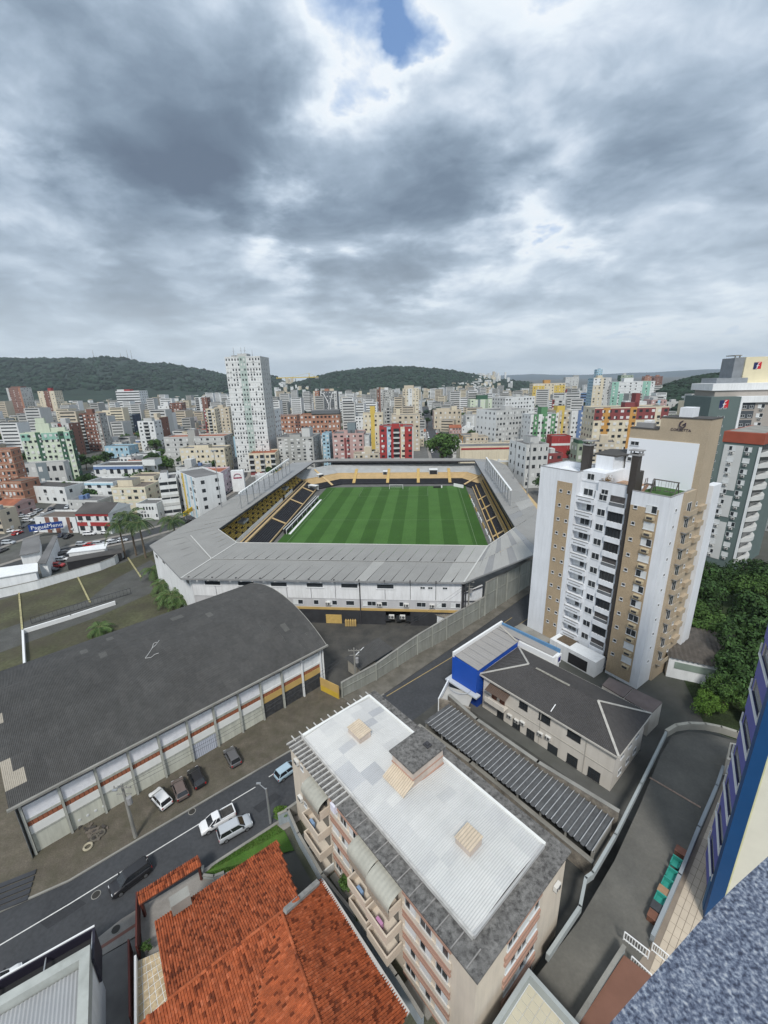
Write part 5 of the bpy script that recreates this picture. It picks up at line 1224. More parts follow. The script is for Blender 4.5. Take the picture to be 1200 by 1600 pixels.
# tan stone block at the back
tst = mat('tan stone cladding', (.42, .345, .25), .85, .05, .4, dirt=.25, dirtcol=(.34, .29, .22), fine=.08, bump=.2)
tbox('stone_block', 12.4, 24.9, 8.7, 13.4, 0, 46.3, tst); tbox('stone_block', 17.4, 24.9, 8.7, 13.4, 46.3, 48.5, tst); tbox('roof_slab', 12.4, 17.3, 8.6, 13.4, 46.3, 46.45, mat('dark felt roof', (.07, .07, .07))); tbox('roof_slab', 17.3, 25.0, 8.6, 13.5, 48.5, 48.62, mat('dark felt roof', (.07, .07, .07)))
tbox('lift_house', 19.6, 21.6, 10, 12.5, 48.62, 50.2); tbox('roof_gear', 13, 16, 9.5, 10.5, 46.45, 47.3, gsill); tbox('roof_gear', 13.6, 14.8, 11, 12.5, 46.45, 47.6, W2)
tbox('white_panel', 12.45, 23.9, 8.55, 8.7, 36.3, 44.5, mat('tower plain white', (.76, .79, .83), .7, .02, .1))
for (x, z) in ((12.9, 43.2), (12.7, 40.2)): window(tw, x, z, 1.5, .75, 8.55)
tbox('wall', 24.3, 25.6, 13.5, 17, 0, 36.8)            # rear white volume
tbox('wall', 8.2, 24.8, 9, 16.5, 0, 36)
# tan side strip to the ground behind right side
tbox('tan_side', 24.4, 24.85, 4.6, 8.65, 0, 36.9, tst)
# storeys
for f in range(NF):
    z = ZB + f * FH
    # small windows in left tan strip
    for x in (4.75, 6.5): window(tw, x, z + 1.05, .62, .6, -.05, style='plain')
    # recessed service balconies
    b = MB(); b.box(8.25, 11.7, .25, 1.6, z - .25, z + .85); b.obj('ledge', wt_, tw)
    b = MB(); b.box(8.25, 11.7, .2, .4, z + .85, z + .95); b.obj('ledge_cap', gsill, tw); tbox('ledge_slot', 8.6, 11.2, .22, .26, z + .2, z + .38, mat('grey slot', (.25, .25, .25)))
    window(tw, 8.8, z + 1.0, 1.9, 1.35, 1.6, style=rq.choice(['half', 'sash', 'halfr'])); window(tw, 11.0, z + 1.0, .55, 1.3, 1.55, style='plain')
    tbox('column', 11.55, 11.95, .85, 1.7, z - .5, z + FH - .5)
    # living room window and loggia
    window(tw, 12.3, z + .85, 1.5, 1.3, .9, style='sash')
    gl = f % 2 == 1 or f == 8
    tbox('loggia_void', 14.4, 17.0, .86, .9, z + .3, z + 2.2, GLASS if gl else mat('loggia interior', (.075, .07, .07), .8, .3, 2))
    tbox('loggia_spandrel', 14.3, 17.3, .56, .86, z - .73, z + .3)
    if gl:
        for k in range(5): tbox('glazing_bar', 14.4 + k * .62, 14.46 + k * .62, .66, .72, z + .3, z + 2.2, mat('black bar', (.02, .02, .022)))
    else:
        tbox('handrail', 14.4, 17.0, .64, .7, z + .98, z + 1.06, W2); tbox('glass_guard', 14.4, 17.0, .66, .69, z + .3, z + .96, mat('smoked glass', (.14, .15, .16), .1, .1, spec=.6))
        if f in (3, 5, 7): tbox('towel', 15.0, 16.2, .58, .64, z + .5, z + 1.0, mat('red towel' if f != 5 else 'red rug', (.45, .02, .02)))
    # right tan strip windows with white plant ledges and AC boxes
    if f < NF:
        window(tw, 19.0, z + .95, .62, .6, -.05, style='plain')
        window(tw, 21.0, z + .75, 1.75, 1.3, -.05, style=rq.choice(['half', 'halfr', 'shut', 'sash']))
        tbox('ac_box', 21.3, 22.6, -.55, -.06, z - .35, z + .3, mat('tan ledge box', (.50, .42, .28), .8)); tbox('ac_grille', 21.45, 22.35, -.57, -.55, z - .25, z + .15, dkm)
    # side face balconies (facing +x)
    y = 5.0; b = MB(); b.box(24.85, 25.65, y, y + 3.0, z - .1, z + .05); b.obj('balcony_floor', gsill, tw)
    for qq in ((25.6, 25.72, y, y + 3.0), (24.85, 25.6, y, y + .12)): tbox('balcony_parapet', *qq, z + .05, z + .95, tst)
    window(tw, 0, z + .1, 1.6, 2.0, rot=R(90), xy=(24.85, y + .7)); window(tw, 0, z + 1.0, .6, .6, rot=R(90), xy=(24.4, 2.4), style='plain'); window(tw, 0, z + 1.0, .6, .7, rot=R(90), xy=(24.9, 9.0), style='plain')
    tbox('rear_balcony', 24.9, 25.5, 10.0, 12.4, z - .1, z + .8, tst)
tbox('tan_strip', 18.42, 23.0, -.05, -.001, .6, 34.4, tnb)
tbox('white_ledge', 8.25, 11.6, 1.5, 1.6, 36.6, 36.9); window(tw, 9.2, 37.0, 1.4, 1.2, 1.6); window(tw, 12.6, 33.9 + 1, 1.3, 1, .9)
for x in (19.7, 23.7): pass
# low annexes at the foot
an = thing('annex', 'low white garage annex with a planted roof box at the foot of the white tower', 'annex', (T0.x, T0.y, 0), tw.rotation_euler.z)
b = MB(); b.box(8.0, 18.0, -3.2, 0, 0, 3.4); b.obj('wall', WHITE, an); b = MB(); b.box(9.0, 12.0, -2.4, 0.2, 3.4, 3.5); b.obj('planter', mat('planter soil', (.12, .09, .06), .95, .3, 2), an); b = MB(); b.box(12.4, 16.4, -3.26, -3.2, .3, 2.6); b.obj('garage_door', DARK, an)
b = MB(); b.box(-1.5, 8.2, -2.6, -.1, 0, 1.2); b.obj('plinth', CONC, an)
g2_ = thing('garage', 'flat grey ribbed garage roof with a white fascia behind the tower', 'garage', G(1040, 1080), R(-26))
g2_.location = (54, 70, 0); b = MB(); b.box(0, 13, -1, 11, 0, 4.4); b.obj('wall', WHITE, g2_); b = MB(); rib_sheet(b, [(-.3, -1.4, 4.5), (13.3, -1.4, 4.5), (13.3, 11.4, 5.0), (-.3, 11.4, 5.0)], (0, 1, .05), .8, .08); b.obj('roof', mat('brown ribbed roof', (.10, .09, .08), .9, .3, 1, dirt=.3), g2_); b = MB(); b.box(1, 12, -1.08, -1.0, 2.2, 3.6); b.obj('green_band', mat('pale green glass', (.24, .30, .26), .3), g2_)
# ================================================================== GREY-GREEN TOWERS on the right
def rtower(name, label, cx, cy_, rot, w, d, h, wallm, parts, cat='apartment tower'):
    t = thing(name, label, cat, (cx, cy_, 0), rot); b = MB(); b.box(0, w, 0, d, 0, h); b.obj('wall', wallm, t); return t
gg = mat('grey green render', (.115, .155, .15), .8, .05, .3); lgw = mat('light grey wall panel', (.55, .56, .55), .8, .04, .3); rdb = mat('brick red parapet', (.30, .075, .045), .8, .08, .5)
q1, q2 = Vector((95.6, 119.7)), Vector((100.5, 112.5)); d_ = (q2 - q1).normalized(); ang = math.atan2(d_.y, d_.x); L_ = (q2 - q1).length
r1_ = rtower('grey_green_tower', 'grey-green apartment tower with white panels and a red parapet at the right edge', q1.x, q1.y, ang, L_, 22, 37, gg, None)
b = MB(); b.box(-.15, L_ + .25, -.2, 22.2, 37.1, 40.0); b.obj('red_parapet', rdb, r1_); b = MB(); b.box(.6, L_ - .4, 1, 21, 40.0, 40.1); b.obj('roof', CONC, r1_)
for (z0, z1) in ((3.0, 14.4), (16.0, 22.2), (23.8, 36.4)): b = MB(); b.box(.5, 4.9, -.1, 0, z0, z1); b.obj('white_panel', lgw, r1_)
b = MB(); b.box(L_ - .5, L_ + .1, -.25, 0, 3, 36.4); b.obj('white_fin', WHITE, r1_)
for f in range(11):
    z = 3.4 + f * 3.05
    window(r1_, 1.7, z + 1, 1.5, 1.25, -.1, style=rq.choice(['half', 'shut', 'halfr'])); window(r1_, 5.2, z + 1, 1.6, 1.3, 0, style=rq.choice(['half', 'shut', 'halfr'])); ac_unit(r1_, 2.5, -.1, z + .15, sc=1.0); ac_unit(r1_, 6.0, 0, z + .15, sc=1.0)
    n_ = 8; pts_ = [(L_ + .1 + 1.5 * math.sin(math.pi * k / n_), .4 + 9 * k / n_) for k in range(n_ + 1)]
    b = MB(); b.prism([(L_, .4)] + pts_ + [(L_, 9.4)], z - .1, z + 1.05); b.obj('balcony', lgw, r1_); b = MB(); b.box(L_, L_ + .12, .6, 9.2, z + 1.05, z + 2.85); b.obj('pane', GLASS, r1_)
ang = math.atan2(-.12, 1)
r2_ = rtower('emblem_tower', 'grey-green tower bearing a red and blue letter emblem near its top', 112.7, 150, ang, 9.3, 16, 47.6, gg, None)
b = MB(); b.box(9.3, 10.0, -.3, 16, 0, 47.6); b.obj('white_fin', WHITE, r2_); b = MB(); b.box(10.0, 40, .6, 16, 0, 45.6); b.obj('wall', mat('taupe wall', (.36, .33, .30), .8, .05), r2_)
b = MB(); b.box(10.0, 40, -.2, 16, 45.6, 47.6); b.obj('white_band', WHITE, r2_); b = MB(); b.box(2.5, 38, 3, 15, 47.6, 49.6); b.obj('penthouse', mat('taupe wall', (.36, .33, .3)), r2_); b = MB(); b.box(1.2, 38, 2.5, 15.5, 49.6, 51.9); b.obj('white_band', WHITE, r2_)
b = MB(); b.box(4, 14, 6, 15, 51.9, 53.6); b.obj('upper_block', mat('slate grey wall', (.22, .24, .26), .8), r2_); b = MB(); b.box(9.2, 12.4, 7, 14, 53.6, 60.2); b.obj('lift_tower', mat('slate grey wall', (.2, .2, .2)), r2_); b = MB(); b.box(12.4, 30, 6.5, 14, 51.9, 60.4); b.obj('cream_block', mat('pale cream block', (.66, .60, .42), .8, .05), r2_)
b = MB(); b.box(9.6, 11.8, 8, 13, 60.9, 61.2); b.box(9.8, 10.1, 8.3, 8.6, 60.2, 60.9); b.box(11.3, 11.6, 8.3, 8.6, 60.2, 60.9); b.obj('roof_canopy', CONC, r2_)
for f in range(14):
    z = 4 + f * 3.05
    window(r2_, 3.0, z, .9, .6, 0, style='plain'); window(r2_, 4.4, z, .9, .6, 0, style='plain')
    b = MB(); b.box(10.1, 14.5, .5, .6, z - .3, z + 2.2); b.obj('glass_band', mat('dark slate panel', (.07, .08, .09), .4), r2_)
    window(r2_, 10.6, z, 1.3, 1.0, .5); window(r2_, 15.5, z, 2.2, 1.3, .6, style='half'); ac_unit(r2_, 16.6, .6, z - .7, sc=1.2); window(r2_, 20.5, z, 2.2, 1.3, .6, style='halfr'); window(r2_, 12.8, z, 1.2, 1.0, .5)
# emblem: blue and red halves with a white flame-like f stroke
def emblem(parent, x, y, z, s):
    red = mat('emblem red', (.50, .02, .03), .5); blu = mat('emblem navy', (.02, .03, .10), .5)
    b = MB(); b.box(x, x + .5 * s, y - .06, y, z, z + .95 * s); b.obj('emblem_blue', blu, parent); b = MB(); b.box(x + .5 * s, x + s, y - .06, y, z + .05 * s, z + s); b.obj('emblem_red', red, parent)
    b = MB(); pts = [(x + .30 * s, z + .02 * s), (x + .46 * s, z + .12 * s), (x + .50 * s, z + .5 * s), (x + .56 * s, z + .82 * s), (x + .78 * s, z + .93 * s)]
    b.tube([(p[0], y - .09, p[1]) for p in pts], [.03 * s, .05 * s, .07 * s, .06 * s, .03 * s], 5); b.bar((x + .36 * s, y - .09, z + .48 * s), (x + .72 * s, y - .09, z + .52 * s), .07 * s); b.obj('emblem_stroke', W2, parent)
emblem(r2_, 2.9, 0, 43.8, 2.8); emblem(r2_, 15.2, 6.5, 56.3, 2.4)
# builder's sign on the tan block: dark ring mark and lettering
def text(parent, s, x, y, z, size, m_, rot=0, name='lettering', ext=.02):
    cu = bpy.data.curves.new(name, 'FONT'); cu.body = s; cu.size = size; cu.extrude = ext; cu.resolution_u = 2
    tmp = bpy.data.objects.new(name, cu); me = bpy.data.meshes.new_from_object(tmp); bpy.data.objects.remove(tmp); bpy.data.curves.remove(cu)
    me.materials.clear(); me.materials.append(m_); return inst(name, me, parent, (x, y, z), rot=(R(90), 0, rot))
dkl = mat('dark violet sign metal', (.05, .035, .06), .5)
text(tw, 'CORBETTA', 19.15, 8.64, 46.35, .62, dkl)
b = MB(); c0_, z0_ = 20.9, 47.5
hexp = [(math.sin(a), math.cos(a)) for a in [i * math.pi / 3 for i in range(6)]]
for i in (0, 1, 2, 3, 4):
    p, q = hexp[(i + 1) % 6], hexp[(i + 2) % 6]; b.bar((c0_ + p[0] * .48, 8.62, z0_ + p[1] * .6), (c0_ + q[0] * .48, 8.62, z0_ + q[1] * .6), .24, .12)
b.bar((c0_ + .42, 8.62, z0_ + .2), (c0_, 8.62, z0_ - .1), .2, .12); b.obj('ring_mark', dkl, tw)
# ================================================================== CARS
tyre = mat('tyre rubber', (.02, .02, .02), .9); rimm = mat('alloy rim', (.4, .41, .42), .3, .05, metal=.8); lampw = mat('headlamp', (.75, .77, .8), .15); lampr = mat('tail lamp red', (.35, .01, .01), .3); plas = mat('black trim', (.025, .025, .027), .5); carglass = mat('car glass', (.015, .018, .022), .08, .1, spec=.7)
def paint_m(n, c): return mat('car paint ' + n, c, .28, .03, .5, spec=.6)
CARP = {'white': (.72, .73, .74), 'silver': (.42, .45, .48), 'black': (.02, .02, .023), 'grey': (.11, .11, .115), 'red': (.38, .02, .02), 'navy': (.03, .04, .07), 'lightblue': (.35, .47, .55), 'brown': (.14, .11, .10)}
_cm = {}
def loft(b, secs, mi=0, caps=True):
    n = len(secs[0]); base = len(b.v)
    for s_ in secs: b.v += s_
    for i in range(len(secs) - 1):
        for j in range(n): q = base + i * n; b.f.append((q + j, q + (j + 1) % n, q + n + (j + 1) % n, q + n + j)); b.mi.append(mi)
    if caps: b.f.append(tuple(base + j for j in range(n))[::-1]); b.mi.append(mi); b.f.append(tuple(base + (len(secs) - 1) * n + j for j in range(n))); b.mi.append(mi)
def car_meshes(kind, colour):
    k = (kind, colour)
    if k in _cm: return _cm[k]
    P_ = paint_m(colour, CARP[colour]); L_ = {'hatch': 3.9, 'sedan': 4.4, 'suv': 4.3, 'pickup': 4.5}[kind]; Wd = {'hatch': .84, 'sedan': .87, 'suv': .90, 'pickup': .86}[kind]; H_ = {'hatch': 1.48, 'sedan': 1.45, 'suv': 1.66, 'pickup': 1.6}[kind]
    hood = {'hatch': .86, 'sedan': .85, 'suv': 1.0, 'pickup': .98}[kind]; belt = hood + .06
    hl = L_ / 2
    # lower body: x forward
    xs = [-hl, -hl + .12, -hl * .8, -hl * .35, 0, hl * .35, hl * .62, hl * .84, hl - .08, hl]
    if kind == 'pickup': tops = [belt - .06, belt, belt, belt, belt, belt, hood, hood - .06, hood - .22, hood - .42]
    elif kind == 'sedan': tops = [belt - .22, belt - .06, belt - .01, belt, belt, belt, hood, hood - .06, hood - .2, hood - .38]
    else: tops = [belt - .18, belt - .02, belt, belt, belt, belt, hood, hood - .05, hood - .2, hood - .38]
    b = MB(); secs = []
    for i, x in enumerate(xs):
        w = Wd * (.88 if i in (0, 9) else .96 if i in (1, 8) else 1.0); z = tops[i]; lo = .26
        secs.append([(x, -w * .93, lo), (x, -w, .45), (x, -w, z - .16), (x, -w * .94, z - .03), (x, -w * .80, z), (x, w * .80, z), (x, w * .94, z - .03), (x, w, z - .16), (x, w, .45), (x, w * .93, lo)])
    loft(b, secs); 
    if kind == 'pickup':
        bed = MB(); bed.box(-hl + .14, -.35, -Wd * .82, Wd * .82, belt - .02, belt + .01, 0); 
    body = b.mesh('body', P_, True)
    for p in body.polygons: p.use_smooth = len(p.vertices) == 4
    # cabin: roof shell + glass
    if kind == 'hatch': cx = [(-hl + .10, -hl + .45), (hl * .58, hl * .18)]
    elif kind == 'suv': cx = [(-hl + .06, -hl + .32), (hl * .56, hl * .22)]
    elif kind == 'sedan': cx = [(-hl * .78, -hl * .38), (hl * .58, hl * .16)]
    else: cx = [(-.35, -.28), (hl * .58, hl * .22)]
    (xb0, xr0), (xb1, xr1) = cx; zt = H_; g = MB(); wb_, wr_ = Wd * .90, Wd * .70
    def sec(z, t, wf): x0 = xb0 + (xr0 - xb0) * t; x1 = xb1 + (xr1 - xb1) * t; w = wb_ + (wr_ - wb_) * t; return [(x0, -w * .9, z), (x0 + .1, -w, z), (x1 - .12, -w, z), (x1, -w * .86, z), (x1, w * .86, z), (x1 - .12, w, z), (x0 + .1, w, z), (x0, w * .9, z)]
    loft(g, [sec(belt - .04, 0, 1), sec(belt + (zt - belt) * .82, .86, 1)]); glass = g.mesh('windows', carglass)
    r_ = MB(); loft(r_, [sec(belt + (zt - belt) * .80, .84, 1), sec(belt + (zt - belt) * .93, .96, 1), [(x * .97 + (xr0 + xr1) / 2 * .03, y * .86, z) for x, y, z in sec(zt, 1.0, 1)]])
    # pillars
    for s_ in (-1, 1):
        for (xa, xc) in ((xb0 + .06, xr0 + .08), (xb1 - .05, xr1 - .05), ((xb0 + xb1) / 2 + .02, (xr0 + xr1) / 2 + .02)):
            r_.bar((xa, s_ * wb_ * 1.0, belt - .03), (xc, s_ * wr_ * 1.03, belt + (zt - belt) * .85), .07, .05)
    roofm = r_.mesh('roof', P_, False)
    w = MB(); w.tube([(0, -.1, 0), (0, .1, 0)], .32, 14, 0); wm = w.mesh('tyre', tyre); w = MB(); w.tube([(0, -.115, 0), (0, .115, 0)], .2, 10, 0); rm = w.mesh('rim', rimm)
    l = MB(); l.box(-.10, .05, -.17, .17, -.07, .07); hm = l.mesh('headlight', lampw); l = MB(); l.box(-.04, .06, -.1, .1, -.13, .13); tm_ = l.mesh('tail_light', lampr)
    t = MB(); t.box(-hl - .02, -hl + .12, -Wd * .85, Wd * .85, .28, .42); t.box(hl - .1, hl + .03, -Wd * .82, Wd * .82, .28, .46); t.box(hl - .06, hl + .02, -.4, .4, .50, .60)
    for s_ in (-1, 1): t.box(-hl * .95, hl * .9, s_ * Wd - .02, s_ * Wd + .015, .24, .33)
    trim = t.mesh('bumper_trim', plas)
    bedm = None
    if kind == 'pickup':
        bd_ = MB(); bd_.box(-hl + .16, -.42, -Wd * .80, Wd * .80, belt + .005, belt + .02, 0); bd_.box(-hl + .04, -.4, -Wd * .95, -Wd * .82, belt, belt + .12, 1); bd_.box(-hl + .04, -.4, Wd * .82, Wd * .95, belt, belt + .12, 1); bd_.box(-hl + .02, -hl + .14, -Wd * .82, Wd * .82, belt, belt + .12, 1); bd_.bar((-.5, -Wd * .8, belt + .5), (-.5, Wd * .8, belt + .5), .06, .06, 0); bedm = bd_.mesh('load_bed', [mat('worn black bed', (.05, .048, .045), .9, .3, 4), P_])
    _cm[k] = (body, glass, roofm, wm, rm, hm, tm_, trim, bedm, L_, Wd, hood, belt); return _cm[k]
def car(kind, colour, p, ang, label, group=None, detail=True, name='parked_car', z=.02):
    body, glass, roofm, wm, rm, hm, tm_, trim, bedm, L_, Wd, hood, belt = car_meshes(kind, colour)
    t = thing(name, label, 'pickup truck' if kind == 'pickup' else 'car', (p[0], p[1], z), ang, group)
    inst('body', body, t); inst('windows', glass, t); inst('roof', roofm, t)
    for sx_ in (-1, 1):
        for sy_ in (-1, 1):
            w = inst('wheel', wm, t, (sx_ * L_ * .31, sy_ * (Wd - .08), .32)); 
            if detail: inst('rim', rm, w)
    if detail:
        for sy_ in (-1, 1): inst('headlight', hm, t, (L_ / 2 - .08, sy_ * Wd * .68, hood - .28)); inst('tail_light', tm_, t, (-L_ / 2 + .04, sy_ * Wd * .8, belt - .28))
        inst('bumper_trim', trim, t)
        for sy_ in (-1, 1):
            m = _cm.get('mir')
            if m is None: bq = MB(); bq.box(-.08, .08, -.1, .1, -.07, .07); m = _cm['mir'] = bq.mesh('wing_mirror', plas)
            inst('wing_mirror', m, t, (L_ * .2, sy_ * (Wd + .1), belt + .06))
    if bedm: inst('load_bed', bedm, t)
    return t
def ang_px(a, b): p, q = G(*a), G(*b); return math.atan2(q.y - p.y, q.x - p.x)
rd_ang = ang_px((0, 1477), (418, 1200))
car('suv', 'black', G(204, 1371, .6), ang_px((232, 1350), (178, 1390)), 'black estate car driving down the near lane towards the lower left', name='moving_car')
car('pickup', 'white', G(340, 1281, .6), ang_px((367, 1262), (314, 1292)), 'white pickup truck with an open black load bed on the street', name='pickup_truck')
car('suv', 'silver', G(367, 1294, .6), ang_px((342, 1308), (392, 1280)), 'silver SUV beside the white pickup truck on the street', name='moving_car')
car('hatch', 'lightblue', G(449, 1203, .6), ang_px((445, 1205), (470, 1187)), 'pale blue car half hidden behind the apartment house corner', name='moving_car')
car('suv', 'white', G(-8, 1548, .6), rd_ang, 'white car cut off by the left edge at the bottom of the street', name='moving_car')
PK = 'cars parked nose-in along the hangar'
car('hatch', 'white', G(251, 1247, .7), ang_px((263, 1259), (242, 1236)), 'white hatchback parked by the hangar, leftmost of the four', PK, z=.12)
car('hatch', 'brown', G(281, 1232, .7), ang_px((287, 1247), (276, 1217)), 'dark brownish grey hatchback parked between the white and the black car', PK, z=.12)
car('hatch', 'black', G(307, 1214, .7), ang_px((315, 1228), (301, 1200)), 'black hatchback parked by the hangar right of the brownish one', PK, z=.12)
car('hatch', 'grey', G(363, 1182, .7), ang_px((372, 1196), (357, 1168)), 'grey hatchback with dark roof parked alone nearest the ochre hangar end', PK, z=.12)
# small objects on the verge: tyres, rubble, poles
trs = mat('painted tyre', (.42, .38, .28), .9, .2, 4, dirt=.3)
for i, (px, py) in enumerate(((138, 1324), (149, 1310), (158, 1303))):
    p = G(px, py, .1); t = thing('old_tyre', ['pale painted tyre lying nearest the kerb', 'dark tyre in the rubble by the hangar', 'tyre at the top of the rubble pile'][i], 'tyre', p); b = MB(); n = 16; m = 6
    for a in range(n):
        for c in range(m): A, C_ = a * 2 * math.pi / n, c * 2 * math.pi / m; rr_ = .45 + .14 * math.cos(C_); b.v.append((rr_ * math.cos(A), rr_ * math.sin(A), .16 + .14 * math.sin(C_)))
    for a in range(n):
        for c in range(m): b.f.append((a * m + c, ((a + 1) % n) * m + c, ((a + 1) % n) * m + (c + 1) % m, a * m + (c + 1) % m)); b.mi.append(0)
    b.obj('tyre', trs if i == 0 else mat('grimy tyre', (.12, .11, .09), .9), t); b = MB(); b.tube([(0, 0, .02), (0, 0, .05)], .34, 12); b.obj('soil', moss, t)
rb = MB(); rr3 = random.Random(9)
for i in range(70):
    p = G(145 + rr3.gauss(0, 9), 1299 + rr3.gauss(0, 5), .12); s_ = rr3.uniform(.08, .35); T = Matrix.Translation(p) @ Matrix.Rotation(rr3.random() * 3, 4, 'Z'); rb.box(-s_, s_, -s_ * .5, s_ * .5, 0, s_ * .6, i % 2, T=T)
o = rb.obj('rubble', [mat('rubble grey', (.14, .12, .10), .9, .3), mat('rubble dark', (.06, .055, .05))], kind='stuff', label='heap of broken rubble and scrap by the hangar wall')
def pole(px, py, h, label, arm=None, lamp=True, xf=False, name='street_lamp', r=.13):
    p = G(px, py, .1); t = thing(name, label, 'street lamp' if lamp else 'utility pole', p); b = MB(); b.tube([(0, 0, 0), (0, 0, h)], [r * 1.4, r * .8], 8); b.obj('pole', CONC if not lamp or xf else mcol, t)
    if arm: b = MB(); b.bar((0, 0, h - .2), (arm[0], arm[1], h + .2), .09); b.obj('arm', mcol, t); b = MB(); b.box(arm[0] - .28, arm[0] + .28, arm[1] - .12, arm[1] + .12, h + .12, h + .26); b.obj('lamp', mcol, t)
    if xf:
        b = MB(); b.bar((-1.1, 0, h - .6), (1.1, 0, h - .6), .12); b.bar((-.9, 0, h - 1.6), (.9, 0, h - 1.6), .1)
        for x in (-1, -.5, .5, 1): b.tube([(x, 0, h - .54), (x, 0, h - .3)], .06, 6)
        b.obj('crossarm', CONC, t); b = MB(); b.tube([(.45, 0, h - 3.2), (.45, 0, h - 2.2)], .32, 10); b.obj('transformer', gsill, t)
    return t
pole(212, 1308, 9.0, 'old concrete utility pole on the verge before the hangar', (-.2, -1.0), True, True, 'utility_pole', .17)
pole(423, 1286, 6.0, 'slim grey street lamp beside the green lawn', (-1.1, .6))
pole(731, 975, 11.5, 'utility pole by the grey wall opposite the blue building', None, False, True, 'utility_pole', .15); pole(556, 1072, 8.5, 'utility pole at the near end of the grey wall', None, False, True, 'utility_pole', .15)
pole(658, 972, 6.5, 'white lamp post in the stadium forecourt', (1.6, .2))
# cables along the street
cb = MB(); pA, pB = G(731, 975) + Vector((0, 0, 10.6)), G(556, 1072) + Vector((0, 0, 8)); pC = G(212, 1308) + Vector((0, 0, 8.3))
for (a, c) in ((pA, pB), (pB, pC)):
    for k in (-.5, .5):
        cb.tube([lerp(a, c, i / 12) + Vector((k, 0, -1.2 * math.sin(math.pi * i / 12))) for i in range(13)], .025, 4)
o = cb.obj('overhead_cable', dkm); o['label'] = 'dark overhead cables running between the utility poles along the street'; o['category'] = 'cable'
# a person on the pavement
def person(p, ang, label, shirt, trousers, skin=(.35, .2, .13), step=.25):
    t = thing('person', label, 'person', p, ang)
    vs = [(0, 0, .95), (0, 0, 1.2), (0, 0, 1.42), (.02, 0, 1.55), (.03, 0, 1.68), (0, .2, 1.42), (.05, .27, 1.15), (.16, .25, .92), (0, -.2, 1.42), (-.08, -.27, 1.16), (-.02, -.28, .90), (0, .09, .9), (step, .1, .5), (step * .9, .1, .08), (step + .14, .1, .04), (0, -.09, .9), (-step * .5, -.1, .5), (-step * 1.4, -.1, .12), (-step * 1.4 + .14, -.1, .04)]
    es = [(0, 1), (1, 2), (2, 3), (3, 4), (2, 5), (5, 6), (6, 7), (2, 8), (8, 9), (9, 10), (0, 11), (11, 12), (12, 13), (13, 14), (0, 15), (15, 16), (16, 17), (17, 18)]
    rad = [.15, .14, .16, .06, .10, .07, .05, .04, .07, .05, .04, .10, .075, .05, .045, .10, .075, .05, .045]
    me = bpy.data.meshes.new('body'); me.from_pydata(vs, es, []); ob = bpy.data.objects.new('body', me); COL.objects.link(ob)
    sk = ob.modifiers.new('s', 'SKIN'); me.skin_vertices[0].data[0].use_root = True
    for i, r_ in enumerate(rad): me.skin_vertices[0].data[i].radius = (r_, r_)
    ob.modifiers.new('u', 'SUBSURF').levels = 1
    dg_ = bpy.context.evaluated_depsgraph_get(); m2 = bpy.data.meshes.new_from_object(ob.evaluated_get(dg_)); ob.modifiers.clear(); ob.data = m2
    for m_ in (mat('skin tone', skin, .6), mat('cloth ' + str(shirt), shirt, .9), mat('cloth ' + str(trousers), trousers, .9)): m2.materials.append(m_)
    for f in m2.polygons: z = f.center.z; f.material_index = 0 if z > 1.52 or (abs(f.center.y) > .22 and z < 1.2) else (1 if z > .95 else 2); f.use_smooth = True
    ob.parent = t; return t
person(G(688, 1124, .1), R(60), 'person in dark clothes walking on the pavement by the apartment corner', (.05, .06, .12), (.03, .03, .04))
# ================================================================== TREES
lfm = [mat('leaf green dark', (.030, .066, .017), .8, .4, .10, island=.6, fine=.1), mat('leaf green mid', (.055, .108, .024), .8, .3, .3, island=.5), mat('leaf green bright', (.09, .17, .026), .8, .25, .3, island=.45)]
bark = mat('bark', (.11, .085, .06), .95, .3, 3, bump=.5)
def crown_mesh(name, m_, seed, n, leaf, flat=.75, clumps=26):
    r_ = random.Random(seed); b = MB(); cl = []
    for i in range(clumps):
        a = r_.random() * 2 * math.pi; e = r_.uniform(-.35, 1.0); q = r_.uniform(.35, .80); ce = math.sqrt(max(0, 1 - min(1, abs(e)) ** 2))
        cl.append((Vector((math.cos(a) * q * max(.35, ce), math.sin(a) * q * max(.35, ce), e * q * flat)), r_.uniform(.20, .36)))
    for i in range(n):
        c, rc = r_.choice(cl); d = Vector((r_.gauss(0, 1), r_.gauss(0, 1), r_.gauss(.25, 1))).normalized(); p = c + d * rc * r_.uniform(.72, 1.05); p.z = p.z * .95
        u = d.cross(Vector((r_.gauss(0, 1), r_.gauss(0, 1), r_.gauss(0, 1)))).normalized(); v = d.cross(u).normalized() * .6 + d * r_.uniform(-.5, .5)
        s_ = leaf * r_.uniform(.6, 1.3); b.poly([p - u * s_, p - v * s_ * .8, p + u * s_, p + v * s_ * .8])
    return b.mesh(name, m_)
CR = {}
def crown(kind):
    if kind not in CR:
        k, s_, n, leaf = kind; CR[kind] = crown_mesh('crown', lfm[k], s_ * 7 + k, n, leaf)
    return CR[kind]
def trunk_mesh(seed, thin=False):
    k = ('trunk', seed)
    if k not in CR:
        r_ = random.Random(seed); b = MB(); b.tube([(0, 0, 0), (.03, .02, .45), (.0, .05, .9)], [.07, .05, .035], 7)
        for i in range(6): a = i * 1.05 + r_.random(); b.tube([(.01, .03, .55 + .05 * i), (.25 * math.cos(a), .25 * math.sin(a), .85 + .05 * i), (.5 * math.cos(a), .5 * math.sin(a), 1.1)], [.035, .025, .012], 5)
        CR[k] = b.mesh('trunk', bark)
    return CR[k]
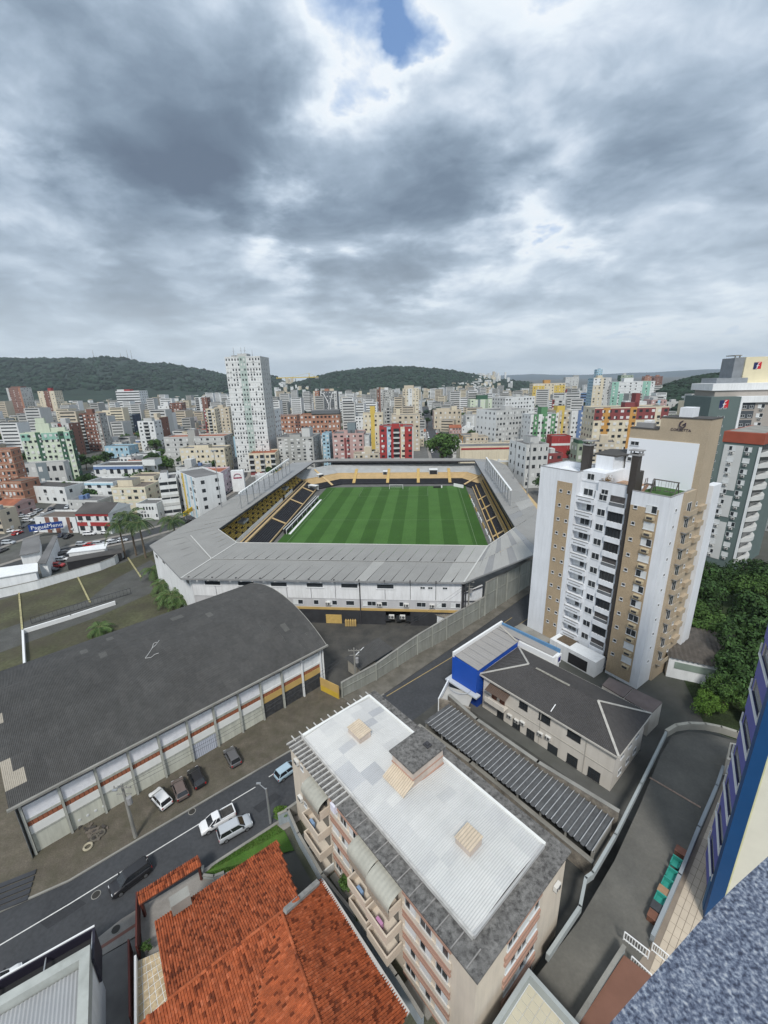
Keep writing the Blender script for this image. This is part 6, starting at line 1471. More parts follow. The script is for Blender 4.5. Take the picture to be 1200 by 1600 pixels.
def tree(p, r_, h, label, kind=0, seed=1, n=2600, leaf=.075, group=None, name='tree', flat=1.0, cat='tree', ang=0):
    t = thing(name, label, cat, p, ang, group)
    inst('trunk', trunk_mesh(seed % 3), t, (0, 0, 0), scale=(h * .62, h * .62, h * .62)); inst('crown', crown((kind, seed % 4, n, leaf)), t, (0, 0, h - r_ * .72 * flat), scale=(r_, r_ * .95, r_ * flat)); return t
def frond(b, base, az, L_, droop, w=.5, n=9, lift=.6, leaflets=16):
    pts = []
    for i in range(n + 1):
        t = i / n; x = L_ * t * (1 - .15 * t); z = lift * L_ * t - droop * L_ * t * t; pts.append(base + Vector((math.cos(az) * x, math.sin(az) * x, z)))
    b.tube(pts, [.05] * (n) + [.01], 4, 1, cap=False); side = Vector((-math.sin(az), math.cos(az), 0))
    for k in range(leaflets * 2):
        t = .12 + .86 * (k // 2) / leaflets; i = min(n - 1, int(t * n)); p = pts[i].lerp(pts[i + 1], t * n - i); s_ = 1 if k % 2 else -1; d = (pts[i + 1] - pts[i]).normalized(); ll = w * (1 - abs(t - .45) * .9)
        q = p + side * s_ * ll + d * ll * .5 + Vector((0, 0, -ll * .45)); b.poly([p, p + d * .12, q], 0)
def palm_mesh(seed, nf=20, L_=2.6, kind=0):
    k = ('palm', seed, nf, kind)
    if k not in CR:
        r_ = random.Random(seed); b = MB()
        for i in range(nf): frond(b, Vector((0, 0, 0)), i * 2.4 + r_.random() * .3, L_ * r_.uniform(.85, 1.25), r_.uniform(.4, 1.2), .85, lift=r_.uniform(.15, .95))
        CR[k] = b.mesh('fronds', [mat('palm leaf ' + str(kind), ((.035, .07, .02), (.06, .11, .03))[kind], .7, .25, .5, island=.5), mat('palm rib', (.10, .12, .05))])
    return CR[k]
def palm(p, h, label, seed=1, sc=1.0, kind=0, group=None, trunk_r=.28):
    t = thing('palm_tree', label, 'palm tree', p, seed * .7, group); b = MB(); b.tube([(0, 0, 0), (.1, 0, h * .5), (.0, .1, h)], [trunk_r * 1.2, trunk_r, trunk_r * .7], 8); b.obj('trunk', mat('palm trunk', (.14, .11, .08), .9, .3, 4), t)
    inst('fronds', palm_mesh(seed % 3, kind=kind), t, (0, .1, h), scale=sc); return t
# royal palms left of the stadium
for i, (px, py, h, s_, lb_) in enumerate(((196, 872, 12, 2.0, 'leftmost tall palm of the trio beside the stadium corner'), (213, 868, 14.5, 2.0, 'tallest palm in the middle of the trio by the stadium corner'), (228, 872, 12.5, 1.9, 'rightmost tall palm of the trio against the stadium corner'))): palm(G(px, py), h, lb_, i + 1, s_, 0, 'three tall palms by the stadium')
palm(G(274, 838), 6.5, 'bushy palm behind the stadium roof edge near the street', 2, 2.2)
for i, (px, py, h, s_) in enumerate(((243, 905, 3.2, 1.5), (256, 925, 2.5, 1.5), (270, 945, 2.8, 1.6), (262, 940, 2.0, 1.3), (282, 950, 3.0, 1.5))):
    palm(G(px, py), h, 'low arching palm, %s of the clump between field and stadium side wall' % ['first from the top', 'second from the top', 'fourth from the top', 'third from the top', 'lowest and rightmost'][i], i, s_, 1, 'palm clump at the stadium side')
palm(G(157, 990), 1.6, 'single small palm beside the hangar roof on the field', 1, 1.3, 1)
# big trees at right below the tower
big = [((69, 68), 7.5, 12, 0), ((62, 62), 6.0, 10, 0), ((79, 76), 8, 13, 0), ((88, 90), 6.5, 10, 1), ((74, 90), 7, 9, 0), ((67, 80), 6, 9, 1), ((66, 54), 6, 9, 0), ((58, 60.5), 4.0, 6.5, 1), ((97, 86), 8, 11, 1), ((80, 62), 7, 11, 0), ((86, 105), 7, 8, 0), ((72, 100), 6, 8, 1), ((96, 100), 7, 9, 0), ((105, 92), 8, 10, 0), ((54, 59), 3, 4.5, 2), ((88, 72), 8, 11, 0), ((60, 54), 3.6, 5, 1), ((78, 50), 7, 8, 0)]
pos = ['largest dark tree, nearest the garage roof', 'dark tree leaning over the curved ramp wall', 'broad dark tree in the middle of the grove', 'lighter tree below the red-parapet tower', 'dark tree behind the white tower foot', 'mid green tree squeezed beside the white tower', 'dark tree behind the violet balconies', 'small lighter tree at the ramp curve', 'light tree at the right edge of the grove', 'dark tree at the lower right of the grove', 'dark tree at the foot of the red-parapet tower', 'mid green tree highest in the grove', 'dark tree right of the palm-like tree', 'dark tree by the small roof at the right edge', 'bright low shrub by the dark driveway', 'dark tree under the right frame edge', 'mid green bush beside the curved ramp wall', 'dark tree beside the violet wing']
for i, ((x, y), r_, h, k) in enumerate(big): tree((x, y, 0), r_, h, pos[i], k, i, 5200, .052, 'grove right of the white tower', ang=i)
palm((96, 95, 0), 5, 'palm among the trees right of the white tower', 1, 1.8, 0)
sheet('undergrowth', [(52, 56), (60, 50), (85, 40), (130, 80), (110, 115), (84, 112), (62, 84)], .04, mat('dark undergrowth', (.03, .045, .018), .95, .4, .3, fine=.4))
hs = thing('small_house', 'small house roof with dark panels among trees at the right edge', 'house', (104, 86, 0), R(-25)); b = MB(); b.box(0, 9, 0, 7, 0, 3.5); b.obj('wall', WHITE, hs); b = MB(); b.box(-.4, 9.4, -.5, 7.5, 3.5, 3.7, 0); b.box(.5, 4.2, .5, 6.5, 3.7, 3.8, 1); b.box(5, 8.5, .5, 6.5, 3.7, 3.8, 1); b.obj('roof', [mat('brown roof edge', (.25, .14, .1)), mat('dark roof panel', (.05, .055, .07), .4)], hs)
# shrubs by the orange house / yard
for i, (px, py, r_, k, lb_) in enumerate(((440, 1280, 1.1, 2, 'round green bush at the street corner of the pale blue wall'), (545, 1395, 1.3, 1, 'green shrub in the yard between the wall and the balconies'), (575, 1445, 1.5, 1, 'larger shrub lower in the narrow yard'), (562, 1420, 1.2, 2, 'bright shrub between the two yard bushes'), (600, 1470, .9, 1, 'small dark bush at the lower end of the yard'))):
    tree(G(px, py), r_, r_ * 1.9, lb_, k, i, 2600, .075, name='bush', cat='bush')
# ================================================================== ORANGE-ROOFED HOUSE
terra = mat('old terracotta tile', (.34, .088, .034), .85, .10, .4, island=1, icol=[(0, (.34, .28, .24)), (.13, (.48, .42, .38)), (.17, (.85, .8, .75)), (.6, (1.02, 1, .95)), (.9, (1.2, 1.2, 1.15)), (1, (1.35, 1.6, 1.9))], dirt=.33, dirtcol=(.085, .035, .02), fine=.15, dscale=1.1)
oz = 5.2
E1, E2, E3 = G(243, 1443, 4.3), G(432, 1317, 4.3), G(500, 1372, 4.3)
ho_ = thing('orange_house', 'house with a large stained orange clay-tile roof in the foreground', 'house', (E1.x, E1.y, 0))
ho0 = Vector((E1.x, E1.y, 0))
def oloc(px, py, z): return G(px, py, z) - ho0
def tile_plane(poly, down, name='tiled_roof', pitch=.225, length=.37):
    """interlocking clay tiles laid in courses over a convex slope; every tile is its own shell"""
    n = (poly[1] - poly[0]).cross(poly[2] - poly[0]).normalized(); n = n if n.z > 0 else -n
    d = (Vector(down) - n * Vector(down).dot(n)).normalized(); e = n.cross(d).normalized(); o = poly[0]
    P2 = [((p - o).dot(e), (p - o).dot(d)) for p in poly]; us = [p[0] for p in P2]; vs = [p[1] for p in P2]; b = MB(); r_ = random.Random(int(abs(poly[0].x * 100)))
    def inside(u, v):
        s_ = 0
        for i in range(len(P2)):
            a, c = P2[i], P2[(i + 1) % len(P2)]; k = (c[0] - a[0]) * (v - a[1]) - (c[1] - a[1]) * (u - a[0])
            if abs(k) < 1e-9: continue
            if s_ == 0: s_ = 1 if k > 0 else -1
            elif (k > 0) != (s_ > 0): return False
        return True
    under = [p - n * .05 for p in poly]; b.poly(under, 1)
    u = min(us)
    while u < max(us):
        v = min(vs)
        while v < max(vs):
            if inside(u + pitch / 2, v + length / 2):
                jz = r_.uniform(-.008, .012); c = o + e * (u + pitch / 2) + d * v; w = pitch * .40; hh = .095
                prof = [(-pitch * .5, .0), (-w * .72, .012), (-w * .35, hh), (w * .35, hh), (w * .72, .012), (pitch * .5, 0)]
                k = len(b.v)
                for (x, z) in prof: b.v += [tuple(c + e * x + n * (z + jz + .005)), tuple(c + e * x + d * (length + .03) + n * (z + jz + .045))]
                for i in range(5): b.f.append((k + 2 * i, k + 2 * i + 1, k + 2 * i + 3, k + 2 * i + 2)); b.mi.append(0)
                b.f.append(tuple(k + 2 * i + 1 for i in range(6))[::-1]); b.mi.append(0)
            v += length
        u += pitch
    return b.obj(name, [terra, mat('clay underlay', (.10, .035, .02), .9)], ho_, kind='stuff')
V0 = Vector
# key points: main ridge runs from lower left (280,1545?) to (440,1425); hips from (440,1425)
R0 = oloc(440, 1425, 7.6)
A1 = oloc(243, 1443, 4.6); A2 = oloc(316, 1392, 4.6); A3 = oloc(388, 1340, 4.6); A4 = oloc(432, 1311, 4.6); A5 = oloc(500, 1370, 4.6)
RL_ = oloc(130, 1665, 7.6)     # ridge continues beyond the frame
Rl2 = oloc(278, 1552, 7.2)
EL = oloc(274, 1552, 5.0)
# front (street) slope: eave A1..A4, ridge R0..RL_
dn = (A3 - R0); dn.z = 0
ridge_dir = (R0 - RL_).normalized()
down = Vector((-ridge_dir.y, ridge_dir.x, 0)); down = down if down.dot(A3 - R0) > 0 else -down
wdt = (A2 - R0).dot(down); e0 = R0 + down * wdt; e0.z = 4.6
def eave(t): p = R0 + ridge_dir * t + down * wdt; p.z = 4.6; return p
def rid(t): p = R0 + ridge_dir * t; return p
tl0 = (A1 - R0).dot(ridge_dir); tl1 = (A4 - R0).dot(ridge_dir)
tile_plane([eave(tl0), eave(tl1), rid(tl1 * .62), rid(tl0)], down + Vector((0, 0, -.4)))
tgA5 = eave(tl1); gw_ = A5 - rid(0)
# right slope from R0 towards the blue wall
rp5 = oloc(500, 1375, 4.9); rp6 = oloc(636, 1572, 4.9); rp7 = oloc(520, 1660, 7.4)
sd_ = (rp6 - rp5).normalized(); out = Vector((-sd_.y, sd_.x, 0)); out = out if out.dot(rp5 - R0) > 0 else -out
Qr = Vector((rp7.x, rp7.y, R0.z)); Qr = R0 + (Qr - R0) * 1.25; nr_ = (Qr - R0).cross(rp5 - R0); rp6.z = R0.z - (nr_.x * (rp6.x - R0.x) + nr_.y * (rp6.y - R0.y)) / nr_.z
tile_plane([R0, rp5, rp6, Qr], out + Vector((0, 0, -.4)))
# rear slopes: two wings meeting in a valley
r1v = (RL_ - R0); r1v.z = 0; r1v.normalize(); r2v = (rp7 - R0); r2v.z = 0; r2v.normalize(); bis = (r1v + r2v).normalized(); ca = r1v.dot(bis); sa = math.sqrt(1 - ca * ca); KS = .38; SV_ = 15.0; wv_ = SV_ * sa
def perp(r): n = (bis - r * bis.dot(r)); return n.normalized()
VV = R0 + bis * SV_ - Vector((0, 0, KS * wv_))
P1 = R0 + r1v * max((rid(tl0) - R0).length, SV_ * ca + .5); P1b = P1 + perp(r1v) * wv_ - Vector((0, 0, KS * wv_)); P1b.z = VV.z
tile_plane([R0, P1, P1b, VV], perp(r1v) + Vector((0, 0, -KS)))
Q1 = R0 + r2v * max(SV_ * ca + .5, (Qr - R0).length); Q1b = Q1 + perp(r2v) * wv_; Q1b.z = VV.z
tile_plane([R0, Q1, Q1b, VV], perp(r2v) + Vector((0, 0, -KS)))
X1 = oloc(276, 1553, 6.9); tile_plane([X1, oloc(212, 1603, 5.4), oloc(190, 1720, 5.4), oloc(285, 1720, 6.9)], oloc(212, 1603, 5.4) - X1)
# ridge caps
def ridge_tiles(a, c, name='ridge_tile', mx=60):
    n = max(1, int((c - a).length / .42)); d = (c - a).normalized(); b = MB(); s_ = d.cross(Vector((0, 0, 1))).normalized()
    for i in range(n):
        p = a + d * i * (c - a).length / n; q = p + d * .44; k = len(b.v); up = Vector((0, 0, 1))
        for t_, w, lift in ((p, .13, .14), (q, .16, .17)):
            for x, z in ((-1, 0), (-.6, .7), (0, 1), (.6, .7), (1, 0)): b.v.append(tuple(t_ + s_ * x * w + up * (z * .11 + lift - .06)))
        for j in range(4): b.f.append((k + j, k + 5 + j, k + 6 + j, k + j + 1)); b.mi.append(0)
        b.f.append(tuple(k + 5 + j for j in range(5))); b.mi.append(0)
    b.obj('ridge_tiles', terra, ho_, kind='stuff')
ridge_tiles(R0, rid(tl0)); ridge_tiles(R0, Qr); ridge_tiles(R0, rp5 + Vector((0, 0, .1)) if False else rid(tl1 * .62)); ridge_tiles(P1, P1b + Vector((0, 0, .02)))
b = MB(); a, c = oloc(445, 1424, 7.9), oloc(497, 1378, 6.6); b.bar(a, c, .5, .35); b.obj('gable_wall', mat('grey parapet flashing', (.25, .25, .24), .9, .2, 2, dirt=.4), ho_)
# chimney and small hips
cpx = oloc(283, 1412, 5.2); b = MB(); T = Matrix.Translation(cpx) @ Matrix.Rotation(math.atan2(ridge_dir.y, ridge_dir.x), 4, 'Z'); b.box(-.9, .9, -.55, .55, -1, 1.1, T=T); b.obj('chimney', CONC, ho_)
# walls under
b = MB(); ws = [eave(tl0 + .8) - down * .8, eave(tl1 - .5) - down * .8, rp5 - out * 2.5, rp6 - out * 3.5 - sd_ * 3, VV + Vector((2, -1, 0)), P1b]
b.prism([(p.x, p.y) for p in ws], 0, 3.7); b.obj('wall', CREAM, ho_)
b = MB(); 
for a, c in ((rp5, rp6),): b.bar(a + Vector((0, 0, -.1)) + out * .15, c + Vector((0, 0, -.1)) + out * .15, .35, .3)
b.obj('gutter', mat('pale gutter', (.45, .44, .42), .7), ho_)
# gateway with small tile roof
def gpost(px, py, h): b = MB(); p = G(px, py) ; return p
gwy = thing('tiled_gateway', 'narrow clay-tiled gateway roof on dark posts before the orange house', 'gateway', G(225, 1420)); o8 = Vector(gwy.location)
ga_, gb_ = G(216, 1405, 3.0) - o8, G(312, 1345, 3.0) - o8; gd = (gb_ - ga_).normalized(); gn = Vector((-gd.y, gd.x, 0))
sv = ho_; 
def gate_slope(s_):
    global ho_
    keep = ho_; ho_ = gwy; tile_plane([ga_ + Vector((0, 0, .35)), gb_ + Vector((0, 0, .35)), gb_ + gn * s_ * .75, ga_ + gn * s_ * .75], gn * s_ + Vector((0, 0, -.4)), 'tiled_roof', .22, .36); ho_ = keep
gate_slope(1); gate_slope(-1)
dwd = mat('dark red wood', (.09, .025, .02), .6)
for t_ in (.03, .97): p = lerp(ga_, gb_, t_); b = MB(); b.box(p.x - .12, p.x + .12, p.y - .12, p.y + .12, 0, 3.0); b.obj('post', dwd, gwy)
b = MB(); b.bar(ga_ + Vector((0, 0, -.1)), gb_ + Vector((0, 0, -.1)), .25, .2); b.obj('beam', dwd, gwy)
wall_run('fence_panel', 'dark red gate wing beside the driveway', [G(219, 1415), G(219, 1500)], 2.2, .15, dwd, 'fence', cop=False)
wall_run('fence_panel', 'dark red fence strip below the white terrace wall', [G(207, 1490), G(210, 1610)], 2.2, .15, dwd, 'fence', cop=False)
sheet('driveway', [G(222, 1470), G(218, 1418), G(312, 1372), G(330, 1400), G(270, 1520), G(235, 1525)], .14, pv)
sheet('driveway', [G(152, 1500), G(215, 1465), G(215, 1640), G(150, 1640)], .135, mat('grey driveway', (.15, .145, .14), .9, .2, .5))
stn = mat('cream sandstone tile', (.46, .37, .24), .85, .30, 2.2, dirt=.2, dirtcol=(.30, .17, .09), dscale=1.2)
ter2 = thing('stone_terrace', 'white-walled terrace paved in mottled cream stone beside the orange roof', 'terrace', G(216, 1500)); o9 = Vector(ter2.location); tq = [G(214, 1502, 1) - o9, G(252, 1485, 1) - o9, G(285, 1560, 1) - o9, G(215, 1640, 1) - o9]
b = MB(); b.prism([(p.x, p.y) for p in tq], 0, 1.0); b.obj('base', WHITE, ter2)
for i in range(9):
    for j in range(6):
        i0_, i1_ = i / 9 + .006, (i + 1) / 9 - .006; a, c = lerp(tq[0], tq[3], i0_), lerp(tq[0], tq[3], i1_); e_, f_ = lerp(tq[1], tq[2], i0_), lerp(tq[1], tq[2], i1_); q = [lerp(a, e_, j / 6 + .01), lerp(a, e_, (j + 1) / 6 - .01), lerp(c, f_, (j + 1) / 6 - .01), lerp(c, f_, j / 6 + .01)]
        b = MB(); b.prism([(p.x, p.y) for p in q], 1.002, 1.04); b.obj('stone_slab', stn, ter2)
b = MB(); b.bar(tq[0] + Vector((0, 0, .5)), tq[3] + Vector((0, 0, .5)), .2, .9); b.obj('parapet', W2, ter2)
tree(G(232, 1488), .7, 1.5, 'small dark shrub at the terrace corner by the orange roof', 1, 2, 900, .1, name='bush', cat='bush')
# lawn strip by the street
lawnm = mat('lawn grass', (.055, .125, .018), .95, .25, .5, dirt=.28, dirtcol=(.14, .12, .05), fine=.25, bump=.5)
lp = [G(320, 1366), G(345, 1345), G(395, 1310), G(432, 1290), G(445, 1300), G(460, 1330), G(400, 1345), G(345, 1368)]
sheet('lawn', lp, .16, lawnm); gb2 = MB(); rg_ = random.Random(6)
for i in range(5000):
    u_, v_ = rg_.random(), rg_.random(); p = lerp(lerp(lp[0], lp[4], u_), lerp(lp[1], lp[3], u_), v_) if rg_.random() < .5 else lerp(lerp(lp[0], lp[5], u_), lerp(lp[7], lp[6], u_), v_)
    a = rg_.random() * 6; h_ = rg_.uniform(.06, .16); gb2.poly([(p.x, p.y, .16), (p.x + .05 * math.cos(a), p.y + .05 * math.sin(a), .16), (p.x + .05 * math.sin(a), p.y, .16 + h_)])
gb2.obj('grass', lawnm, kind='stuff', label='short mown grass of the small lawn by the street')
b = MB(); 
wall_run('lawn_kerb', 'curved blue-grey kerb round the lawn tip', [G(318, 1358), G(316, 1372), G(335, 1374), G(350, 1368)], .5, .2, dw)
wall_run('lawn_kerb', 'mossy kerb strip between the lawn and the street', [G(330, 1354), G(438, 1284)], .22, .35, CONC, cop=False)
for i, (px, py, lab) in enumerate(((150, 1398, 'dark round manhole cover in the near lane'), (300, 1268, 'manhole cover by the pickup truck'), (181, 1452, 'round cover in the pale pavement before the gateway'))):
    t = thing('manhole_cover', lab, 'manhole cover', G(px, py, .03 if i < 2 else .14)); b = MB(); b.prism([(.42 * math.cos(k * .524), .42 * math.sin(k * .524)) for k in range(12)], 0, .012); b.obj('lid', mat('cast iron', (.035, .033, .03), .7), t); b = MB(); b.prism([(.5 * math.cos(k * .524), .5 * math.sin(k * .524)) for k in range(12)], -.01, .004); b.obj('rim', CONC, t)
for q in (((60, 1440), (120, 1402), (135, 1412), (75, 1452)), ((395, 1262), (430, 1238), (440, 1245), (405, 1270)), ((690, 1060), (735, 1030), (745, 1040), (700, 1070))): sheet('road_patch', [G(*p) for p in q], .0245, mat('fresh asphalt patch', (.036, .038, .042), .9, .15, .5, fine=.15))
# bottom-left building with grey ribbed roof
b1, b2, b3 = G(0, 1562, 6.5), G(142, 1480, 6.5), G(172, 1600, 6.5)
bl_ = thing('shop_building', 'grey ribbed metal roof building with a black fascia at the bottom left', 'building', (b2.x, b2.y, 0), frame_of(b2, b1)); 
b = MB(); b.box(0, 22, 0, 14, 0, 5.6); b.obj('wall', WHITE, bl_)
for i in range(14):
    b = MB(); rib_sheet(b, [(.9 + i * 1.5, .9, 6.0), (2.4 + i * 1.5, .9, 6.0), (2.4 + i * 1.5, 14, 6.6), (.9 + i * 1.5, 14, 6.6)], (0, 1, 0), .3, .035, 0, 'trap', 4); b.obj('roof_sheet', mat('ribbed zinc roof', (.34, .35, .36), .6, .08, .3, dirt=.2, dirtcol=(.26, .26, .26), metal=.1), bl_)
b = MB(); b.box(0, 22, 0, .8, 5.6, 6.9); b.box(0, .8, .8, 14, 5.6, 6.9); b.obj('parapet', mat('grey green parapet top', (.38, .40, .38), .8, .1, 1, dirt=.3, dirtcol=(.15, .16, .14)), bl_)
b = MB(); b.box(-.2, 22, -1.9, -1.7, 3.0, 6.3); b.box(-.25, -.05, -1.7, 1.0, 3.0, 6.3); b.obj('fascia', mat('black fascia', (.02, .018, .03), .4), bl_); b = MB(); b.box(-.22, 22, -1.95, -1.83, 6.3, 6.42); b.obj('fascia_trim', W2, bl_)
b = MB(); b.box(0, 22, -1.7, 0, 5.2, 5.3); b.obj('ledge', DARK, bl_)
for i in range(6): b = MB(); b.bar((i * 3.6, -1.7, 6.0), (i * 3.6, .1, 6.3), .1); b.obj('stay', mcol, bl_)
# ================================================================== CITY
CW = {'white': ((.66, .68, .68), 'white'), 'cream': ((.62, .56, .43), 'cream'), 'beige': ((.52, .46, .36), 'beige'), 'grey': ((.36, .365, .35), 'grey'), 'lgrey': ((.50, .51, .50), 'light grey'), 'pink': ((.46, .31, .29), 'pink'), 'lilac': ((.55, .46, .50), 'lilac pink'), 'red': ((.33, .045, .045), 'red'),
      'brown': ((.20, .10, .075), 'brown'), 'mint': ((.56, .63, .50), 'pale mint'), 'green': ((.10, .24, .12), 'green'), 'teal': ((.26, .46, .38), 'teal'), 'blue': ((.13, .20, .36), 'blue'), 'sky': ((.33, .50, .60), 'light blue'), 'yellow': ((.58, .43, .10), 'yellow'), 'orange': ((.50, .27, .08), 'orange'),
      'brick': ((.36, .18, .12), 'bare brick'), 'dgrey': ((.13, .14, .15), 'dark grey'), 'slate': ((.18, .22, .24), 'slate'), 'maroon': ((.22, .06, .06), 'maroon'), 'dgreen': ((.045, .11, .07), 'dark green'), 'navy': ((.03, .05, .09), 'navy'), 'palegreen': ((.40, .48, .45), 'pale grey green'), 'sage': ((.30, .36, .28), 'sage green')}
def cm(c): return mat('city ' + CW[c][1] + ' wall', CW[c][0], .85, .06, .05, dirt=.3, dirtcol=tuple(x * .62 for x in CW[c][0]), streak=True, dscale=.3)
roofs = [mat('grey flat roof', (.15, .15, .15), .95, .25, .1), mat('dark fibre roof', (.075, .072, .07), .95, .25, .1), mat('pale roof', (.40, .41, .41), .9, .15, .1), mat('clay tile roof', (.28, .10, .055), .9, .25, .3), mat('brown fibre roof', (.13, .11, .095), .95, .25, .1)]
SH2 = mat('city shutter', (.60, .61, .60), .7)
def city_box(name, label, cat, loc, rot, w, d, h, wall='white', floors=None, cols=4, acc=(), roof=0, top=None, pitched=False, bands=None, group=None, side=None, ww=None, balc=(), sidecols=None, wstyle='win', para=.7, kind=None):
    """block with parapet, window grid on the faces we can walk past, colour strips, balconies and a tank house"""
    t = thing(name, label, cat, loc, rot, group); rnd_ = random.Random(hash((round(loc[0]), round(loc[1]))) & 0xffff)
    floors = floors or max(1, int(h / 3)); fh = h / floors; M_ = [cm(wall), roofs[roof], cm(side or wall)]
    b = MB(); b.box(0, w, 0, d, 0, h, 0, 1)
    if pitched:
        rh = min(w, d) * .22
        b.v += [(-.4, -.4, h), (w + .4, -.4, h), (w + .4, d + .4, h), (-.4, d + .4, h), (-.2, d / 2, h + rh), (w + .2, d / 2, h + rh)]; n = len(b.v) - 6
        for f, m_ in (((0, 1, 5, 4), 1), ((2, 3, 4, 5), 1), ((1, 2, 5), 0), ((3, 0, 4), 0)): b.f.append(tuple(n + i for i in f)); b.mi.append(m_)
    elif para:
        for q in ((0, w, 0, .25), (0, w, d - .25, d), (0, .25, .25, d - .25), (w - .25, w, .25, d - .25)): b.box(*q, h, h + para, 0)
    b.obj('wall', M_, t)
    if side:
        b = MB(); b.box(-.03, 0, .05, d, 0, h + para, 0); b.obj('side_wall', cm(side), t); b = MB(); b.box(w, w + .03, .05, d, 0, h + para, 0); b.obj('side_wall', cm(side), t)
    for (x0, x1, c, *z) in acc:
        b = MB(); z0, z1 = (z + [0, h + para])[:2] if z else (0, h + para); b.box(x0 * w, x1 * w, -.18, 0, z0 if z0 >= 1 or not z else z0 * h, z1 if z1 > 1.5 else z1 * h + .02); b.obj('accent_strip', cm(c), t)
    if bands:
        b = MB()
        for f in range(1, floors + 1): b.box(-.06, w + .06, -.10, d, f * fh - .18, f * fh - .02)
        b.obj('floor_band', cm(bands), t)
    if h > 20 and rnd_.random() < .7:
        b = MB(); ax_, ay_ = rnd_.uniform(.2, .8) * w, rnd_.uniform(.3, .7) * d; b.tube([(ax_, ay_, h), (ax_, ay_, h + rnd_.uniform(3, 8))], [.14, .07], 4); b.obj('aerial', mcol, t)
    if h < 14 and not pitched and top is None:
        b = MB()
        for q in range(rnd_.randint(1, 3)): x0, y0_ = rnd_.uniform(1, max(1.2, w - 3)), rnd_.uniform(1, max(1.2, d - 3)); b.box(x0, x0 + rnd_.uniform(.9, 2.4), y0_, y0_ + rnd_.uniform(.9, 2), h + .01, h + rnd_.uniform(.7, 2.2))
        b.obj('roof_gear', cm(rnd_.choice(['lgrey', 'white', 'grey', 'blue'])), t, kind='stuff')
    wn = MB(); cw_ = w / cols; ww_ = ww or min(cw_ * .55, 1.9); wh = fh * .42
    for f in range(floors):
        z = f * fh + fh * .36
        for c in range(cols):
            x = (c + .5) * cw_; m_ = 1 if rnd_.random() < .28 else 0
            y = -.22 if any(a[0] * w < x < a[1] * w for a in acc) else -.05
            if c in balc:
                wn.box(x - cw_ * .46, x + cw_ * .46, -1.0, -.02, f * fh + .0, f * fh + .95, 3); wn.box(x - cw_ * .42, x + cw_ * .42, -.05, 0, f * fh + .95, (f + 1) * fh - .35, 0); continue
            if wstyle == 'strip': wn.box(c * cw_ + .1, (c + 1) * cw_ - .1, -.06, 0, z, z + wh, 0); continue
            wn.box(x - ww_ / 2, x + ww_ / 2, y, 0, z, z + wh, m_)
            if m_ == 0 and ww_ > 1.2 and rnd_.random() < .4: wn.box(x - ww_ / 2, x, y - .03, 0, z, z + wh, 1)
            if rnd_.random() < .18: wn.box(x - .45, x + .45, -.5, 0, z - .75, z - .2, 2)
        sc = sidecols if sidecols is not None else max(1, int(d / 4.5))
        for c in range(sc):
            y = (c + .5) * d / sc
            for xx in ((-.05, .0), (w, w + .05)): wn.box(xx[0] - (.03 if side else 0), xx[1] + (.03 if side else 0), y - ww_ * .4, y + ww_ * .4, z, z + wh, 0 if rnd_.random() < .75 else 1)
    wn.obj('windows', [GLASS, SH2, mat('ac casing far', (.5, .5, .49)), cm(wall if not balc else 'lgrey')], t, kind='stuff')
    if top:
        for (x0, x1, y0, y1, hh, c) in top: b = MB(); b.box(x0 * w, x1 * w, y0 * d, y1 * d, h, h + hh, 0, 1); b.obj('roof_house', [cm(c), roofs[0]], t)
    elif top is None and not pitched and h > 9:
        b = MB(); x0 = rnd_.uniform(.2, .5) * w; b.box(x0, x0 + min(w * .3, 6), d * .3, d * .3 + min(d * .4, 6), h, h + rnd_.uniform(2.2, 4.5)); b.obj('tank_house', cm(rnd_.choice([wall, wall, 'lgrey'])), t)
    return t
def B(label, xl, xr, yt, yb, depth, rot=5.6, cat='apartment block', name='apartment_block', **kw):
    """surveyed building: left/right edge and top row in the photo, base row gives its distance"""
    base = G((xl + xr) / 2, yb); a = R(rot); d_ = Vector((math.cos(a), -math.sin(a)))
    s0, z0 = on_plane(base, d_, xl, yt); s1, z1 = on_plane(base, d_, xr, yt); h = (z0 + z1) / 2; w = s1 - s0
    p = Vector((base.x, base.y)) + d_ * s0; TAKEN.append((p + d_ * w / 2 + Vector((d_.y * -1, d_.x)) * -depth * 0, max(w, depth) * .62, base.y)); FOOT.append((p, d_, w, depth))
    para = kw.pop('para', .7)
    return city_box(name, label, cat, (p.x, p.y, 0), math.atan2(d_.y, d_.x), w, depth, max(2.6, h - para), para=para, **kw)
TAKEN, FOOT = [], []
B('tallest white residential tower with a pale green central shaft on the skyline', 350.5, 406, 557, 738, 20, 1, 'tower', 'tall_tower', wall='white', floors=24, cols=12, ww=.8, acc=((.40, .59, 'palegreen'),), side='lgrey', top=((.34, .6, .1, .5, 2.2, 'lgrey'), (.1, .3, .3, .7, 1.5, 'grey')), roof=0, para=.4, bands='lgrey')
B('beige tower with an orange strip in front of the tall white tower', 386, 408.5, 641, 722, 14, 4, wall='cream', floors=11, cols=3, acc=((0, .22, 'orange'),), top=((.1, 1.0, .0, .6, 7, 'beige'),))
B('narrow cream tower with an orange edge next to the beige one', 408.5, 428, 640, 722, 14, 4, wall='white', floors=11, cols=3, acc=((.82, 1, 'orange'), (0, .10, 'grey')), top=())
B('grey ten-storey block with two pale vertical panels behind the stadium', 432, 489, 683, 736, 22, 5, wall='grey', floors=10, cols=6, acc=((.06, .22, 'lgrey', 0.0, .93), (.78, .93, 'lgrey', 0.0, .93)), top=((.62, .85, .3, .7, 5.5, 'lgrey'), (.3, .6, .2, .6, 1.8, 'grey')), sidecols=3)
B('pale blue slab tower between the grey block and the pink block', 503, 514, 677, 731, 10, 5, wall='sky', floors=9, cols=2, top=())
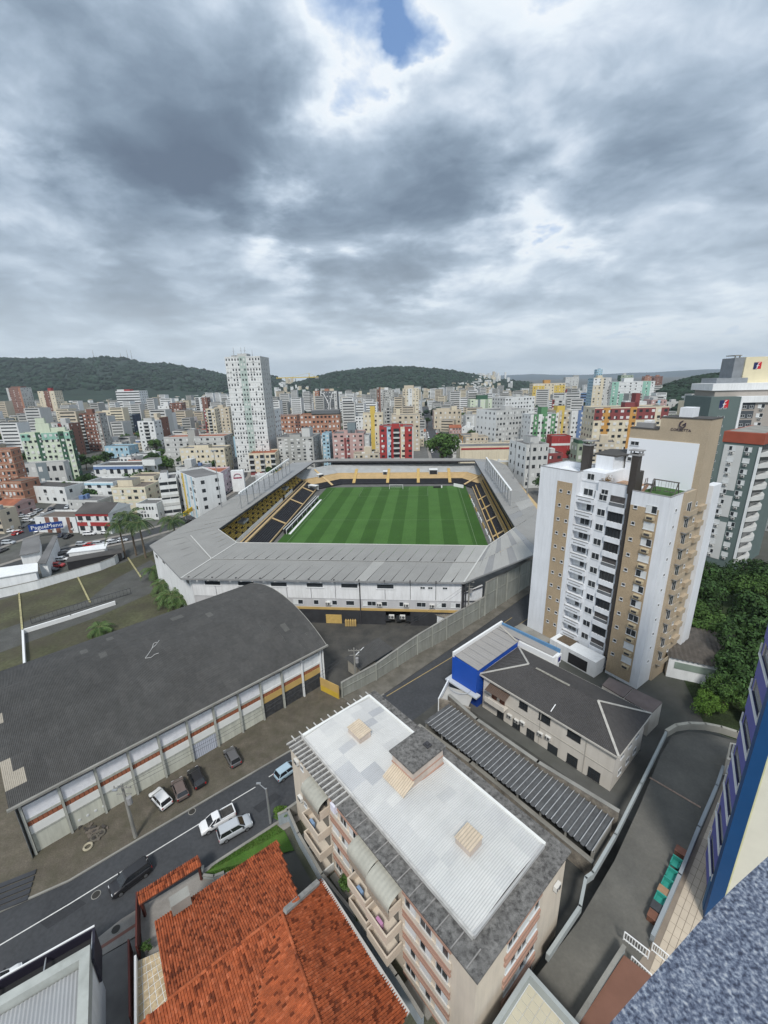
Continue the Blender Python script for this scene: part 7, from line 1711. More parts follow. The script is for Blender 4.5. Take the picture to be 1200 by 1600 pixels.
B('pink apartment block with a grey tank house behind the stadium', 519, 568, 677, 733, 18, 3, wall='pink', floors=8, cols=5, acc=((.37, .44, 'maroon', 0., .9), (.47, .54, 'maroon', 0., .9)), top=((.35, .75, .2, .6, 2.4, 'pink'), (.47, .72, .2, .6, 7, 'slate')), sidecols=3)
B('pale wing attached right of the pink block', 569, 577, 680, 732, 14, 3, wall='lgrey', floors=8, cols=1, top=())
B('red balconied apartment block with a light blue strip behind the stadium', 592.5, 646, 667, 733, 16, 2, wall='red', floors=8, cols=5, acc=((.22, .33, 'sky'), (.62, .74, 'cream'), (.96, 1, 'lgrey')), balc=(2,), top=((.36, .58, .1, .5, 2.6, 'red'), (.62, .7, .1, .4, 2.2, 'red'), (0, .12, .1, .4, 1.6, 'red')), side='sky', sidecols=1)
B('pale mint apartment tower with teal top and dark green strips at the left', 30, 108, 675, 752, 6, -16, wall='mint', floors=9, cols=9, acc=((.30, .40, 'dgreen'), (.765, .88, 'dgreen'), (.0, .17, 'teal', .86, 1.0), (.42, .76, 'teal', .86, 1.0), (.88, 1, 'teal', .86, 1.0)), top=((.32, .6, .2, .8, 5.8, 'mint'), (.34, .52, .3, .7, 9, 'mint'), (.6, .9, .3, .8, 3, 'mint')), side='dgreen', sidecols=2)
B('low white office front with a grey central bay before the mint tower', 33, 99, 723, 762, 7, -14, 'office', 'office', wall='lgrey', floors=2, cols=6, acc=((.33, .58, 'slate'),), top=())
B('round unfinished brick tower cut by the left edge', -26, 16, 703, 786, 9, -14, 'construction', 'unfinished_building', wall='brick', floors=8, cols=5, bands='beige', top=())
B('lower brick shell beside the unfinished tower', 2, 32, 752, 790, 10, 8, 'construction', 'unfinished_building', wall='brick', floors=3, cols=5, bands='beige', top=(), roof=4)
B('white curved-front house with a dark roof below the mint tower', 38, 100, 760, 786, 12, 14, 'house', 'house', wall='white', floors=2, cols=5, roof=1, pitched=False, top=())
B('long white hall with a blue roof line and dark roof', 145, 223, 727, 762, 14, 4, 'hall', 'hall', wall='white', floors=2, cols=7, acc=((0, 1, 'blue', .86, 1.0),), roof=1, top=((.97, 1.22, .1, .6, 3.5, 'white'),))
B('plain white two-storey block left of the cream flats', 131, 176, 753, 786, 12, 6, 'building', 'building', wall='white', floors=3, cols=3, acc=((0, 1, 'sky', .9, 1.0),), top=())
B('cream four-storey flats behind the palms', 173, 226, 761, 803, 13, 2, wall='cream', floors=4, cols=5, bands='mint', roof=4, top=((.05, .5, .3, .8, 3, 'cream'),))
B('small cream house with stepped roofs above the flats', 203, 240, 744, 775, 10, 2, 'house', 'house', wall='cream', floors=2, cols=3, roof=4, top=())
B('white corner building with grey window bands over street shops', 247, 275, 748, 806, 14, -22, 'corner building', 'corner_building', wall='white', floors=5, cols=2, acc=((.0, 1, 'lgrey', .52, .60), (.0, 1, 'lgrey', .28, .36)), top=((.1, .5, .2, .7, 3, 'white'),), wstyle='strip')
B('white wing with pale yellow and blue pilasters along the street', 276, 303, 741, 800, 12, 48, 'corner building', 'corner_building', wall='white', floors=5, cols=5, acc=((.3, .38, 'yellow'), (.5, .56, 'sky'), (.8, .84, 'sky')), top=())
B('white two-storey office with a row of black windows beside the palms', 212, 244, 787, 812, 9, 2, 'office', 'office', wall='white', floors=2, cols=7, roof=0, top=())
B('white building with red balcony bands and a dark pitched roof', 117, 168, 800, 834, 13, 6, 'building', 'building', wall='white', floors=2, cols=4, acc=((0, 1, 'red', .88, 1.0), (0, .3, 'red', .40, .58), (.4, 1, 'red', .40, .58)), roof=1, pitched=True, top=())
B('brown-striped low shop hall left of the red-banded building', 53, 117, 808, 832, 10, 6, 'shop', 'shop_hall', wall='white', floors=1, cols=4, acc=((.26, .36, 'brown'), (.47, .58, 'brown'), (.78, .86, 'brown')), roof=4, top=(), ww=.5)
B('lilac pink apartment house with a brown roof beside the street', 291, 345, 738, 776, 14, 0, 'apartment house', 'apartment_house', wall='lilac', floors=4, cols=4, roof=3, acc=((.33, .62, 'cream'),), top=((0, .3, 0, .4, 2.4, 'lilac'),))
B('large grey apartment block with central stair tower', 255, 350, 682, 728, 16, 2, wall='lgrey', floors=6, cols=9, acc=((.40, .50, 'grey'),), bands='grey', top=((.39, .51, .1, .5, 5, 'grey'),), roof=3)
B('cream five-storey flats in front of the large grey block', 280, 350, 700, 742, 12, 2, wall='cream', floors=5, cols=9, top=((.3, .62, .2, .7, 2.2, 'cream'),))
B('slim white apartment tower with framed balconies', 214, 240, 658, 705, 12, 3, wall='white', floors=8, cols=3, balc=(1,), top=((.3, .8, .2, .6, 3, 'lgrey'),))
B('white and brown slab block in the left middle distance', 246, 264, 634, 668, 22, -8, wall='white', floors=10, cols=2, side='brown', top=((.5, .9, .1, .4, 6, 'white'),))
B('brown slab block attached to the white one', 265, 283, 630, 668, 20, -8, wall='brown', floors=10, cols=4, top=())
B('white office slab with dark horizontal window strips and a red sign', 180, 217, 611, 655, 22, 8, 'office', 'office_slab', wall='white', floors=11, cols=1, wstyle='strip', acc=((0.4, 1, 'maroon', .52, .56),), top=((.0, .3, .2, .6, 3.5, 'white'), (.3, .55, .2, .6, 3.5, 'red')))
B('rounded brown and white tower at the far left', 9, 31, 606, 656, 22, 10, 'tower', 'tower', wall='brown', floors=18, cols=3, side='lgrey', acc=((.0, .15, 'lgrey'), (.85, 1, 'brick')), bands='lgrey', top=((.2, .9, .2, .7, 3, 'brown'),))
B('cream and brown flats right of the far left tower', 58, 84, 611, 654, 18, 8, wall='cream', floors=13, cols=4, acc=((.35, .7, 'brown'),), top=((.5, .7, .3, .6, 6, 'red'),))
B('cream flats with square brown windows in the left middle', 148, 179, 643, 680, 14, 5, wall='cream', floors=8, cols=5, bands='cream', top=((.3, .8, .2, .6, 2, 'cream'),))
B('dark glass office block beside the cream flats', 181, 206, 648, 678, 16, 6, 'office', 'office_block', wall='slate', floors=6, cols=5, wstyle='strip', side='navy', top=())
B('white and brown balconied tower left of the tall white tower', 304, 323, 621, 655, 14, 0, wall='white', floors=10, cols=3, acc=((.55, 1, 'brown'),), balc=(0,), side='brown')
B('beige block of flats at the foot of the tall white tower', 328, 357, 637, 682, 14, 3, wall='beige', floors=9, cols=4, balc=(1,), bands='cream')
B('low light blue terrace of two houses', 163, 200, 697, 716, 12, 6, 'house', 'house', wall='sky', floors=2, cols=5, roof=0, top=())
B('light blue building below the tall white tower', 364, 388, 682, 714, 14, 4, 'building', 'building', wall='sky', floors=4, cols=3, acc=((.45, .55, 'lgrey'),))
B('four-storey flats with deep balconies over red ground floor shops', 388, 430, 708, 744, 16, -4, wall='cream', floors=4, cols=5, balc=(0, 2, 4), acc=((0, 1, 'maroon', 0, .2),), roof=3, top=())
B('unfinished brick block with open floors, left part', 428, 463, 649, 690, 14, 4, 'construction', 'unfinished_building', wall='brick', floors=6, cols=7, bands='beige', top=((0, 1, 0, 1, .4, 'dgrey'),))
B('unfinished brick block with open floors, larger right part', 468, 530, 647, 700, 14, 0, 'construction', 'unfinished_building', wall='brick', floors=7, cols=10, bands='beige', top=((.3, 1, 0, 1, 3.6, 'dgrey'),), roof=1)
B('dark tower with a white Y-shaped facade ornament', 500, 526, 611, 655, 16, 3, 'tower', 'tower', wall='dgrey', floors=14, cols=6, acc=((0, .10, 'lgrey'), (.82, 1, 'lgrey')), top=((.25, .5, .2, .5, 4, 'brick'), (.55, .8, .2, .5, 4, 'beige')))
yt_ = [o for o in scene.objects if o.get('label', '').startswith('dark tower with a white Y')][0]; w_ = FOOT[-1][2]; b = MB()
b.bar((w_ * .46, -.5, 2), (w_ * .46, -.5, 24), .9); b.bar((w_ * .46, -.5, 24), (w_ * .20, -.5, 38), .9); b.bar((w_ * .20, -.5, 38), (w_ * .05, -.5, 39), .9); b.bar((w_ * .56, -.5, 2), (w_ * .56, -.5, 24), .9); b.bar((w_ * .56, -.5, 24), (w_ * .72, -.5, 38), .9); b.bar((w_ * .72, -.5, 38), (w_ * .88, -.5, 39), .9); b.obj('ornament', W2, yt_)
B('brown and beige tower just left of the Y-shaped ornament', 489, 498, 611, 655, 14, 3, 'tower', 'tower', wall='brick', floors=13, cols=2, acc=((0, .3, 'beige'),))
B('yellow-shafted cream flats behind the red block', 567, 598, 646, 702, 14, 2, wall='cream', floors=8, cols=4, acc=((.38, .58, 'yellow'),), top=((.36, .6, .1, .5, 6.5, 'yellow'), (0, .3, .1, .6, 1.6, 'beige')))
B('beige flats with a tall stair house right of the red block', 612, 656, 648, 705, 16, 1, wall='beige', floors=8, cols=5, top=((.16, .3, .1, .5, 5.5, 'cream'),))
B('striped beige tank-roofed block with pink lines', 611, 628, 650, 690, 10, 1, wall='lgrey', floors=6, cols=2, acc=((0, 1, 'pink', .8, .86), (0, 1, 'pink', .66, .7)))
B('grey-brown ribbed tower in the middle distance', 599, 616, 609, 652, 14, 2, 'tower', 'tower', wall='grey', floors=13, cols=6, side='navy', top=((.1, .45, .3, .7, 4, 'white'),))
B('brown and white tower left of the ribbed grey one', 589, 598, 609, 652, 14, 2, 'tower', 'tower', wall='brown', floors=12, cols=2, acc=((.6, 1, 'lgrey'),))
B('cream and white tower with a beige crown in the middle distance', 629, 654, 607, 655, 16, 2, 'tower', 'tower', wall='cream', floors=14, cols=5, acc=((.0, .2, 'beige'), (.35, .6, 'white')), top=((.1, .7, .2, .6, 5, 'beige'),))
B('mint white tower with a green crown behind the big tree', 735, 774, 624, 665, 16, 0, wall='mint', floors=9, cols=6, acc=((.30, .40, 'slate'), (.6, .72, 'sage')), top=((.28, .72, .2, .6, 5.5, 'dgreen'),))
B('grey flats with an arrow-shaped stair tower', 728, 771, 649, 682, 13, 0, wall='lgrey', floors=5, cols=6, acc=((.44, .6, 'grey'), (.25, .3, 'white'), (.74, .79, 'white')), top=((.42, .62, 0, .4, 5.5, 'grey'),))
B('beige stepped deco building behind the big tree', 678, 721, 641, 670, 14, 1, 'building', 'building', wall='beige', floors=4, cols=6, top=((.1, .6, .2, .7, 3, 'beige'), (.65, .85, .2, .7, 5, 'cream')), side='pink')
B('low cream hall with orange slots and a grey roof right of the stadium back', 719, 809, 697, 728, 16, 2, 'hall', 'hall', wall='cream', floors=1, cols=7, acc=((0.02, .98, 'red', .88, .97),), roof=0, pitched=False, top=(), ww=.01)
B('white banded box house beside the cream hall', 700, 722, 690, 718, 12, 2, 'building', 'building', wall='white', floors=3, cols=1, bands='dgrey', roof=1, top=(), ww=.01)
B('school building with dark roofs and orange window rows', 722, 761, 681, 702, 18, 2, 'school', 'school', wall='orange', floors=2, cols=8, roof=1, top=((0, 1, 0, 1, .6, 'dgrey'),))
B('white long apartment row, nearest the avenue', 776, 826, 640, 705, 26, -22, wall='lgrey', floors=8, cols=10, side='white', sidecols=5)
B('white apartment row farther up the avenue', 790, 836, 620, 668, 24, -22, wall='white', floors=8, cols=10, side='lgrey', sidecols=5)
B('pale flats with brown edge on the avenue', 795, 818, 642, 700, 14, -10, wall='lgrey', floors=8, cols=3, acc=((0, .15, 'brown'),), side='white')
B('green and white gabled apartment tower', 830, 873, 647, 712, 16, -5, wall='white', floors=8, cols=8, acc=((.10, .28, 'green'), (.42, .60, 'green'), (.74, .9, 'green')), top=((.4, .62, .1, .5, 5.5, 'green'),))
B('yellow and beige apartment tower right of the green one', 869, 893, 641, 700, 16, -5, wall='beige', floors=8, cols=4, acc=((.0, .2, 'yellow'), (.4, .55, 'yellow')), top=((.2, .7, .2, .6, 4, 'yellow'),))
B('blue and white apartment tower right of the yellow one', 894, 927, 641, 700, 16, -5, wall='white', floors=8, cols=5, acc=((.30, .52, 'blue'), (.78, 1, 'blue')), top=((.75, 1, .2, .6, 3.5, 'blue'),))
o_big = B('wide cream block with maroon crown and orange balcony strips', 930, 1046, 636, 724, 18, 3, wall='cream', floors=9, cols=12, acc=((.115, .21, 'orange'), (.48, .57, 'orange'), (0, .115, 'maroon', .80, 1.0), (.21, .48, 'maroon', .80, 1.0), (.57, .82, 'maroon', .80, 1.0), (.90, 1, 'maroon', .80, 1.0)), balc=(), top=((.42, .60, .1, .4, 3.5, 'maroon'), (.55, .61, .1, .4, 9, 'maroon')))
B('wide white and yellow checkered hotel on the right skyline', 833, 884, 599, 634, 20, 0, 'hotel', 'hotel', wall='cream', floors=8, cols=9, acc=((0, .36, 'yellow', .35, .92), (.66, .98, 'yellow', .35, .92)), top=((.36, .55, .2, .6, 7, 'orange'),), bands='white')
B('blue striped office below the checkered hotel', 897, 917, 614, 640, 14, 2, 'office', 'office_block', wall='blue', floors=6, cols=1, bands='sky', wstyle='strip')
B('small red and black tower beside the hotel', 884, 892, 610, 632, 12, 2, 'tower', 'tower', wall='red', floors=6, cols=2, side='navy')
B('white and green stepped tower group on the right skyline', 957, 1024, 596, 655, 18, 4, 'tower', 'tower', wall='white', floors=13, cols=8, acc=((.0, .16, 'teal'), (.2, .38, 'teal', 0, .7), (.72, .9, 'teal')), top=((.3, .52, .2, .6, 5, 'white'),), bands='slate')
B('beige and white tower left of the green stepped group', 928, 956, 590, 655, 18, 4, 'tower', 'tower', wall='cream', floors=15, cols=4, acc=((0, .4, 'white', .84, 1), (.6, 1, 'lgrey')), side='sky', bands='cream')
B('grey twin-topped tower on the far right skyline', 884, 905, 589, 618, 16, 2, 'tower', 'tower', wall='lgrey', floors=11, cols=4, top=((.6, 1, .2, .6, 5, 'grey'),))
B('blue glass tower peeping over the right skyline', 933, 942, 577, 622, 14, 2, 'tower', 'tower', wall='sky', floors=14, cols=3)
B('green-crowned tower on the right skyline', 971, 990, 586, 625, 16, 2, 'tower', 'tower', wall='sage', floors=12, cols=3, side='dgreen')
B('brown pointed tower, left of the two before the wooded ridge', 1008, 1020, 588, 618, 14, 2, 'tower', 'tower', wall='brick', floors=11, cols=3, top=((.3, .7, .3, .6, 4, 'brown'),))
B('brown pointed tower, right of the two before the wooded ridge', 1023, 1036, 588, 618, 14, 2, 'tower', 'tower', wall='brown', floors=11, cols=3, top=((.3, .7, .3, .6, 4, 'brick'),))
B('red house with a white stripe left of the white tower top', 863, 892, 681, 716, 10, 0, 'house', 'house', wall='red', floors=3, cols=4, acc=((0, 1, 'white', .60, .70),), top=(), ww=.01)
B('sage house with a dark green roof box left of the white tower top', 903, 934, 693, 722, 10, 0, 'house', 'house', wall='sage', floors=2, cols=3, top=((.05, .95, .05, .9, 3, 'dgreen'),))
B('light grey five-storey flats between stadium roof and white tower', 823, 858, 694, 762, 20, -8, wall='lgrey', floors=5, cols=4, top=((.4, .8, .3, .7, 3.5, 'lgrey'),), side='white')
B('low white house with red strip by the stadium roof masts', 856, 880, 708, 752, 10, -4, 'house', 'house', wall='maroon', floors=4, cols=2, side='cream')
B('white hillside villa below the wooded ridge', 1075, 1112, 619, 648, 14, 4, 'villa', 'villa', wall='white', floors=3, cols=6)
B('pale house with flat roof left of the hillside villa', 1040, 1068, 628, 650, 12, 4, 'villa', 'villa', wall='lgrey', floors=2, cols=4)
B('yellow sign-topped shop near the far avenue', 775, 800, 722, 744, 10, 0, 'shop', 'shop', wall='cream', floors=1, cols=3, roof=2)
B('white round-gabled hall by the street left of the stadium', 404, 436, 742, 758, 8, -30, 'hall', 'hall', wall='white', floors=1, cols=3, roof=2, top=(), ww=.4)
# billboard tower at the street corner left of the stadium
bt_ = thing('sign_tower', 'white sign tower with a maroon arch logo beside the street left of the stadium', 'sign', G(372, 800), R(8)); bt_.location = G(374, 768)
b = MB(); b.box(-3.2, 3.2, 0, 2.5, 0, 11.5); b.obj('wall', WHITE, bt_); b = MB()
for i in range(9):
    a = math.pi * i / 8; 
    if i: b.bar((1.9 * math.cos(a), -.06, 8.2 + 1.7 * math.sin(a)), (1.9 * math.cos(pa), -.06, 8.2 + 1.7 * math.sin(pa)), .75, .1)
    pa = a
b.box(-2.2, 2.2, -.1, -.01, 7.2, 7.9); b.obj('arch_logo', mat('maroon logo', (.30, .03, .08)), bt_)
# blue shop sign, wall with letters and yellow banner
def signboard(name, label, px0, py0, px1, py1, z0, hh, m_, txt=None, tm=None, ts=1.0, legs=True):
    a, c = G(px0, py0, z0), G(px1, py1, z0); L_ = (c - a).length; t = thing(name, label, 'sign', (a.x, a.y, 0), frame_of(a, c)); b = MB(); b.box(0, L_, 0, .3, z0, z0 + hh); b.obj('panel', m_, t)
    b = MB(); b.box(L_ * .1, L_ * .1 + .3, .05, .25, 0, z0); b.box(L_ * .9, L_ * .9 + .3, .05, .25, 0, z0); b.obj('post', mcol, t)
    if txt: text(t, txt, L_ * .06, -.02, z0 + hh * .25, ts, tm or W2)
    return t
signboard('shop_sign', 'long dark blue shop sign with small white lettering over the parking street', 46, 831, 99, 824, 3.0, 2.6, mat('royal blue sign', (.015, .05, .22), .5), 'PaguéMenos', W2, 2.2)
signboard('banner', 'yellow banner on the street corner beside the stadium', 288, 807, 304, 796, 3.0, 1.8, mat('yellow banner', (.65, .45, .02), .5), 'ALUGA', dkm, 1.1)
mw_ = wall_run('lettered_wall', 'old yellowish wall with faded dark lettering at the left edge', [G(-60, 932), G(0, 921), G(37, 912)], 4.2, .4, mat('faded yellow plaster', (.42, .33, .19), .9, .2, .6, dirt=.5, dirtcol=(.2, .17, .12), dscale=.5))
pA_ = G(0, 921) - Vector(mw_.location); pB_ = G(37, 912) - Vector(mw_.location); an_ = frame_of(pA_, pB_); te = text(mw_, 'CUÁRIA', pA_.x + .3, pA_.y - .3, 2.2, 1.7, mat('faded lettering', (.10, .09, .10)), an_)
# long white wall of the field
wall_run('field_wall', 'long whitewashed wall between the grass field and the parking lots', [G(-80, 945), G(0, 934), G(60, 920), G(110, 905), G(158, 891), G(180, 882), G(196, 868), G(194, 862)], 2.6, .3, WHITE)
wall_run('low_white_wall', 'low white wall crossing the field behind the hangar', [G(40, 1045), G(37, 990), G(112, 967), G(180, 945)], 1.1, .4, W2, cop=False)
for i, (a, c) in enumerate((((30, 928), (35, 985)), ((122, 903), (141, 942)), ((200, 872), (220, 902)))): wall_run('field_kerb', ['yellowish kerb line dividing the field at the left', 'yellowish kerb line dividing the field in the middle', 'short kerb line at the end of the field by the palms'][i], [G(*a), G(*c)], .3, .4, mat('lichen kerb', (.36, .33, .18), .9, .3, 2, dirt=.3), 'kerb', cop=False)
b0 = G(35, 1045); 
railing('field_fence', 'thin dark fence along the path on the field', G(50, 975), G(205, 928), 1.8, 26, dkm)
# shed roofs in the parking area left
for (lab, p0, p1, p2, p3, z_, rm_) in (('long dark carport roof behind the white field wall', (100, 879), (192, 863), (192, 856), (108, 870), 3.0, 1), ('white flat shelter roof on the grass by the parked cars', (104, 864), (165, 857), (168, 849), (112, 857), 3.0, 2), ('grey flat shop roof with roof lights at the left', (30, 868), (62, 862), (62, 836), (36, 842), 4.2, 0), ('white sloping canopy roof over the lettered wall', (-40, 909), (59, 892), (59, 879), (-40, 892), 5.0, 2), ('bluish mural wall building beside the shop roofs', (58, 880), (72, 880), (90, 838), (84, 836), 5.0, 0)):
    P_ = [G(*p0, z_), G(*p1, z_), G(*p2, z_), G(*p3, z_)]; t = thing('shed' if 'mural' not in lab else 'mural_building', lab, 'shed', (P_[0].x, P_[0].y, 0)); o = P_[0]; b = MB(); b.prism([(p.x - o.x, p.y - o.y) for p in P_], z_ - .2, z_); b.obj('roof', roofs[rm_] if rm_ != 2 else WHITE, t)
    c_ = (P_[0] + P_[1] + P_[2] + P_[3]) / 4 - o; b = MB(); b.prism([((p.x - o.x) * .92 + c_.x * .08, (p.y - o.y) * .92 + c_.y * .08) for p in P_], 0, z_ - .21); b.obj('wall', WHITE if 'carport' not in lab else DARK, t)
# ---------------------------------------------------------------- filler city by survey of blocks
rndc = random.Random(77)
def free(x, y, r_):
    for (c, q, _) in TAKEN:
        if (c.x - x) ** 2 + (c.y + q * .6 - y) ** 2 < (q + r_) ** 2: return False
    for k, (c, w) in STREETS.items():
        for i in range(len(c) - 1):
            a, d_ = c[i], c[i + 1]; ab = d_ - a; t = max(0, min(1, (Vector((x, y)) - a).dot(ab) / ab.length_squared)); 
            if (a + ab * t - Vector((x, y))).length < w / 2 + r_ * .8 + 2: return False
    return True
def to_px(x, y, z):
    v = _M.transposed() @ Vector((x, y, z - CAM_H)); return (v.x / v.z * F_PX + 600, v.y / v.z * F_PX + 800) if v.z > 0 else (9999, 9999)
def blocked(x, y):
    # keep the stadium, near quarter and lots clear
    if y < 235 and x > -85 and x < 80: return True
    if y < 265 and -50 < x < 72: return True
    if y < 160 and x <= -85 and x > -140 and y < 190: return y < 150
    if y < 118: return True
    if 0 <= x < 140 and y < 175: return True
    return False
LM = [('the tall white skyline tower', 380, 640), ('the mint tower', 70, 700), ('the striped office slab', 198, 630), ('the red balconied block', 620, 700), ('the pink block', 543, 700), ('the Y-fronted tower', 513, 630), ('the big round tree', 690, 690), ('the checkered hotel', 858, 615), ('the gabled green tower', 850, 680), ('the maroon-crowned block', 988, 680), ('the far left brown tower', 20, 630), ('the large grey block', 303, 700), ('the pale beige crown tower', 641, 630), ('the green stepped towers', 990, 625), ('the avenue rows', 805, 660), ('the lilac house', 318, 757)]
used = {}
cols_ = ['white', 'white', 'lgrey', 'cream', 'cream', 'beige', 'grey', 'white', 'lgrey', 'white', 'lgrey', 'cream', 'white', 'beige', 'lgrey', 'grey', 'brown', 'beige', 'beige', 'lgrey', 'pink', 'mint']
adjs = {'l': 'left of', 'r': 'right of', 'b': 'behind', 'f': 'in front of'}
cnt_words = ['', 'second ', 'third ', 'fourth ', 'fifth ', 'sixth ', 'seventh ', 'eighth ', 'ninth ', 'tenth ', 'eleventh ', 'twelfth ', 'thirteenth ', 'fourteenth ', 'fifteenth ', 'sixteenth ']
cands = []
for k in range(15000):
    a = rndc.uniform(-46, 46); r_ = 118 + (rndc.random() ** .62) * 1900; x, y = r_ * math.sin(R(a)), r_ * math.cos(R(a))
    cands.append((r_, x, y))
cands.sort(); placed = []; far_small = MB(); FARM = [cm('white'), cm('cream'), cm('lgrey'), cm('beige'), cm('grey'), roofs[3], roofs[0], GLASS]; nfar = 0
def far_block(x, y, w, d, h, rot, c, pitched):
    T = Matrix.Translation((x, y, 0)) @ Matrix.Rotation(rot, 4, 'Z'); far_small.box(-w / 2, w / 2, -d / 2, d / 2, 0, h, c, 5 if pitched else 6, T=T)
    if h > 6:
        fl_ = int(h / 3)
        for f in range(fl_): far_small.box(-w * .42, w * .42, -d / 2 - .06, -d / 2, f * 3 + 1.1, f * 3 + 2.2, 7, T=T)
grid = {}
for (r_, x, y) in cands:
    if blocked(x, y): continue
    tall = rndc.random() < (.26 if x > -60 else .16) and r_ > 250
    if tall: w, d, fl_ = rndc.uniform(10, 19), rndc.uniform(10, 16), rndc.choice([5, 6, 7, 8, 9, 10, 11, 12])
    else: w, d, fl_ = rndc.uniform(8, 17), rndc.uniform(7, 13), rndc.choice([1, 1, 2, 2, 3, 4])
    if r_ > 900 and not tall and rndc.random() < .35: fl_ += 2
    if x < -120 and y < 330: fl_ = min(fl_, 3)
    if r_ < 420: fl_ = min(fl_, 6 if x > 80 else 4)
    rad = math.hypot(w, d) * .43
    if not free(x, y, rad): continue
    key = (int(x // 30), int(y // 30)); ok = True
    for i in (-1, 0, 1):
        for j in (-1, 0, 1):
            for (px_, py_, pr) in grid.get((key[0] + i, key[1] + j), ()):
                if (px_ - x) ** 2 + (py_ - y) ** 2 < (pr + rad) ** 2 * .66: ok = False
    if not ok: continue
    grid.setdefault(key, []).append((x, y, rad))
    rot = R(-5.6 + rndc.choice([0, 0, 0, 90]) * 0 + rndc.uniform(-7, 7)) + (R(-20) if x > 60 and rndc.random() < .5 else 0)
    u, v = to_px(x, y, 0); 
    if u < -60 or u > 1260: 
        continue
    if r_ > 1500 and rndc.random() < .3: continue
    if len(placed) >= 215:
        if nfar < 2600: nfar += 1; far_block(x, y, w, d, fl_ * 3, rot, rndc.choice([0, 0, 1, 2, 3, 4]), fl_ < 3 and rndc.random() < .5)
        continue
    c = rndc.choice(cols_); pit = fl_ <= 2 and rndc.random() < .45; rf = 3 if pit and rndc.random() < .6 else rndc.choice([0, 1, 2, 4, 0, 1])
    nm, lx, ly = min(LM, key=lambda q: (q[1] - u) ** 2 + ((q[2] - v) * 2.0) ** 2); du, dv = u - lx, (v - ly) * 2
    rel = ('right of' if du > 0 else 'left of') if abs(du) > abs(dv) else ('in front of' if dv > 0 else 'behind')
    kindw = {1: 'low hall' if w > 15 else 'low house', 2: 'two-storey house', 3: 'three-storey house', 4: 'four-storey flats'}.get(fl_, 'mid-rise flats' if fl_ < 9 else 'high-rise flats')
    rw = {0: 'grey roof', 1: 'dark roof', 2: 'pale roof', 3: 'clay roof', 4: 'brown roof'}[rf]
    acc_ = (); aw = ''
    if fl_ >= 5 and rndc.random() < .5: ac_ = rndc.choice(['brown', 'orange', 'sky', 'sage', 'yellow', 'maroon', 'grey']); x0 = rndc.choice([0, .4, .8]); acc_ = ((x0, x0 + .18, ac_),); aw = ' with ' + CW[ac_][1] + ' strip and'
    base_l = '%s %s%s %s %s %s' % (CW[c][1], kindw, aw or ' with', rw, rel, nm); n_ = used.get(base_l, 0); used[base_l] = n_ + 1
    lab = base_l if n_ == 0 else base_l + ', ' + cnt_words[min(n_, 15)].strip() + ' nearest'; lab = ' '.join(lab.replace(' with ' + rw, '').split()) if len(lab.split()) > 15 else lab
    balc_ = (rndc.randrange(3),) if fl_ >= 5 and rndc.random() < .5 else ()
    city_box('apartment_block' if fl_ > 3 else 'house', lab, 'apartment block' if fl_ > 3 else 'house', (x - w / 2, y - d / 2, 0), rot, w, d, fl_ * 3.0, wall=c, floors=fl_, cols=max(3, int(w / 2.7)), roof=rf, pitched=pit, acc=acc_, balc=balc_, ww=rndc.choice([None, .8, 1.1, 1.5]), wstyle='strip' if rndc.random() < .14 else 'win', side=rndc.choice([None, None, None, 'grey', 'brown', 'lgrey']) if fl_ > 4 else None, bands='lgrey' if rndc.random() < .3 else None, group='city buildings beyond the stadium')
    placed.append((x, y))
far_small.obj('distant_city', FARM, kind='stuff', label='mass of far-off pale city buildings fading towards the hills')
# hillside houses
hh = MB()
for k in range(900):
    u = rndc.choice([rndc.uniform(120, 350), rndc.uniform(430, 800), rndc.uniform(-20, 420), rndc.uniform(520, 780)]); t_ = rndc.random() ** 1.6; r_ = rndc.uniform(1300, 2500); v = ray(u, 600); hd = Vector((v.x, v.y)).normalized()
    if u < 430: zz = max(0, (r_ - 1500) / 1000 * 48) + rndc.uniform(0, 6)
    else: zz = max(0, (r_ - 1250) / 900 * 52) + rndc.uniform(0, 6)
    s_ = rndc.uniform(7, 15); T = Matrix.Translation((hd.x * r_, hd.y * r_, 0)) @ Matrix.Rotation(rndc.random() * 3, 4, 'Z'); hh.box(-s_ / 2, s_ / 2, -s_ * .4, s_ * .4, -5, zz + rndc.uniform(5, 9), rndc.choice([0, 0, 0, 1, 2, 3]), rndc.choice([5, 5, 6]), T=T)
hh.obj('hillside_houses', FARM, kind='stuff', label='scattered pale houses climbing the lower slopes of the hills')
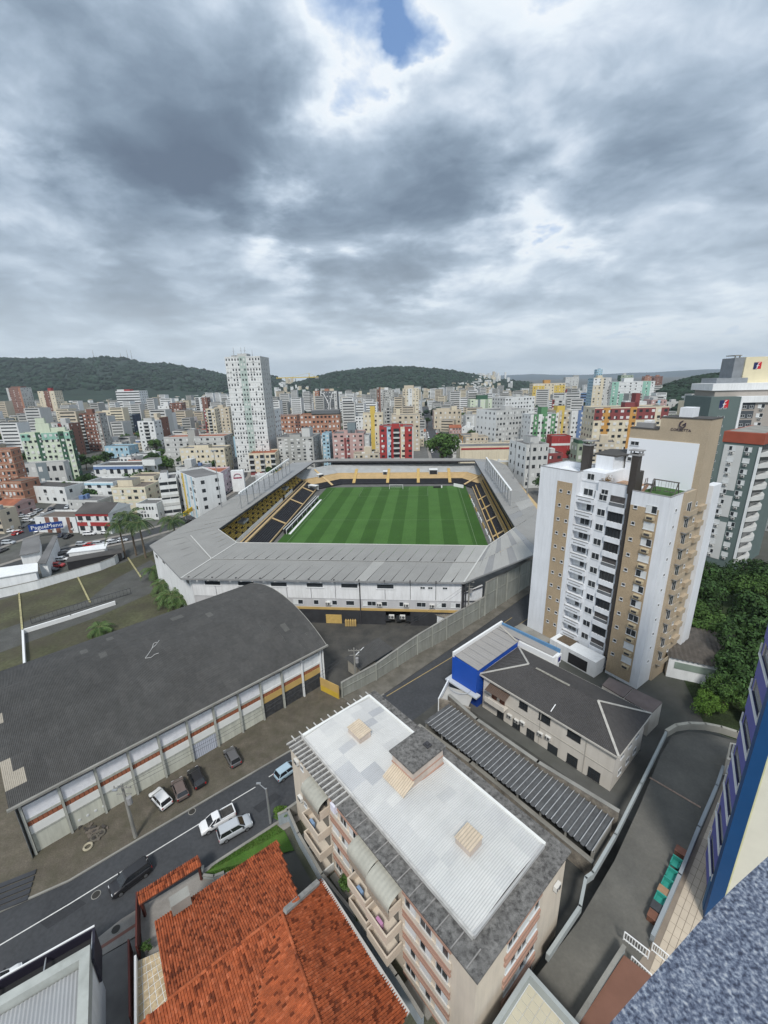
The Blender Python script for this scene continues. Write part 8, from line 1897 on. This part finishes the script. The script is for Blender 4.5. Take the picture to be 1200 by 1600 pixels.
# urban trees
far_trees = MB(); rt3 = random.Random(31); ntree = 0
tspots = [(690, 735, 15, 24, 'big round dark tree in front of the school behind the stadium'), (668, 668, 6, 12, 'small dark tree on the far avenue'), (740, 690, 9, 12, 'dark tree between the big round tree and the school'), (770, 668, 9, 12, 'tree before the mint tower on the avenue'), (125, 735, 7, 12, 'dark palm-like tree beside the mint tower'), (292, 735, 8, 12, 'tree behind the lilac house, right one'), (262, 742, 9, 13, 'dark tree mass left of the lilac house'), (243, 735, 8, 12, 'dark tree behind the white hall tower box'), (335, 668, 7, 12, 'tree right of the large grey block'), (0, 700, 11, 15, 'dark tree mass at the left edge above the brick tower'), (20, 680, 9, 12, 'dark trees at left behind the brick tower'), (352, 735, 6, 9, 'tree by the roadside near the sign tower'), (245, 712, 8, 14, 'dark tree between slim white tower and grey block'), (160, 660, 14, 18, 'park tree beyond the dark glass block'), (232, 668, 9, 14, 'tree left of the slim tower'), (60, 655, 16, 18, 'park trees behind the mint tower'), (808, 730, 6, 9, 'tree at the foot of the avenue flats'), (845, 775, 6, 10, 'tree in the gap by the stadium roof masts'), (1050, 668, 10, 14, 'tree below the hillside houses'), (1075, 668, 10, 14, 'second tree below the hillside villa'), (935, 640, 8, 12, 'tree behind the blue tower'), (268, 802, 5, 8, 'street tree behind the yellow banner')]
for i, (px, py, r_, h, lab) in enumerate(tspots): p = G(px, py); s_ = 1.0; tree(p, r_ * .8, h, lab, 0 if i % 3 else 1, i, 2600, .075, 'city trees', ang=i)
def tree_label(q, k):
    u, v = to_px(q.x, q.y, 0); nm, lx, ly = min(LM, key=lambda g: (g[1] - u) ** 2 + ((g[2] - v) * 2.0) ** 2); du, dv = u - lx, (v - ly) * 2
    rel = ('right of' if du > 0 else 'left of') if abs(du) > abs(dv) else ('in front of' if dv > 0 else 'behind')
    base_l = '%s round tree %s %s' % ('lighter green' if k else 'dark green', rel, nm); n_ = used.get(base_l, 0); used[base_l] = n_ + 1; TL.append((base_l, q.length)); return base_l if n_ == 0 else base_l + ', tree %s of those there' % (cnt_words[min(n_, 15)].strip() or 'first')
TL = []
for k in range(430):
    a = rt3.uniform(-45, 45); r_ = 245 + rt3.random() ** 1.1 * 1500; x, y = r_ * math.sin(R(a)), r_ * math.cos(R(a))
    if blocked(x, y): continue
    if r_ < 650:
        for j in range(2):
            q = Vector((x + rt3.gauss(0, 8), y + rt3.gauss(0, 8), 0)); rr4 = rt3.uniform(3.2, 6.5)
            if ntree < 150 and not blocked(q.x, q.y): tree(q, rr4, rr4 * 1.7, tree_label(q, ntree % 2), ntree % 2, ntree, 1100, .12, 'scattered city trees', ang=ntree); ntree += 1
        continue
    for j in range(rt3.randint(3, 9)): lump(far_trees, Vector((x + rt3.gauss(0, 14), y + rt3.gauss(0, 10), rt3.uniform(2, 7))), rt3.uniform(4, 8), rt3)
far_trees.obj('distant_trees', LEAF_FAR, kind='stuff', label='clumps of dark trees between the far city blocks')
# city cars on the streets and in the lots
cc = random.Random(12); ccol = ['white', 'silver', 'black', 'grey', 'red', 'white', 'silver', 'navy']
ncar = 0; place_names = {'north': 'the avenue behind the stadium', 'north_east': 'the avenue of tall flats', 'west_long': 'the street left of the stadium', 'west_cross': 'the side street by the mint tower', 'parking_street': 'the street beside the parking lots', 'far_west': 'the far left cross street'}
ordn = ['first', 'second', 'third', 'fourth', 'fifth', 'sixth', 'seventh', 'eighth', 'ninth', 'tenth', 'eleventh', 'twelfth', 'thirteenth', 'fourteenth', 'fifteenth', 'sixteenth', 'seventeenth', 'eighteenth', 'nineteenth', 'twentieth']
for key, (c, w) in STREETS.items():
    k = 0
    for i in range(len(c) - 1):
        d_ = c[i + 1] - c[i]; L_ = d_.length; n = Vector((-d_.y, d_.x)).normalized(); s_ = cc.uniform(2, 8)
        while s_ < L_:
            for sd in (-1, 1):
                if cc.random() < .55 and k < 20:
                    p = c[i] + d_.normalized() * s_ + n * sd * (w / 2 - 1.2); co = cc.choice(ccol); car(cc.choice(['hatch', 'sedan', 'suv']), co, (p.x, p.y), math.atan2(d_.y, d_.x) + (math.pi if cc.random() < .5 else 0), '%s parked car on %s, %s from the near end' % (co if co != 'lightblue' else 'blue', place_names[key], ordn[k]), 'cars along ' + place_names[key], False, z=.05); k += 1
            s_ += cc.uniform(6, 14)
lot = [(128, 852, 'silver'), (141, 854, 'red'), (155, 852, 'silver'), (173, 848, 'white'), (190, 846, 'silver'), (140, 836, 'white'), (166, 834, 'white'), (72, 880, 'black'), (90, 886, 'red'), (97, 876, 'white'), (80, 893, 'black'), (112, 870, 'black'), (98, 838, 'navy'), (107, 840, 'black'), (14, 850, 'silver'), (14, 832, 'white'), (28, 826, 'black'), (44, 815, 'white'), (50, 806, 'white'), (4, 862, 'grey'), (60, 800, 'silver'), (316, 783, 'black'), (318, 769, 'white'), (306, 799, 'black'), (24, 800, 'white'), (36, 808, 'silver')]
for i, (px, py, co) in enumerate(lot): p = G(px, py); car(['hatch', 'sedan', 'suv'][i % 3], co, p, cc.choice([0.1, .15, 1.6]) + cc.uniform(-.1, .1), '%s car in the lots left of the stadium, %s counted from the palms' % (co, ordn[i] if i < 20 else 'twenty-' + ordn[i - 20]), 'cars in the lots left of the stadium', False)
# crane and hill masts
cr = thing('tower_crane', 'yellow tower crane above the far brick buildings', 'crane', G(488, 655)); H_ = 62; b = MB()
for (x, y) in ((-.9, -.9), (.9, -.9), (.9, .9), (-.9, .9)): b.bar((x, y, 0), (x, y, H_), .3)
for i in range(20): z = i * H_ / 20; b.bar((-.9, -.9, z), (.9, -.9, z + H_ / 20), .2); b.bar((.9, -.9, z), (.9, .9, z + H_ / 20), .2)
b.obj('mast', dkm, cr); b = MB(); b.bar((-50, 0, H_ + .2), (14, 0, H_ + .2), .9, 1.3); b.bar((0, 0, H_), (0, 0, H_ + 6), .8); b.bar((0, 0, H_ + 6), (-30, 0, H_ + .6), .2); b.bar((0, 0, H_ + 6), (12, 0, H_ + .6), .2); b.obj('jib', mat('crane yellow', (.55, .42, .10)), cr); b = MB(); b.box(9, 14, -1, 1, H_ - 2, H_); b.obj('counterweight', CONC, cr)
for i, (px, zt, lab) in enumerate(((148, 22, 'left antenna mast on the hill crest'), (190, 10, 'short antenna on the hill crest'), (201, 26, 'tallest of the antennas on the hill crest'), (207, 24, 'right antenna mast on the hill crest'))):
    v = ray(px, 565); hd = Vector((v.x, v.y)).normalized() * 3000; t = thing('antenna', lab, 'antenna', (hd.x, hd.y, 215)); b = MB(); b.tube([(0, 0, -20), (0, 0, zt + 14)], [2.0, .8], 5); b.obj('mast', mcol, t); b = MB(); b.box(-2.5, 2.5, -.5, .5, zt, zt + 2); b.obj('dish', W2, t)
for (px, lab) in ((362, 'thin roof antenna at the left of the tall white tower'), (374, 'thin roof antenna beside the shaft of the tall white tower'), (380, 'short roof antenna on the shaft of the tall white tower')):
    p = FOOT[0][0] + FOOT[0][1] * ((px - 350) / 56 * FOOT[0][2]); t = thing('antenna', lab, 'antenna', (p.x, p.y + 4, 71)); b = MB(); b.tube([(0, 0, -1), (0, 0, 6)], [.18, .1], 5); b.obj('mast', mcol, t)
    b = MB(); b.bar((-.8, 0, 4), (.8, 0, 4), .12); b.obj('crossbar', mcol, t)
# ------------------------------------------------------------------ haze
hzm = bpy.data.materials.new('haze air'); hzm.use_nodes = True; th2 = hzm.node_tree; th2.nodes.clear(); pv_ = th2.nodes.new('ShaderNodeVolumePrincipled'); pv_.inputs['Color'].default_value = (.80, .90, 1, 1); pv_.inputs['Density'].default_value = HAZE; pv_.inputs['Anisotropy'].default_value = .2
oo_ = th2.nodes.new('ShaderNodeOutputMaterial'); th2.links.new(pv_.outputs[0], oo_.inputs['Volume'])
if HAZE > 0:
    b = MB(); b.box(-9600, 9600, -9200, 10500, -6, 420); b.obj('haze', hzm, kind='stuff', label='thin pale haze over the whole town')

for o in scene.objects:
    l_ = o.get('label')
    if l_ and len(l_.split()) > 16: o['label'] = ' '.join(l_.replace(' strip and', '').replace(' roof', '').split()[:16])
